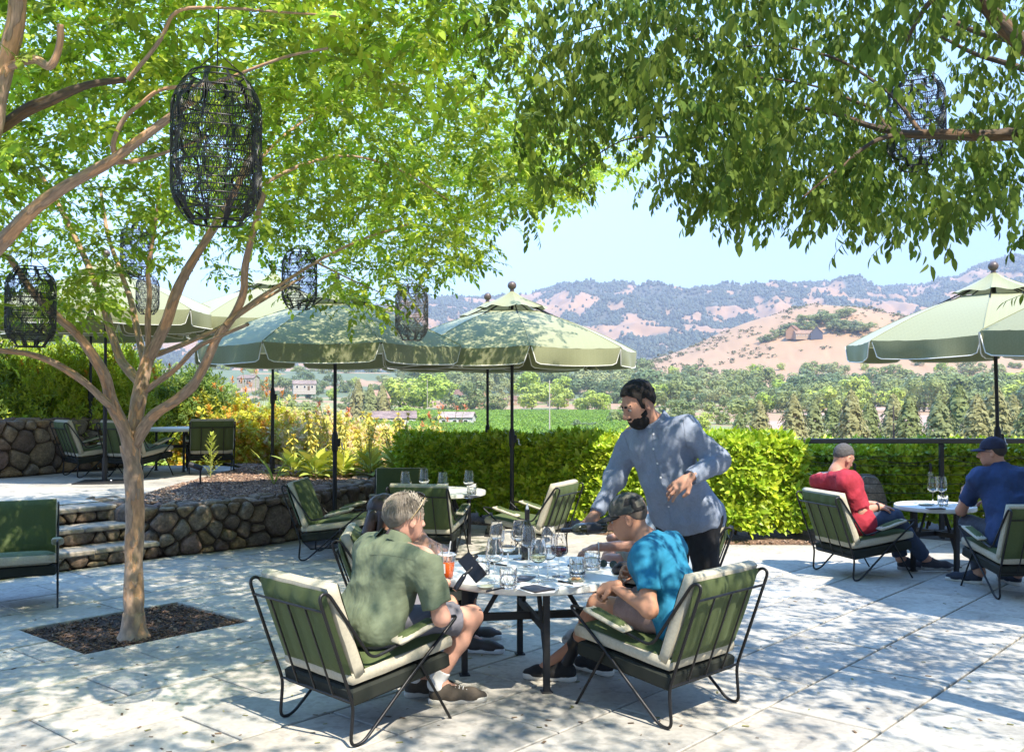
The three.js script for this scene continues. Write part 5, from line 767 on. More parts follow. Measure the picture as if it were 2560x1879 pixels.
function person(o) {
  const J = o.J, t = thing('person', o.label, 'person'), cell = o.cell ?? 0.012, b = o.build ?? 1;
  const spine = J.neck.clone().sub(J.hip).normalize(), across = J.shR.clone().sub(J.shL).normalize(), front = spine.clone().cross(across).normalize();   // front: out of the chest
  const hx = (o.hipAxis ?? across.clone().setY(0)).clone().normalize(); J.hipR ??= J.hip.clone().addScaledVector(hx, 0.095 * b); J.hipL ??= J.hip.clone().addScaledVector(hx, -0.095 * b);
  const waist = mid(J.hip, J.neck, 0.38).addScaledVector(front, o.belly ?? 0), chest = mid(J.hip, J.neck, 0.74).addScaledVector(front, 0.01), ribR = chest.clone().addScaledVector(across, 0.07 * b), ribL = chest.clone().addScaledVector(across, -0.07 * b);
  const torso = (g) => [cap(J.hipL, J.hipR, 0.115 * b + g, 0.115 * b + g), cap(mid(J.hipL, waist, 0.1), waist.clone().addScaledVector(across, -0.05 * b), 0.11 * b + g, 0.112 * b + g), cap(mid(J.hipR, waist, 0.1), waist.clone().addScaledVector(across, 0.05 * b), 0.11 * b + g, 0.112 * b + g), cap(waist.clone().addScaledVector(across, 0.045 * b), ribR, 0.112 * b + g, 0.112 * b + g), cap(waist.clone().addScaledVector(across, -0.045 * b), ribL, 0.112 * b + g, 0.112 * b + g), cap(ribR, J.shR.clone().addScaledVector(spine, -0.02), 0.105 * b + g, 0.062 * b + g), cap(ribL, J.shL.clone().addScaledVector(spine, -0.02), 0.105 * b + g, 0.062 * b + g), cap(mid(J.shL, J.neck, 0.15), mid(J.shR, J.neck, 0.15), 0.062 * b + g, 0.062 * b + g), cap(mid(J.neck, chest, 0.25), J.neck.clone().addScaledVector(spine, 0.01), 0.075 * b + g, 0.055 * b + g * 0.6)];
  const headC = J.head, U = (o.headU ?? V(0, 1, 0)).clone(), F = o.headF.clone().normalize(); U.addScaledVector(F, -dot(U, F)).normalize(); const X = U.clone().cross(F); const hs = o.headS ?? 1; const hp = (x, y, z) => headC.clone().addScaledVector(X, x * hs).addScaledVector(U, y * hs).addScaledVector(F, z * hs);
  // body: trunk, arms and legs as one skin
  const ra = 0.047 * b, armP = []; for (const s of ['L', 'R']) armP.push(cap(J['sh' + s], J['el' + s], ra * 1.12, ra * 0.86), cap(J['el' + s], J['wr' + s], ra * 0.9, ra * 0.58));
  const legP = []; for (const s of ['L', 'R']) { const kn = J['kn' + s], an = J['an' + s]; legP.push(cap(J['hip' + s], kn, 0.083 * b, 0.058 * b), cap(kn, mid(kn, an, 0.35), 0.055 * b, 0.054 * b), cap(mid(kn, an, 0.35), an, 0.054 * b, 0.036 * b), cap(an, J['to' + s].clone().setY(J['to' + s].y + 0.01), 0.036, 0.028)); }
  const bodyF = blend([...torso(0), ...armP, ...legP, cap(J.neck, hp(0, -0.06, -0.02), 0.056, 0.052)], 0.035);
  const geos = [nets(bodyF, cell)];
  // head
  const headParts = [ell(hp(0, 0.030, -0.012), [0.077 * hs, 0.092 * hs, 0.098 * hs], X, U, F), ell(hp(0, -0.028, 0.032), [0.062 * hs, 0.085 * hs, 0.066 * hs], X, U, F), ell(hp(0, -0.082, 0.042), [0.043 * hs, 0.032 * hs, 0.046 * hs], X, U, F), cap(hp(0, -0.05, -0.015), J.neck, 0.055 * hs, 0.056 * b)];
  const headBase = blend(headParts, 0.035), detail = [cap(hp(0, 0.012, 0.094), hp(0, -0.028, 0.118), 0.009 * hs, 0.013 * hs), cap(hp(-0.014, -0.032, 0.103), hp(0.014, -0.032, 0.103), 0.009 * hs, 0.009 * hs), cap(hp(-0.036, 0.028, 0.080), hp(0.036, 0.028, 0.080), 0.012 * hs, 0.012 * hs), cap(hp(-0.018, -0.060, 0.092), hp(0.018, -0.060, 0.092), 0.008 * hs, 0.008 * hs)], ears = [-1, 1].map((s) => ell(hp(s * 0.080, -0.008, -0.008), [0.010 * hs, 0.034 * hs, 0.019 * hs], X.clone().addScaledVector(F, -s * 0.35).normalize(), U, F)), earHole = [-1, 1].map((s) => ell(hp(s * 0.090, -0.004, -0.002), [0.007 * hs, 0.018 * hs, 0.010 * hs], X, U, F)), sock = [-1, 1].map((s) => ell(hp(s * 0.032, 0.006, 0.102), [0.018 * hs, 0.011 * hs, 0.014 * hs], X, U, F));
  const headF = (x, y, z) => { let d = headBase(x, y, z); for (const g of detail) d = smin(d, g(x, y, z), 0.014); for (const g of sock) d = -smin(-d, g(x, y, z), 0.012); for (const g of ears) d = smin(d, g(x, y, z), 0.008); for (const g of earHole) d = Math.max(d, -g(x, y, z)); return d; };
  headF.lo = headBase.lo.clone().min(hp(-0.1, 0, 0)).min(hp(0.1, 0, 0)).min(hp(0, 0, 0.13)).addScalar(-0.005); headF.hi = headBase.hi.clone().max(hp(-0.1, 0, 0)).max(hp(0.1, 0, 0)).max(hp(0, 0, 0.13)).addScalar(0.005);
  if (o.showHead !== false) geos.push(nets(headF, o.headCell ?? 0.0045, 0.01)); else geos.push(nets(headBase, 0.012));
  for (const h of o.hands ?? []) geos.push(nets(handPieces(J['wr' + h.s], h.dir, h.palm, h.curl ?? [0.4, 0.5], h.thumb ?? 1, h.k ?? 1), o.handCell ?? 0.004, 0.008));
  part('body', merge(geos.map((g) => g)), o.skinMat, t);
  for (const s of [-1, 1]) { const e = part('eye', new THREE.SphereGeometry(0.0115 * hs, 12, 8), phys([0.28, 0.25, 0.23], 0.2), t); e.position.copy(hp(s * 0.032, 0.006, 0.082)); const p = part('pupil', new THREE.SphereGeometry(0.006, 8, 6), std([0.02, 0.012, 0.01], 0.2), e); p.position.copy(F).multiplyScalar(0.0085 * hs); }
  if (o.brows !== false) part('eyebrows', nets(blend([-1, 1].map((s) => cap(hp(s * 0.016, 0.028, 0.094), hp(s * 0.048, 0.031, 0.078), 0.008 * hs, 0.005 * hs)), 0.002), 0.003, 0.006), o.hairMat, t);
  // clothes
  const wr = (f, amp, sc, seed) => { const g = (x, y, z) => { const d = f(x, y, z); if (d > 0.05 || d < -0.05) return d; return d + amp * (Math.abs(fbm(x * sc + seed, y * sc * 0.7, z * sc, 3) - 0.5) * 4 - 0.6) ; }; g.lo = f.lo; g.hi = f.hi; return g; };
  const S = o.shirt; if (S) {
    const pc = torso(S.g ?? 0.013); for (const s of ['L', 'R']) { const sh = J['sh' + s], el = J['el' + s], wrp = J['wr' + s]; if (S.long) pc.push(cap(sh, el, ra * 1.2 + 0.014, ra + 0.012), cap(el, mid(el, wrp, 0.93), ra + 0.014, ra * 0.62 + 0.012, { cut: true })); else pc.push(cap(sh, mid(sh, el, S.sleeve ?? 0.62), ra * 1.2 + 0.012, ra + (S.flare ?? 0.02), { cut: true })); }
    if (S.tail) for (const [a, q] of S.tail) pc.push(cap(a, q, 0.115 * b + 0.015, (S.tailR ?? 0.12) * b + 0.02));
    let f = blend(pc, 0.04); const base = f; const hem = S.hem; // [point, outward normal]
    const f2 = (x, y, z) => { let d = base(x, y, z); if (hem) d = Math.max(d, (x - hem[0].x) * hem[1].x + (y - hem[0].y) * hem[1].y + (z - hem[0].z) * hem[1].z); const nd = (x - J.neck.x) * spine.x + (y - J.neck.y) * spine.y + (z - J.neck.z) * spine.z; d = Math.max(d, nd - (S.neckline ?? 0.012) + 0.10 * ((x - J.neck.x) * front.x + (y - J.neck.y) * front.y + (z - J.neck.z) * front.z)); return d; }; f2.lo = f.lo; f2.hi = f.hi;
    part('shirt', nets(wr(f2, (S.wr ?? 0.008) * 1.7, S.sc ?? 9, o.seed ?? 1), cell * 0.85), S.mat, t);
    if (S.collar) { const c = []; for (let i = 0; i <= 16; i++) { const a = -2.75 + 5.5 * i / 16; const dirv = front.clone().multiplyScalar(Math.cos(a)).addScaledVector(across, Math.sin(a)); c.push(J.neck.clone().addScaledVector(dirv, 0.074).addScaledVector(spine, 0.030 - 0.032 * Math.cos(a) * (Math.cos(a) > 0 ? 1.2 : 0.3))); } const pos = [], idx = []; c.forEach((p, i) => { const dv = p.clone().sub(J.neck).addScaledVector(spine, -dot(p.clone().sub(J.neck), spine)).normalize(); const q0 = p.clone().addScaledVector(spine, -0.03).addScaledVector(dv, -0.004), q1 = p.clone().addScaledVector(spine, 0.018), q2 = p.clone().addScaledVector(spine, 0.014).addScaledVector(dv, 0.012), q3 = p.clone().addScaledVector(spine, -0.034).addScaledVector(dv, 0.030); for (const q of [q0, q1, q2, q3]) pos.push(q.x, q.y, q.z); if (i) for (let k = 0; k < 3; k++) { const a = (i - 1) * 4 + k; idx.push(a, a + 1, a + 4, a + 1, a + 5, a + 4); } }); part('collar', geoFrom(pos, idx, new Array(pos.length / 3 * 2).fill(0.3)), S.mat, t); }
  }
  const Q = o.pants; if (Q) {
    const pc = [cap(J.hipL, J.hipR, 0.125 * b, 0.125 * b), cap(mid(J.hip, waist, 0.1), mid(J.hip, waist, Q.rise ?? 0.55), 0.125 * b, 0.118 * b)]; for (const s of ['L', 'R']) { const h = J['hip' + s], k = J['kn' + s], a = J['an' + s]; if (Q.len <= 1) pc.push(cap(h, mid(h, k, Q.len), 0.10 * b, 0.083 * b + 0.006, { cut: true })); else pc.push(cap(h, k, 0.10 * b, 0.074 * b), cap(k, mid(k, a, Q.len - 1), 0.074 * b, 0.062 * b, { cut: true })); }
    part(Q.len <= 1 ? 'shorts' : 'trousers', nets(wr(blend(pc, 0.035), Q.wr ?? 0.010, 9, 5), cell * 0.9), Q.mat, t);
  }
  for (const s of ['L', 'R']) { // socks and shoes
    const an = J['an' + s], to = J['to' + s], kn = J['kn' + s]; const fd = to.clone().sub(an); const up = o['footUp' + s] ?? V(0, 1, 0); fd.addScaledVector(up, -dot(fd, up)).normalize(); const heel = to.clone().addScaledVector(fd, -0.24), sideV = fd.clone().cross(up);
    if (o.socks) part('sock', nets(blend([cap(an.clone(), mid(an, kn, o.sockLen ?? 0.2), 0.042, 0.046, { cut: true }), cap(an, mid(heel, to, 0.35), 0.042, 0.035)], 0.02), 0.007), o.socks, t);
    const q = (f, h, w = 0) => heel.clone().addScaledVector(fd, 0.285 * f).addScaledVector(up, h).addScaledVector(sideV, w);
    const sh = blend([cap(q(0.08, 0.05), q(0.35, 0.05), 0.042, 0.043), cap(q(0.35, 0.045), q(0.72, 0.036), 0.043, 0.040), cap(q(0.72, 0.034), q(0.93, 0.028), 0.040, 0.028), cap(q(0.12, 0.06), q(0.2, 0.085), 0.038, 0.038)], 0.03); const so = blend([cap(q(0.06, 0.022), q(0.9, 0.022), 0.041, 0.038)], 0.01); const soleF = (x, y, z) => { const h = (x - heel.x) * up.x + (y - heel.y) * up.y + (z - heel.z) * up.z; return Math.max(so(x, y, z), Math.abs(h - 0.014) - 0.017); }; soleF.lo = so.lo; soleF.hi = so.hi; const shF = (x, y, z) => { const h = (x - heel.x) * up.x + (y - heel.y) * up.y + (z - heel.z) * up.z; return Math.max(sh(x, y, z), 0.018 - h, h - 0.115); }; shF.lo = sh.lo; shF.hi = sh.hi;
    const m = part('shoe', nets(shF, 0.0065), o.shoes, t); part('sole', nets(soleF, 0.0065), o.soles ?? M.white, m); if (o.laces) { const l = []; for (let k = 0; k < 4; k++) l.push(tube([q(0.42 + k * 0.07, 0.085 - k * 0.004, -0.025), q(0.44 + k * 0.07, 0.093 - k * 0.005, 0), q(0.42 + k * 0.07, 0.085 - k * 0.004, 0.025)], 0.0035, 5)); part('laces', merge(l), o.laces, m); }
  }
  // hair, beard, cap
  const local = (x, y, z) => { const qx = x - headC.x, qy = y - headC.y, qz = z - headC.z; return [(qx * X.x + qy * X.y + qz * X.z) / hs, (qx * U.x + qy * U.y + qz * U.z) / hs, (qx * F.x + qy * F.y + qz * F.z) / hs]; };
  const shell = (fn, lo, hi, cellH, mat, name) => { const f = (x, y, z) => { const [a, c, d] = local(x, y, z); return fn(a, c, d) * hs; }; const cs = []; for (const a of [lo[0], hi[0]]) for (const c of [lo[1], hi[1]]) for (const d of [lo[2], hi[2]]) cs.push(hp(a, c, d)); f.lo = cs.reduce((s, v) => s.min(v), V(1e9, 1e9, 1e9)); f.hi = cs.reduce((s, v) => s.max(v), V(-1e9, -1e9, -1e9)); return part(name, nets(f, cellH, 0.012), mat, t); };
  const E3 = (a, c, d, cx, cy, cz, rx, ry, rz) => { const u = (a - cx) / rx, v = (c - cy) / ry, w = (d - cz) / rz, k0 = Math.sqrt(u * u + v * v + w * w), k1 = Math.sqrt(u * u / (rx * rx) + v * v / (ry * ry) + w * w / (rz * rz)); return k0 < 1e-6 ? -rx : k0 * (k0 - 1) / k1; };
  if (o.hair) shell((a, c, d) => o.hair(a, c, d, E3), [-0.12, -0.14, -0.15], [0.12, 0.16, 0.13], 0.0045, o.hairMat, 'hair');
  if (o.beard) shell((a, c, d) => o.beard(a, c, d, E3), [-0.09, -0.16, -0.04], [0.09, 0.02, 0.14], 0.004, o.hairMat, 'beard');
  if (o.cap) { const cm = shell((a, c, d) => { const s = E3(a, c, d, 0, 0.036, -0.010, 0.089, 0.098, 0.109), low = 0.030 + 0.12 * (d + 0.01) * 0.35; const wrk = 0.002 * Math.sin(a * 90) ; const opening = E3(a, c, d, 0, 0.045, -0.118, 0.035, 0.028, 0.03); return Math.max(s + wrk, low - c, -(s + 0.012), -opening); }, [-0.12, -0.02, -0.15], [0.12, 0.17, 0.14], 0.004, o.cap, 'cap');
    const bp = [], bi = [], NB = 16, NR = 6; for (let i = 0; i <= NB; i++) for (let j = 0; j <= NR; j++) { const a = -1.15 + 2.3 * i / NB, r = j / NR; const x = Math.sin(a) * (0.084 + 0.006 * r), z0 = Math.cos(a) * 0.102 - 0.012, len = 0.085 * Math.sqrt(Math.max(0, 1 - Math.pow(a / 1.18, 2))); const v = hp(x, 0.046 - 0.018 * Math.pow(x / 0.08, 2) - 0.22 * len * r, z0 + len * r); bp.push(v.x, v.y, v.z); } for (let i = 0; i < NB; i++) for (let j = 0; j < NR; j++) { const a = i * (NR + 1) + j; bi.push(a, a + 1, a + NR + 1, a + 1, a + NR + 2, a + NR + 1); } const bg = geoFrom(bp, bi, new Array(bp.length / 3 * 2).fill(0.4)); const b2 = bg.clone(); const pp = b2.attributes.position; for (let i = 0; i < pp.count; i++) pp.setXYZ(i, pp.getX(i) - U.x * 0.004, pp.getY(i) - U.y * 0.004, pp.getZ(i) - U.z * 0.004); part('cap_brim', merge([bg, b2]), o.cap, cm); part('cap_button', new THREE.SphereGeometry(0.007, 10, 8), o.cap, cm).position.copy(hp(0, 0.136, -0.01)); }
  return { t, hp, front, across, spine, X, U, F };
}
const pp = (x, y, d) => P(x, y, d), g3 = (x, y, d) => V(x, y, -d);
// hair shapes in head space (right, up, forward)
const crop = (line = 0.045, thick = 0.012, rough = 0.003) => (a, c, d, E) => Math.max(E(a, c, d, 0, 0.032, -0.014, 0.077 + thick, 0.092 + thick, 0.098 + thick) + rough * (fbm(a * 70, c * 70, d * 70, 3) - 0.5) * 2, line - c + (d < 0 ? d * 0.95 : d * 0.1) - 0.0 * a, d - 0.078 + 0.6 * Math.max(0, c - 0.09), (Math.abs(d + 0.005) < 0.03 ? -0.0 : 0) - c - 0.09);

// a stitched seam lying on a garment, found by looking along photo rays
function seam(parent, mesh, pts, mat, r) { const rc = new THREE.Raycaster(), out = []; scene.updateMatrixWorld(true); for (let i = 0; i < pts.length - 1; i++) for (let k = 0; k < 6; k++) { const x = lerp(pts[i][0], pts[i + 1][0], k / 6), y = lerp(pts[i][1], pts[i + 1][1], k / 6), dir = ray(x, y).normalize(); rc.set(camera.position, dir); const h = rc.intersectObject(mesh)[0]; if (h) out.push(h.point); } if (out.length > 3) part('seam', tube(smooth(out, out.length), r, 5), mat, parent); }
{ // man in the green shirt, his back to us
  const J = { hip: g3(-0.74, 0.48, 5.06), neck: g3(-0.60, 0.885, 5.12), head: pp(1012, 1296, 5.13), shR: g3(-0.435, 0.815, 4.98), shL: g3(-0.745, 0.82, 5.27), elR: g3(-0.35, 0.535, 4.97), wrR: g3(-0.40, 0.50, 5.27), elL: g3(-0.60, 0.56, 5.50), wrL: g3(-0.36, 0.60, 5.52), knR: g3(-0.215, 0.455, 5.35), anR: g3(-0.405, 0.105, 5.33), toR: g3(-0.185, 0.0, 5.36), knL: g3(-0.36, 0.46, 5.60), anL: g3(-0.53, 0.105, 5.46), toL: g3(-0.33, 0.0, 5.50) };
  const r = person({ label: 'person in a sage green short sleeved shirt and grey shorts, back turned, sunglasses pushed up', J, seed: 3, hipAxis: V(0.7, 0, 0.7), headF: V(0.74, -0.10, -0.66), skinMat: skinM([0.60, 0.35, 0.26]), hairMat: std([0.125, 0.105, 0.08], 0.7), cell: 0.011, build: 0.97, belly: 0.03,
    hair: (a, c, d, E) => Math.max(E(a, c, d, 0, 0.030, -0.016, 0.089, 0.103, 0.110) + 0.012 * (fbm(a * 40, c * 26, d * 40, 3) - 0.5) * 2, (0.045 - c) + (d < -0.01 ? (d + 0.01) * 1.15 : 0) - 0.01, d - 0.085, -c - 0.075, -E(a, c, d, 0.0, 0.132, -0.055, 0.035, 0.03, 0.035)),
    shirt: { mat: clothM([0.155, 0.19, 0.115]), sleeve: 0.78, flare: 0.028, g: 0.02, collar: true, hem: [g3(-0.76, 0.415, 5.02), V(0.05, -1, 0)], wr: 0.010, sc: 7 }, pants: { mat: clothM([0.16, 0.155, 0.175]), len: 0.80 }, socks: std([0.72, 0.71, 0.68], 0.9), sockLen: 0.2, shoes: clothM([0.085, 0.068, 0.05]), soles: std([0.6, 0.56, 0.48], 0.7), laces: std([0.7, 0.68, 0.64], 0.8),
    hands: [{ s: 'R', dir: V(0.7, 0.1, -0.7), palm: V(0, -1, 0), thumb: -1 }] });
  const sm1 = r.t.children.find((c) => c.name === 'shirt'); seam(r.t, sm1, [[925, 1388], [960, 1386], [1000, 1392], [1032, 1400], [1048, 1380]], sm1.material, 0.001);
  // hair tufts standing up over the brow
  const R = rng(71), gs = []; for (let i = 0; i < 170; i++) { const a = (R() - 0.5) * 0.13, d = -0.02 + 0.10 * R(), root = r.hp(a, 0.108 - 0.4 * a * a - Math.max(0, d) * 0.45, d); const tip = root.clone().addScaledVector(r.U, 0.012 + 0.03 * R()).addScaledVector(r.F, (R() - 0.35) * 0.045).addScaledVector(r.X, (R() - 0.5) * 0.04); gs.push(tube([root, mid(root, tip).addScaledVector(r.U, 0.008), tip], [0.0022, 0.0018, 0.0006], 3, false, 1, false)); } part('hair_tufts', merge(gs), std([0.42, 0.37, 0.29], 0.5), r.t);
  const g2 = []; for (let i = 0; i < 700; i++) { const th = (R() - 0.5) * 5.2, ph = R() * 1.5, n = V(Math.sin(th) * Math.cos(ph), Math.sin(ph), -Math.cos(th) * Math.cos(ph)); const q = (n2, k) => r.hp(n2.x * 0.090 * k, 0.030 + n2.y * 0.104 * k, -0.016 + n2.z * 0.111 * k); const n2 = n.clone().add(V((R() - 0.5) * 0.12, -0.30 - 0.15 * R(), (R() - 0.5) * 0.1)).normalize(); if (n2.y < -0.5) continue; g2.push(tube([q(n, 0.99), q(mid(n, n2).normalize(), 1.03), q(n2, 1.0 + 0.03 * R())], [0.0016, 0.0015, 0.0006], 3, false, 1, false)); } part('hair_strands', merge(g2), std([0.27, 0.235, 0.185], 0.5), r.t);
  const sg = thing('sunglasses', 'sunglasses pushed up on the head of the green shirted man', 'sunglasses'); for (const s of [-1, 1]) { part('temple', tube(smooth([r.hp(s * 0.084, 0.115, 0.055), r.hp(s * 0.096, 0.07, 0.02), r.hp(s * 0.093, 0.005, -0.03)], 8), 0.0028, 6), std([0.30, 0.22, 0.10], 0.3), sg); const l = part('lens', new THREE.SphereGeometry(0.026, 14, 10), phys([0.03, 0.028, 0.025], 0.08), sg); l.position.copy(r.hp(s * 0.036, 0.125, 0.068)); l.scale.set(1, 0.8, 0.3); l.quaternion.setFromRotationMatrix(new THREE.Matrix4().makeBasis(r.X, r.F.clone().negate().add(r.U).normalize(), r.U.clone().add(r.F).normalize())); } part('bridge', tube([r.hp(-0.012, 0.138, 0.07), r.hp(0.012, 0.138, 0.07)], 0.0028, 5), M.black, sg);
}
{ // dark haired woman beyond him
  const J = { hip: g3(-0.72, 0.47, 6.52), neck: g3(-0.77, 0.80, 6.45), head: pp(966, 1285, 6.42), shR: g3(-0.73, 0.735, 6.30), shL: g3(-0.73, 0.74, 6.61), elR: g3(-0.45, 0.615, 6.20), wrR: g3(-0.575, 0.765, 6.30), elL: g3(-0.46, 0.60, 6.62), wrL: g3(-0.44, 0.625, 6.36), knR: g3(-0.27, 0.45, 6.38), anR: g3(-0.30, 0.10, 6.40), toR: g3(-0.10, 0, 6.36), knL: g3(-0.26, 0.45, 6.66), anL: g3(-0.34, 0.10, 6.70), toL: g3(-0.12, 0, 6.72) };
  const r = person({ label: 'person with long dark hair in a pale blue top, chin resting on hand', J, seed: 5, build: 0.88, hipAxis: V(0, 0, 1), headF: V(0.93, -0.12, 0.22), headS: 0.96, skinMat: skinM([0.52, 0.30, 0.21]), hairMat: phys([0.014, 0.009, 0.008], 0.38), cell: 0.012,
    shirt: { mat: clothM([0.42, 0.52, 0.68]), sleeve: 0.3, flare: 0.015, neckline: -0.02 }, pants: { mat: clothM([0.03, 0.032, 0.045]), len: 1.9 }, shoes: std([0.05, 0.04, 0.035], 0.6),
    hair: (a, c, d, E) => Math.max(E(a, c, d, 0, 0.028, -0.02, 0.096, 0.11, 0.118) + 0.008 * (fbm(a * 30, c * 12, d * 30, 3) - 0.5) * 2, (0.06 - c) + (d - 0.02) * 1.5 - 0.02),
    hands: [{ s: 'R', dir: V(-0.35, 0.9, -0.1), palm: V(-0.8, 0, 0.1), thumb: 1, k: 0.9 }, { s: 'L', dir: V(0.1, 0, 1), palm: V(0, -1, 0), thumb: 1, k: 0.9 }] });
  const locks = []; for (let i = 0; i < 9; i++) { const s = i / 8 - 0.5; locks.push(cap(r.hp(s * 0.15, 0.0, -0.06 - 0.03 * Math.cos(s * 3)), r.hp(s * 0.17, -0.14, -0.085 - 0.02 * Math.cos(s * 3)), 0.034, 0.034), cap(r.hp(s * 0.17, -0.14, -0.085), r.hp(s * 0.2 + 0.01 * Math.sin(i * 2), -0.255, -0.06 + 0.01 * Math.cos(i * 3)), 0.034, 0.018)); } locks.push(cap(r.hp(-0.09, 0.02, 0.0), r.hp(-0.10, -0.2, 0.0), 0.025, 0.02)); const lf = blend(locks, 0.02), lw = (x, y, z) => lf(x, y, z) + 0.006 * (fbm(x * 45, y * 10, z * 45, 3) - 0.5) * 2; lw.lo = lf.lo; lw.hi = lf.hi; part('long_hair', nets(lw, 0.007), phys([0.014, 0.009, 0.008], 0.38), r.t);
}
let grip;
{ // the waiter, bending to pour
  const J = { hip: g3(1.07, 0.90, 6.14), neck: pp(1636, 1056, 6.10), head: pp(1597, 1010, 6.05), shL: pp(1716, 1075, 5.95), shR: pp(1580, 1092, 6.26), elR: pp(1535, 1200, 6.22), wrR: pp(1490, 1284, 6.08), elL: pp(1795, 1152, 5.93), wrL: pp(1722, 1196, 5.72), hipR: g3(0.995, 0.90, 6.22), hipL: g3(1.15, 0.90, 6.06), knR: g3(1.02, 0.48, 6.22), knL: g3(1.17, 0.48, 6.03), anR: g3(1.06, 0.09, 6.28), anL: g3(1.19, 0.09, 6.10), toR: g3(0.93, 0, 6.16), toL: g3(1.06, 0, 5.96) };
  const r = person({ label: 'person in a blue grey button up shirt and black trousers, bending to pour wine', J, seed: 8, build: 1.0, headF: V(-0.84, -0.48, 0.36), headU: V(-0.3, 1, 0.15), headS: 1.05, skinMat: skinM([0.47, 0.27, 0.19]), hairMat: std([0.010, 0.008, 0.007], 0.95), cell: 0.010, belly: 0.03,
    hair: (a, c, d, E) => { const nz = fbm(a * 46, c * 46, d * 46, 3) - 0.5, low = d > -0.01 ? 0.044 + Math.max(0, d + 0.01) * 0.48 + 0.010 * Math.sin(Math.abs(a) * 55) : 0.044 + (d + 0.01) * 1.45; return Math.max(E(a, c, d, 0, 0.038, -0.012, 0.088, 0.107, 0.110) + 0.012 * nz, Math.min(low - c, Math.max(Math.abs(d - 0.022) - 0.011, -0.03 - c, 0.05 - Math.abs(a))) + 0.008 * nz, d - 0.09, -c - 0.075); },
    beard: (a, c, d, E) => { const nz = fbm(a * 70, c * 70, d * 70, 3) - 0.5, f = Math.min(E(a, c, d, 0, -0.074, 0.034, 0.062, 0.066, 0.070), E(a, c, d, 0, -0.035, 0.02, 0.0715, 0.055, 0.052)), must = E(a, c, d, 0, -0.047, 0.098, 0.030, 0.007, 0.012), hole = E(a, c, d, 0, -0.060, 0.105, 0.022, 0.0065, 0.03), line = c + 0.048 - 0.55 * Math.max(0, 0.06 - d); return Math.min(Math.max(f + 0.007 * nz, line + 0.012 * nz, 0.004 - d, -hole), must + 0.003 * nz); },
    shirt: { mat: clothM([0.245, 0.285, 0.36]), long: true, g: 0.02, collar: true, hem: [g3(1.08, 0.80, 6.1), V(0.22, -1, 0.05).normalize()], tail: [[J.hip, g3(1.10, 0.80, 6.13)]], wr: 0.012, sc: 7, neckline: 0.0 }, pants: { mat: clothM([0.010, 0.010, 0.012]), len: 1.93, rise: 0.3 }, shoes: std([0.012, 0.012, 0.012], 0.4), soles: M.black,
    hands: [{ s: 'R', dir: V(-0.55, -0.72, 0.25), palm: V(-0.35, -0.5, -0.75), curl: [0.75, 0.6], thumb: 1, k: 1.02 }, { s: 'L', dir: V(-0.80, -0.52, 0.15), palm: V(0.25, -0.55, -0.8), curl: [0.35, 0.38], thumb: 1, k: 1.05 }] });
  // button placket and buttons down the chest
  const top = r.hp(0, 0, 0), bt = std([0.75, 0.75, 0.73], 0.4), R0 = [[1634, 1085, 5.95], [1634, 1122, 5.93], [1644, 1158, 5.92], [1652, 1194, 5.93], [1672, 1266, 5.95]];
  const ray2 = new THREE.Raycaster(); const sm = r.t.children.find((c) => c.name === 'shirt'); scene.updateMatrixWorld(true);
  for (const [x, y, d] of R0) { const dir = ray(x, y).normalize(); ray2.set(camera.position, dir); const hit = ray2.intersectObject(sm)[0]; if (!hit) continue; const n = hit.face.normal.clone(); if (dot(n, dir) > 0) n.negate(); const b = part('button', lathe([[0, 0], [0.006, 0], [0.0065, 0.0012], [0.005, 0.0022], [0, 0.002]], 12), bt, r.t); b.position.copy(hit.point).addScaledVector(n, 0.0005); b.quaternion.copy(upTo(n)); }
  seam(r.t, sm, [[1632, 1072], [1633, 1122], [1642, 1158], [1650, 1194], [1662, 1232], [1673, 1275], [1680, 1310]], sm.material, 0.0012); seam(r.t, sm, [[1708, 1050], [1712, 1078], [1714, 1105], [1722, 1125]], sm.material, 0.0012); seam(r.t, sm, [[1560, 1085], [1572, 1120], [1590, 1150]], sm.material, 0.0012);
  for (const [s, k] of [['L', 0.9], ['R', 0.9]]) { const el = J['el' + s], w = J['wr' + s], a = mid(el, w, 0.80), b = mid(el, w, 0.955); part('cuff', tube([a, mid(a, b), b], [0.045, 0.046, 0.044], 16, false, 1, false), clothM([0.25, 0.29, 0.365]), r.t); }
}
{ // bottle in his hand, and the wine running out of it
  const b = bottle('wine_bottle', 'dark wine bottle tilted in the hand of the waiter, pouring'); const base = pp(1514, 1317, 6.02), tip = pp(1400, 1327, 5.90), ax = tip.clone().sub(base).normalize(); b.position.copy(base); b.quaternion.copy(upTo(ax)); b.scale.setScalar(tip.distanceTo(base) / 0.318);
  const st = solo('wine_stream', tube(smooth([tip, tip.clone().add(V(-0.012, -0.02, 0)), tip.clone().add(V(-0.018, -0.085, 0))], 8), 0.0022, 6), wineRed, 'thin stream of red wine falling from the tilted bottle', 'wine');
}
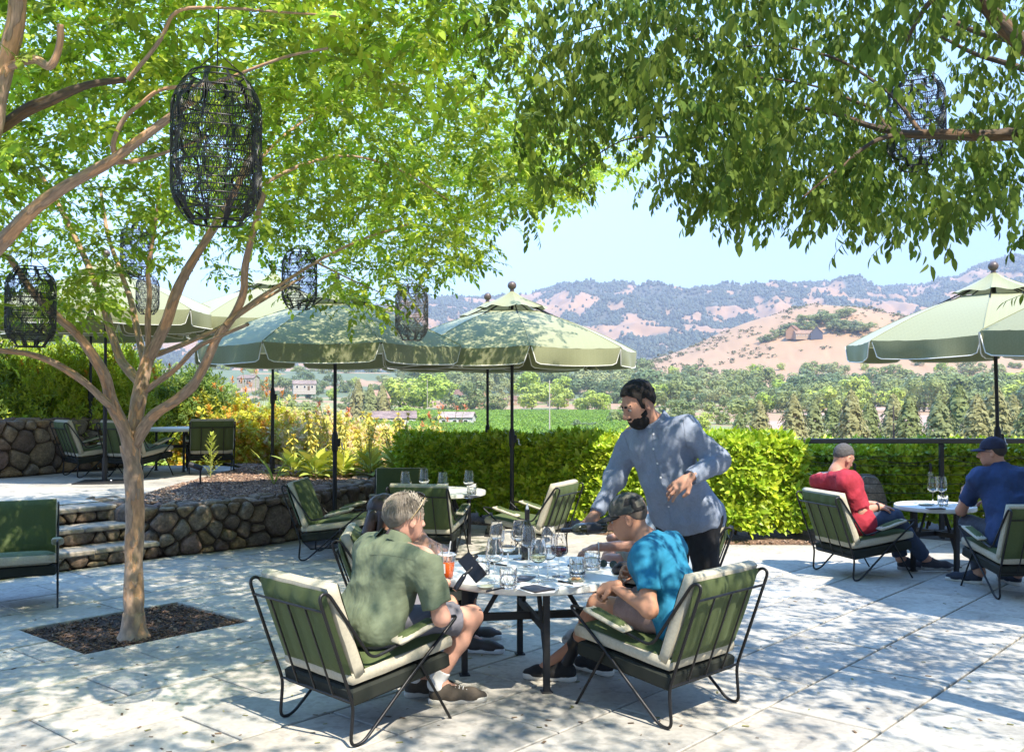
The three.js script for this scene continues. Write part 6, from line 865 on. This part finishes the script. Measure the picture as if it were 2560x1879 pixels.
{ // man in the bright blue T-shirt and cap
  const J = { hip: g3(0.92, 0.47, 5.23), neck: pp(1620, 1350, 5.42), head: pp(1571, 1293, 5.46), shL: pp(1616, 1392, 5.20), shR: g3(0.90, 0.80, 5.58), elL: pp(1624, 1524, 5.05), wrL: pp(1533, 1464, 5.24), elR: g3(0.86, 0.60, 5.80), wrR: g3(0.70, 0.655, 5.68), knL: g3(0.47, 0.495, 5.46), anL: pp(1436, 1612, 5.74), toL: g3(0.115, 0.0, 5.80), knR: g3(0.60, 0.48, 5.78), anR: g3(0.56, 0.105, 5.86), toR: g3(0.40, 0.0, 6.02) };
  const r = person({ label: 'person in a bright blue T-shirt and camouflage cap leaning over the table', J, seed: 11, build: 0.95, hipAxis: V(0.7, 0, -0.7), headF: V(-0.90, -0.30, -0.22), headU: V(-0.25, 1, 0), skinMat: skinM([0.50, 0.27, 0.17]), hairMat: std([0.10, 0.075, 0.055], 0.8), cell: 0.0105, belly: 0.02,
    hair: crop(0.03, 0.003, 0.001), cap: (() => { const m = clothM([0.3, 0.3, 0.3]); m.map = tex(128, (u, v) => { const a = tnoise(u, v, 5, 81, 3), b = tnoise(u, v, 6, 82, 3); return a > 0.56 ? [0.50, 0.47, 0.44] : b > 0.55 ? [0.28, 0.29, 0.26] : b < 0.42 ? [0.12, 0.12, 0.12] : [0.36, 0.35, 0.31]; }, true, 3); m.color = rgb(0.75, 0.75, 0.75); return m; })(),
    shirt: { mat: clothM([0.012, 0.20, 0.33]), sleeve: 0.66, flare: 0.020, g: 0.014, wr: 0.009, sc: 7, hem: [g3(0.90, 0.40, 5.22), V(0.1, -1, 0)] }, pants: { mat: clothM([0.36, 0.235, 0.19]), len: 0.72 }, socks: M.black, sockLen: 0.22, shoes: clothM([0.02, 0.019, 0.018]), soles: std([0.72, 0.68, 0.58], 0.6), laces: M.black,
    hands: [{ s: 'L', dir: V(-0.55, -0.25, -0.5), palm: V(0.35, -0.75, -0.3), curl: [1.0, 0.9], thumb: 1 }, { s: 'R', dir: V(-0.75, -0.15, 0.3), palm: V(0, -0.5, 0.8), curl: [0.7, 0.7], thumb: -1 }] });
}
{ // guest in pale blue, mostly hidden
  const J = { hip: g3(1.16, 0.47, 7.06), neck: g3(1.06, 0.90, 6.98), head: g3(1.06, 1.06, 6.96), shL: g3(0.99, 0.84, 6.80), shR: g3(1.08, 0.85, 7.16), elL: pp(1580, 1362, 6.74), wrL: pp(1492, 1368, 6.70), elR: g3(0.90, 0.62, 7.34), wrR: g3(0.70, 0.60, 7.2), knL: g3(0.66, 0.49, 6.82), anL: g3(0.50, 0.13, 6.44), toL: g3(0.36, 0.08, 6.30), knR: g3(0.70, 0.48, 7.10), anR: g3(0.68, 0.10, 6.97), toR: g3(0.48, 0.0, 6.87) };
  const r = person({ label: 'person in a pale blue shirt with one bare arm along the chair, behind the waiter', J, seed: 14, build: 1.0, hipAxis: V(0, 0, -1), headF: V(-1, -0.1, 0.1), skinMat: skinM([0.56, 0.32, 0.24]), hairMat: std([0.12, 0.09, 0.07], 0.8), cell: 0.013, hair: crop(0.045, 0.012), shirt: { mat: clothM([0.46, 0.56, 0.66]), sleeve: 0.5, g: 0.018 }, pants: { mat: clothM([0.42, 0.42, 0.36]), len: 0.85 }, shoes: clothM([0.42, 0.40, 0.37]), soles: std([0.5, 0.48, 0.44], 0.7), hands: [{ s: 'L', dir: V(-0.9, -0.25, 0.1), palm: V(0, -1, 0), thumb: -1 }] });
  const w = J.wrL; part('bracelet', tube(Array.from({ length: 14 }, (_, i) => w.clone().add(V(0.01 , Math.cos(i / 14 * 6.283) * 0.034, Math.sin(i / 14 * 6.283) * 0.034))), 0.004, 5, true), std([0.6, 0.58, 0.52], 0.4), r.t);
}
{ // guest in red by the railing
  const J = { hip: g3(3.09, 0.47, 9.06), neck: pp(2091, 1180, 9.1), head: pp(2109, 1143, 9.12), shR: pp(2118, 1206, 8.92), shL: pp(2050, 1200, 9.28), elR: pp(2150, 1277, 8.90), wrR: pp(2200, 1267, 9.0), elL: g3(3.05, 0.60, 9.42), wrL: g3(3.32, 0.62, 9.25), knR: pp(2234, 1292, 9.05), anR: pp(2306, 1380, 9.18), toR: pp(2372, 1394, 9.2), knL: g3(3.52, 0.49, 9.3), anL: pp(2240, 1402, 9.3), toL: g3(3.78, 0.0, 9.35) };
  J.anL = g3(3.62, 0.10, 9.34); J.toL = g3(3.85, 0, 9.38); J.toR = g3(4.02, 0.02, 9.22); J.anR = g3(3.80, 0.12, 9.2);
  const r = person({ label: 'person in a red long shirt and jeans looking down at the lap, by the railing', J, seed: 17, build: 1.05, hipAxis: V(0.29, 0, 0.957), headF: V(0.80, -0.42, -0.40), headU: V(0.3, 1, 0), skinMat: skinM([0.52, 0.29, 0.21]), hairMat: std([0.075, 0.07, 0.066], 0.9), cell: 0.013, headCell: 0.006, handCell: 0.006, hair: crop(0.045, 0.004, 0.004), shirt: { mat: clothM([0.36, 0.018, 0.035]), sleeve: 0.92, flare: 0.02, g: 0.02, wr: 0.01, sc: 7 }, pants: { mat: clothM([0.035, 0.055, 0.10]), len: 1.92 }, shoes: clothM([0.05, 0.05, 0.065]), soles: std([0.3, 0.3, 0.3], 0.7), hands: [{ s: 'R', dir: V(0.9, -0.1, -0.2), palm: V(0, -1, 0), thumb: -1 }, { s: 'L', dir: V(0.9, -0.1, 0.2), palm: V(0, -1, 0), thumb: 1 }] });
  const w = mid(J.wrR, J.elR, 0.12); part('wristwatch', tube(Array.from({ length: 14 }, (_, i) => w.clone().add(V(0, Math.cos(i / 14 * 6.283) * 0.037, Math.sin(i / 14 * 6.283) * 0.037))), 0.010, 6, true), std([0.12, 0.1, 0.08], 0.3, { metalness: 0.7 }), r.t);
}
{ // guest in navy at the same table
  const J = { hip: g3(4.14, 0.47, 8.22), neck: pp(2500, 1168, 8.5), head: pp(2482, 1130, 8.53), shL: pp(2446, 1196, 8.46), shR: g3(4.42, 0.93, 8.4), elL: pp(2404, 1276, 8.72), wrL: pp(2410, 1238, 8.98), elR: g3(4.55, 0.62, 8.68), wrR: g3(4.32, 0.66, 8.95), knL: g3(3.98, 0.50, 8.72), anL: g3(4.03, 0.105, 8.62), toL: g3(3.86, 0.0, 8.80), knR: g3(4.30, 0.49, 8.72), anR: g3(4.32, 0.105, 8.55), toR: g3(4.30, 0, 8.8) };
  const r7 = person({ label: 'person in a navy T-shirt, navy cap and glasses leaning on the table by the railing', J, seed: 19, build: 1.04, hipAxis: V(1, 0, 0), headF: V(-0.80, -0.10, -0.55), skinMat: skinM([0.50, 0.29, 0.21]), hairMat: std([0.03, 0.025, 0.022], 0.8), cell: 0.013, headCell: 0.006, handCell: 0.006, hair: crop(0.02, 0.006, 0.002), cap: clothM([0.016, 0.018, 0.045]), shirt: { mat: clothM([0.018, 0.045, 0.13]), sleeve: 0.66, flare: 0.024, g: 0.018, wr: 0.01, sc: 7 }, pants: { mat: clothM([0.045, 0.05, 0.065]), len: 1.92 }, shoes: clothM([0.03, 0.035, 0.05]), soles: std([0.65, 0.6, 0.52], 0.7), hands: [{ s: 'L', dir: V(0.3, 0.4, -0.7), palm: V(0.5, 0, 0.5), thumb: 1 }, { s: 'R', dir: V(-0.6, 0.1, -0.5), palm: V(0, -1, 0), thumb: 1 }] });
  for (const k of [-1, 1]) part('eyeglasses', tube(smooth([r7.hp(k * 0.02, 0.008, 0.112), r7.hp(k * 0.062, 0.012, 0.10), r7.hp(k * 0.082, 0.012, 0.05), r7.hp(k * 0.084, 0.008, -0.01)], 8), 0.003, 5), M.black, r7.t);
}
// ================= VALLEY, HILLS, FAR HOUSES =================
const VAL = -8;
const KN = { x: 385, d: 1250 };
function landH(x, d) {
  let h = lerp(-0.35, VAL, sstep(17, 95, d)); const az = x / d;
  h += 9 * sstep(420, 900, d) * (0.4 + 0.6 * fbm(x * 0.004, 3, d * 0.004, 3));
  h += 4 * sstep(-0.05, -0.35, az) * sstep(150, 420, d);                     // the near flank on one side
  h += 26 * sstep(700, 1150, d);
  const kx = (x - KN.x) / (x < KN.x ? 165 : 190), kd = (d - KN.d) / 240; h += 86 * Math.exp(-(kx * kx + kd * kd)) * (0.92 + 0.16 * fbm(x * 0.012, 1, d * 0.012, 3));
  return h;
}
const inQuad = (x, d, poly) => inPoly(x, d, poly);
const toXD = (list) => list.map(([u, v]) => { const g = G(u, v, VAL + 0.3); return [g.x, -g.z]; });
const vineyards = [toXD([[1010, 1090], [1560, 1090], [1580, 1030], [1040, 1030]]), toXD([[680, 1100], [1000, 1100], [1000, 1062], [760, 1062]])];
const fields = [toXD([[1780, 1095], [2700, 1095], [2700, 1018], [2150, 1016], [1900, 1040]])];
{
  const pos = [], col = [], idx = [], NA = 300, ND = 190;
  const tan = [0.31, 0.19, 0.10], olive = [0.20, 0.21, 0.075], pink = [0.36, 0.24, 0.17], green = [0.16, 0.28, 0.05];
  for (let j = 0; j <= ND; j++) { const d = 13 * Math.pow(2400 / 13, j / ND); for (let i = 0; i <= NA; i++) {
    const az = lerp(-0.75, 0.75, i / NA), x = az * d, h = landH(x, d); pos.push(x, h, -d);
    const n = fbm(x * 0.02, 5, d * 0.02, 4), n2 = fbm(x * 0.15, 5, d * 0.15, 3); let c = d > 700 ? (az < 0.1 && fbm(x * 0.01, 2, d * 0.01, 3) > 0.34 ? [0.10, 0.125, 0.055] : tan) : d < 120 ? olive : n > 0.52 ? tan : olive; if (vineyards.some((p) => inQuad(x, d, p))) c = green; else if (fields.some((p) => inQuad(x, d, p))) c = n > 0.55 ? tan : pink; const k = 0.8 + 0.4 * n2; col.push(c[0] * k, c[1] * k, c[2] * k);
  } }
  for (let j = 0; j < ND; j++) for (let i = 0; i < NA; i++) { const a = j * (NA + 1) + i; idx.push(a, a + 1, a + NA + 1, a + 1, a + NA + 2, a + NA + 1); }
  const g = geoFrom(pos, idx, new Array(pos.length / 3 * 2).fill(0)); g.setAttribute('color', new THREE.Float32BufferAttribute(col, 3));
  structure('valley', g, std([1, 1, 1], 0.95, { vertexColors: true }));
}
// mountains
const RIDGE = [[-400, 800], [0, 790], [400, 780], [800, 790], [1000, 775], [1070, 770], [1200, 762], [1370, 748], [1420, 735], [1455, 729], [1500, 738], [1560, 730], [1600, 735], [1660, 733], [1720, 745], [1770, 738], [1860, 728], [1990, 727], [2110, 722], [2230, 722], [2330, 712], [2400, 700], [2440, 682], [2560, 664], [2800, 650], [3200, 660]];
function ridgeAt(u) { for (let i = 1; i < RIDGE.length; i++) if (u <= RIDGE[i][0]) return lerp(RIDGE[i - 1][1], RIDGE[i][1], (u - RIDGE[i - 1][0]) / (RIDGE[i][0] - RIDGE[i - 1][0])); return 660; }
function mountH(x, d) {
  const u = CXP + x / d * FPX, top = EYE + (HORIZON - ridgeAt(u)) / FPX * 4600, f = sstep(2050, 4600, d);
  const rid = (s, o) => 1 - Math.abs(fbm(x * s + o, 4, d * s * 0.8 + o, 4) - 0.5) * 2;
  const rel = (rid(0.0012, 3) - 0.84) * 260 + (rid(0.004, 9) - 0.84) * 110 + (rid(0.013, 5) - 0.82) * 42; const edge = Math.min(1, Math.max(0, (4600 - d) / 700)); return 25 + (top - 25) * Math.pow(f, 0.85) + rel * Math.min(1, f * 2.2) * edge * 0.9 + (d > 4600 ? -(d - 4600) * 0.25 : 0) + 14 * (fbm(x * 0.008, 2, d * 0.008, 3) - 0.5) * f;
}
const woodNoise = (x, d) => fbm(x * 0.012 + 40, 8, d * 0.0065, 5) + 0.10 * (fbm(x * 0.0009, 3, d * 0.0009, 2) - 0.5);
{
  const pos = [], col = [], idx = [], NA = 640, ND = 210;
  for (let j = 0; j <= ND; j++) { const d = lerp(2050, 5000, j / ND); for (let i = 0; i <= NA; i++) { const x = lerp(-0.72, 0.72, i / NA) * d, h = mountH(x, d); pos.push(x, h, -d); const w = woodNoise(x, d), t = 0.92 * sstep(0.485, 0.545, w), k = 0.8 + 0.45 * fbm(x * 0.02, 1, d * 0.02, 3); const a = [0.27, 0.16, 0.085], b = [0.055, 0.07, 0.06]; for (let q = 0; q < 3; q++) col.push(lerp(a[q], b[q], t) * k); } }
  for (let j = 0; j < ND; j++) for (let i = 0; i < NA; i++) { const a = j * (NA + 1) + i; idx.push(a, a + 1, a + NA + 1, a + 1, a + NA + 2, a + NA + 1); }
  const g = geoFrom(pos, idx, new Array(pos.length / 3 * 2).fill(0)); g.setAttribute('color', new THREE.Float32BufferAttribute(col, 3)); structure('mountains', g, std([1, 1, 1], 0.95, { vertexColors: true }));
  // woods on the slopes: too far off to count
  const R = rng(900), ms = [], cs = []; const cone = new THREE.IcosahedronGeometry(1, 0); cone.translate(0, 0.7, 0);
  for (let i = 0; i < 130000; i++) { const d = lerp(2100, 4680, Math.pow(R(), 0.8)), x = lerp(-0.62, 0.62, R()) * d; const ridgeTop = d > 4500 && R() < 0.7; if (woodNoise(x, d) < 0.51 && !(ridgeTop && woodNoise(x * 1.7, d) > 0.46) && R() > 0.06) continue; const s = lerp(2.5, 6.5, R()), h = s * lerp(1.0, 2.4, R() * R()); ms.push(M4(V(x, mountH(x, d) - 1, -d), qe(0, R() * 6, 0), V(s, h, s))); const k = 0.6 + 0.7 * R(); cs.push(rgb(0.06 * k, 0.078 * k, 0.06 * k)); }
  const w = stuff('mountain_woods', cone, std([1, 1, 1], 0.95), ms, cs); tag(w, 'blue green woods scattered over the tan mountain slopes', 'woods');
}
// ---------- far trees ----------
function crownGeo(seed, tall, n = 900, leaf = 0.085, conifer = false) { // unit crown, height 1
  const R = rng(seed), pos = [], nor = [], lobes = []; if (!conifer) for (let i = 0; i < 16; i++) { const a = R() * 6.3, y = 0.22 + 0.62 * R(), r = 0.30 * Math.sin(clamp(y, 0.1, 0.95) * Math.PI * 0.95) * tall * (0.5 + R()); lobes.push([Math.cos(a) * r, y, Math.sin(a) * r, 0.13 + 0.12 * R()]); }
  for (let i = 0; i < n; i++) {
    let p, nn; if (conifer) { const y = 0.06 + 0.92 * Math.pow(R(), 1.15), a = R() * 6.3, br = fbm(Math.cos(a) * 1.7 + seed, y * 7, Math.sin(a) * 1.7, 3), r = Math.pow(1 - y, 0.75) * 0.27 * tall * (0.35 + 1.15 * br) * (0.6 + 0.5 * R()); p = V(Math.cos(a) * r, y, Math.sin(a) * r); nn = V(Math.cos(a), 0.5, Math.sin(a)).normalize(); } else { const [cx, cy, cz, r] = lobes[Math.floor(R() * lobes.length)]; nn = V(R() - 0.5, R() - 0.42, R() - 0.5).normalize(); p = V(cx, cy, cz).addScaledVector(nn, r * (0.8 + 0.35 * R())); }
    const t = V(R() - 0.5, R() - 0.5, R() - 0.5).cross(nn).normalize(), b = nn.clone().cross(t), s = leaf * (0.5 + R()), q = nn.clone().add(V(R() - 0.5, R() - 0.5, R() - 0.5).multiplyScalar(0.9)).normalize();
    for (const [u, v] of [[-1, -0.6], [1, -0.6], [0, 1]]) { const w = p.clone().addScaledVector(t, u * s * 0.5).addScaledVector(b, v * s * 0.5); pos.push(w.x, w.y, w.z); nor.push(q.x, q.y, q.z); }
  }
  const g = new THREE.BufferGeometry(); g.setAttribute('position', new THREE.Float32BufferAttribute(pos, 3)); g.setAttribute('normal', new THREE.Float32BufferAttribute(nor, 3)); g.setAttribute('uv', new THREE.Float32BufferAttribute(new Array(pos.length / 3 * 2).fill(0), 2)); return g;
}
const oakG = [1, 2, 3, 4].map((s) => crownGeo(s + 500, 1.5, 2200, 0.075)), tallG = [1, 2].map((s) => crownGeo(s + 520, 1.0, 1600, 0.075)), conG = [1, 2].map((s) => crownGeo(s + 540, 1.35, 1250, 0.075, true));
const farTrunk = tube([V(0, -0.05, 0), V(0.01, 0.2, 0), V(0, 0.42, 0)], [0.03, 0.022, 0.012], 6);
const farMats = { oak: [[0.13, 0.165, 0.06], [0.165, 0.195, 0.065], [0.10, 0.14, 0.06], [0.20, 0.22, 0.09]], lime: [[0.22, 0.29, 0.04], [0.26, 0.31, 0.06]], con: [[0.13, 0.155, 0.055], [0.19, 0.185, 0.08], [0.15, 0.17, 0.07]] };
for (const k in farMats) farMats[k] = farMats[k].map((c) => leafMat([c[0] * 1.45, c[1] * 1.45, c[2] * 1.4], 0.3, 0.85));
const farTrunkM = std([0.10, 0.08, 0.06], 0.95);
const farTree = { oak: ['oak_tree', 'round crowned dark oak in the valley wood', oakG], lime: ['leafy_tree', 'bright lime green tree in the valley', tallG], con: ['conifer_tree', 'young conifer in the row along the dry field', conG] };
const Rt = rng(950);
function tree(kind, u, vBase, vTop, d, label, group, w = 1) { // photo pixel of foot and top, distance
  const [name, lab, gs] = farTree[kind], foot = P(u, vBase, d), top = P(u, vTop, d), h = top.y - foot.y; const t = thing(name, label ?? lab, 'tree', foot, Rt() * 6.3, group); t.scale.set(h * w, h, h * w);
  const tone = Math.floor(Rt() * farMats[kind].length); t.userData.tone = tone; t.userData.broad = w > 1.14; part('crown', gs[Math.floor(Rt() * gs.length)], farMats[kind][tone], t); part('trunk', farTrunk, farTrunkM, t); return t;
}
// foot of a thing standing on the land at distance d: photo row
const footRow = (u, d) => { const x = (u - CXP) / FPX * d; return toPixel(V(x, landH(x, d), -d))[1]; };
{
  const R = rng(960), grp = 'oaks of the valley wood', lab = 'round crowned oak in the wood across the valley';
  // the wooded band on both sides of the knoll, back to front
  for (let row = -2; row < 5; row++) { const d = row < 0 ? (row === -2 ? 1250 : 1080) : [900, 760, 650, 560, 480][row]; for (let u = -60 + R() * 40; u < 2640; u += lerp(52, 80, R()) * (row > 3 ? 1.15 : 1)) {
    const midGap = u > 1000 && u < 1560, leftSide = u < 1000; if (row >= 3 && midGap) continue; if (row < 0 && u > 1250) continue; if (row >= 4 && u > 1560 && u < 1760 && R() < 0.7) continue;
    const dd = d * (0.94 + 0.12 * R()), foot = footRow(u, dd); const topTarget = leftSide ? lerp(952, 922, R()) + Math.max(0, row) * 15 - (row < 0 ? 8 : 0) : lerp(925, 895, R()) + row * (u > 2100 ? 12 : 16); tree(R() < 0.74 ? 'oak' : 'lime', u, foot + 4, Math.min(topTarget, foot - 18), dd, R() < 2 ? undefined : lab, null, lerp(0.9, 1.35, R())).userData.group = grp;
  } }
}
scene.children.forEach((o) => { if (o.userData.group !== 'oaks of the valley wood') return; const lime = o.name.startsWith('leafy'), tn = o.userData.tone, sh = o.userData.broad ? 'broad' : 'narrow'; const word = lime ? ['lime green', 'yellow green'][tn] : ['mid green', 'olive', 'dark green', 'pale grey green'][tn]; o.userData.label = lime ? `${sh} ${word} tree among the oaks across the valley` : `${sh} ${word} oak in the wood across the valley`; o.userData.group = `${sh} ${word} ${lime ? 'trees' : 'oaks'} across the valley`; });
// row of young conifers below the railing
[[1985, 1100, 985], [2035, 1105, 1000], [2085, 1110, 995], [2130, 1112, 975], [2175, 1115, 1000], [2235, 1118, 985], [2275, 1115, 990], [2350, 1118, 985], [2400, 1118, 960], [2445, 1118, 985], [2490, 1118, 960], [2535, 1120, 985], [2580, 1120, 980], [1900, 1105, 1000], [1850, 1105, 1030]].forEach(([u, b, tp], i) => tree('con', u, b, tp, 150 + (i % 3) * 14, 'young conifer in the row along the dry pink field', 'row of young conifers', 1.15));
[[955, 1085, 962, 330], [895, 1082, 950, 340], [925, 1085, 960, 330]].forEach(([u, b, tp, d], i) => tree('con', u, b, tp, d, 'tall pointed conifer near the white shed', 'tall conifers by the shed', 0.9));
[[1015, 1055, 1010, 300, 'lime'], [1050, 1068, 1030, 290, 'lime'], [1330, 1025, 960, 520, 'lime'], [1395, 1025, 960, 520, 'lime'], [1470, 1030, 975, 500, 'lime'], [1500, 1030, 978, 505, 'lime'], [1090, 1060, 1040, 300, 'oak'], [1120, 1068, 1035, 290, 'oak'], [1460, 1088, 1045, 260, 'oak'], [1560, 1075, 1020, 300, 'oak'], [1840, 1075, 990, 300, 'oak'], [1700, 1060, 1000, 320, 'oak'], [1760, 1080, 1030, 260, 'lime'], [1660, 1085, 1030, 250, 'oak'], [1240, 1030, 985, 470, 'oak'], [1060, 1020, 935, 480, 'lime'], [1000, 1030, 940, 470, 'lime'], [1150, 1030, 945, 520, 'oak']].forEach(([u, b, tp, d, k]) => tree(k, u, Math.max(b, footRow(u, d)), tp, d, k === 'oak' ? 'lone grey green tree between the vineyard rows' : 'bright green tree at the edge of the vineyard', k === 'oak' ? 'lone trees in the vineyard' : 'bright trees at the vineyard edge', 1.3));
// woods of the near flank on the terrace side
{ const R = rng(970); for (let i = 0; i < 46; i++) { const d = lerp(60, 260, Math.pow(R(), 0.8)), u = lerp(-40, 830, R()); const foot = footRow(u, d); const tp = lerp(1150, 985, sstep(60, 240, d)) - 30 * R() + (u > 560 ? 18 : 0); if (tp > foot - 20) continue; tree(R() < 0.6 ? 'oak' : 'lime', u, foot + 3, tp, d, null, null, lerp(0.9, 1.4, R())); } scene.children.forEach((o) => { if (o.userData.category === 'tree' && !o.userData.group && /^(oak|leafy)/.test(o.name)) { const l = o.name.startsWith('leafy'); const sh = o.userData.broad ? 'broad' : 'narrow', word = l ? ['lime green', 'yellow green'][o.userData.tone] : ['mid green', 'olive', 'dark green', 'pale grey green'][o.userData.tone]; o.userData.label = `${sh} ${word} ${l ? 'tree' : 'oak'} on the slope below the terrace`; o.userData.group = `${sh} ${word} ${l ? 'trees' : 'oaks'} on the slope`; } }); }
// vines in rows
{ const R = rng(980), ms = [], cs = [], g = crownGeo(77, 1.6, 90, 0.26); for (const poly of vineyards) { const xs = poly.map((p) => p[0]), ds = poly.map((p) => p[1]); for (let d = Math.min(...ds); d < Math.max(...ds); d += 3.4) for (let x = Math.min(...xs); x < Math.max(...xs); x += 1.5) { if (!inQuad(x, d, poly)) continue; const s = 1.3 + 0.5 * R(); ms.push(M4(V(x + R() * 0.4, landH(x, d) - 0.15, -d), qe(0, R() * 6, 0), V(s * 1.1, s, s * 0.7))); const k = 0.7 + 0.5 * R(); cs.push(rgb(0.21 * k, 0.34 * k, 0.045 * k)); } } const m = stuff('vineyard_rows', g, leafMat([1, 1, 1], 0.35, 0.85), ms, cs); tag(m, 'bright green vine rows on the valley floor', 'vineyard'); console.log('vines', ms.length); }
// scrub dotted over the knoll
{ const R = rng(990), ms = [], cs = [], g = crownGeo(78, 1.6, 60, 0.3); for (let i = 0; i < 1500; i++) { const x = KN.x + (R() - 0.5) * 620, d = lerp(1010, 1290, R()); const s = lerp(1.5, 5, R() * R()); if (fbm(x * 0.02, 3, d * 0.02, 3) < 0.47) continue; ms.push(M4(V(x, landH(x, d) - 0.3, -d), qe(0, R() * 6, 0), V(s * 1.3, s, s * 1.3))); const k = 0.6 + 0.7 * R(); cs.push(rgb(0.15 * k, 0.155 * k, 0.07 * k)); } tag(stuff('hill_scrub', g, std([1, 1, 1], 0.95), ms, cs), 'small dry bushes dotted over the tan knoll', 'scrub'); }
// oaks on the knoll round the house
[[1990, 832, 806], [2010, 830, 802], [2030, 812, 778], [2055, 808, 776], [2075, 812, 784], [2100, 830, 800], [2125, 828, 800], [2145, 835, 805], [1950, 842, 820], [1930, 850, 832], [2120, 790, 768], [2105, 795, 772], [2160, 830, 802], [2085, 832, 808], [1965, 832, 810], [1910, 858, 842]].forEach(([u, b, tp]) => { const t = tree('oak', u, b, tp, 1180, 'dark oak on the tan knoll near the hilltop house', 'oaks on the knoll', 1.6); const x = t.position.x; let d = 1010; const rr = ray(u, b); for (; d < 1260; d += 4) { const p = rr.clone().multiplyScalar(d / -rr.z).add(V(0, EYE, 0)); if (p.y < landH(p.x, d)) break; } const k = d / 1180; const f = P(u, b, d); t.position.copy(f).setY(landH(f.x, d) - 0.5); t.scale.multiplyScalar(k); });
// ---------- houses ----------
function house(u, v, d, w, dep, h, rh, turn, wallC, roofC, label, o = {}) {
  const foot = P(u, v, d), t = thing(o.name ?? 'farmhouse', label, 'house', foot, turn * D2R); const wm = std(wallC, 0.85, { map: T.concrete }), rm = std(roofC, 0.85, { map: T.dirt });
  const sh = new THREE.Shape(); sh.moveTo(-dep / 2, -2); sh.lineTo(dep / 2, -2); sh.lineTo(dep / 2, h); sh.lineTo(0, h + rh); sh.lineTo(-dep / 2, h); sh.closePath(); const g = new THREE.ExtrudeGeometry(sh, { depth: w, bevelEnabled: false }); g.translate(0, 0, -w / 2); g.rotateY(Math.PI / 2); part('wall', boxUV(g.index ? g.toNonIndexed() : g), wm, t);
  const sl = Math.hypot(dep / 2, rh) + 0.5, an = Math.atan2(rh, dep / 2); for (const s of [-1, 1]) part('roof', at(box(w + 0.8, 0.18, sl, 0, 0, 0, 0), 0, h + rh / 2 + 0.08, s * dep / 4 * 1.04, s * an, 0, 0), rm, t);
  const gm = phys([0.03, 0.035, 0.04], 0.15); const n = Math.max(2, Math.round(w / 3.2)); for (let i = 0; i < n; i++) { const x = -w / 2 + (i + 0.5) * w / n; const f = part('window', box(1.3, 1.4, 0.10, x, h * 0.55, dep / 2 + 0.03, 0), o.frame ?? M.white, t); part('pane', box(1.05, 1.15, 0.06, x, h * 0.55, dep / 2 + 0.08, 0), gm, f); }
  part('door', box(1.1, 2.1, 0.08, w * 0.18, 1.05, dep / 2 + 0.05, 0), std([0.12, 0.08, 0.05], 0.7), t); if (o.chimney) part('chimney', box(0.9, 2.4, 0.9, w * 0.28, h + rh, 0, 0), wm, t); return t;
}
house(1175, 1012, 560, 17, 10, 4.2, 4.2, -18, [0.55, 0.30, 0.17], [0.36, 0.24, 0.18], 'large farmhouse with steep pinkish roof behind the vineyard', { chimney: true });
house(1395, 1014, 580, 10, 8, 3.2, 3.2, 25, [0.50, 0.34, 0.22], [0.36, 0.23, 0.17], 'small brown gabled house behind the vineyard', {});
house(1270, 1012, 600, 16, 7, 3, 2.2, -5, [0.5, 0.34, 0.22], [0.40, 0.27, 0.2], 'long low farm building with pinkish roof between the farmhouses', {});
house(1143, 1066, 285, 9.5, 6, 2.6, 1.4, -10, [0.72, 0.70, 0.68], [0.62, 0.58, 0.56], 'small white shed with flat roof beside the vineyard', { name: 'shed' });
house(985, 1066, 285, 12, 6, 2.4, 1.8, 8, [0.66, 0.63, 0.62], [0.42, 0.36, 0.36], 'white shed with grey pitched roof by the tall conifers', { name: 'shed' });
house(945, 1022, 460, 8, 7, 5, 3.4, 40, [0.62, 0.36, 0.2], [0.58, 0.42, 0.32], 'tall narrow tan house with orange chimney among the trees', { chimney: true });
house(760, 975, 500, 11, 8, 3, 1.8, 15, [0.5, 0.47, 0.44], [0.45, 0.4, 0.37], 'white roofed house in the trees below the terrace', {});
house(620, 960, 520, 9, 7, 3, 1.6, -15, [0.45, 0.4, 0.35], [0.42, 0.36, 0.32], 'pale low roofed house on the wooded slope', {});
{ const hs = house(1985, 846, 1120, 19, 12, 7, 5.5, 60, [0.52, 0.30, 0.17], [0.45, 0.26, 0.16], 'orange gabled house on top of the tan knoll', {}); const h2 = house(2014, 846, 1122, 24, 10, 4.2, 3.6, 4, [0.5, 0.36, 0.24], [0.52, 0.37, 0.26], 'long wing of the hilltop house with tan roof', {}); const h3 = house(2042, 846, 1124, 10, 12, 5, 6, 75, [0.10, 0.11, 0.15], [0.09, 0.10, 0.15], 'dark slate gabled barn beside the hilltop house', {}); for (const h of [hs, h2, h3]) { let d = 1010; const u = toPixel(h.position)[0], v = 846, rr = ray(u, v); for (; d < 1260; d += 3) { const p = rr.clone().multiplyScalar(d / -rr.z).add(V(0, EYE, 0)); if (p.y < landH(p.x, d)) break; } const f = P(u, v, d); h.position.copy(f).setY(landH(f.x, d) + 0.6); } }
// utility poles
[[1374, 1085, 950, 235, 'weathered wooden utility pole standing in the vineyard'], [1068, 1030, 950, 470, 'slim utility pole near the farmhouse'], [2235, 1105, 1015, 150, 'thin dark pole among the young conifers']].forEach(([u, b, tp, d, l], i) => { const f = P(u, b, d), h = P(u, tp, d).y - f.y, t = thing('utility_pole', l, 'pole', f); part('pole', tube([V(0, -1, 0), V(0, h, 0)], [0.16, 0.11], 8), std(i === 2 ? [0.06, 0.05, 0.045] : [0.45, 0.40, 0.35], 0.9), t); if (i < 2) part('crossarm', box(1.8, 0.12, 0.12, 0, h - 0.5, 0, 0), farTrunkM, t); });
renderer.render(scene, camera);
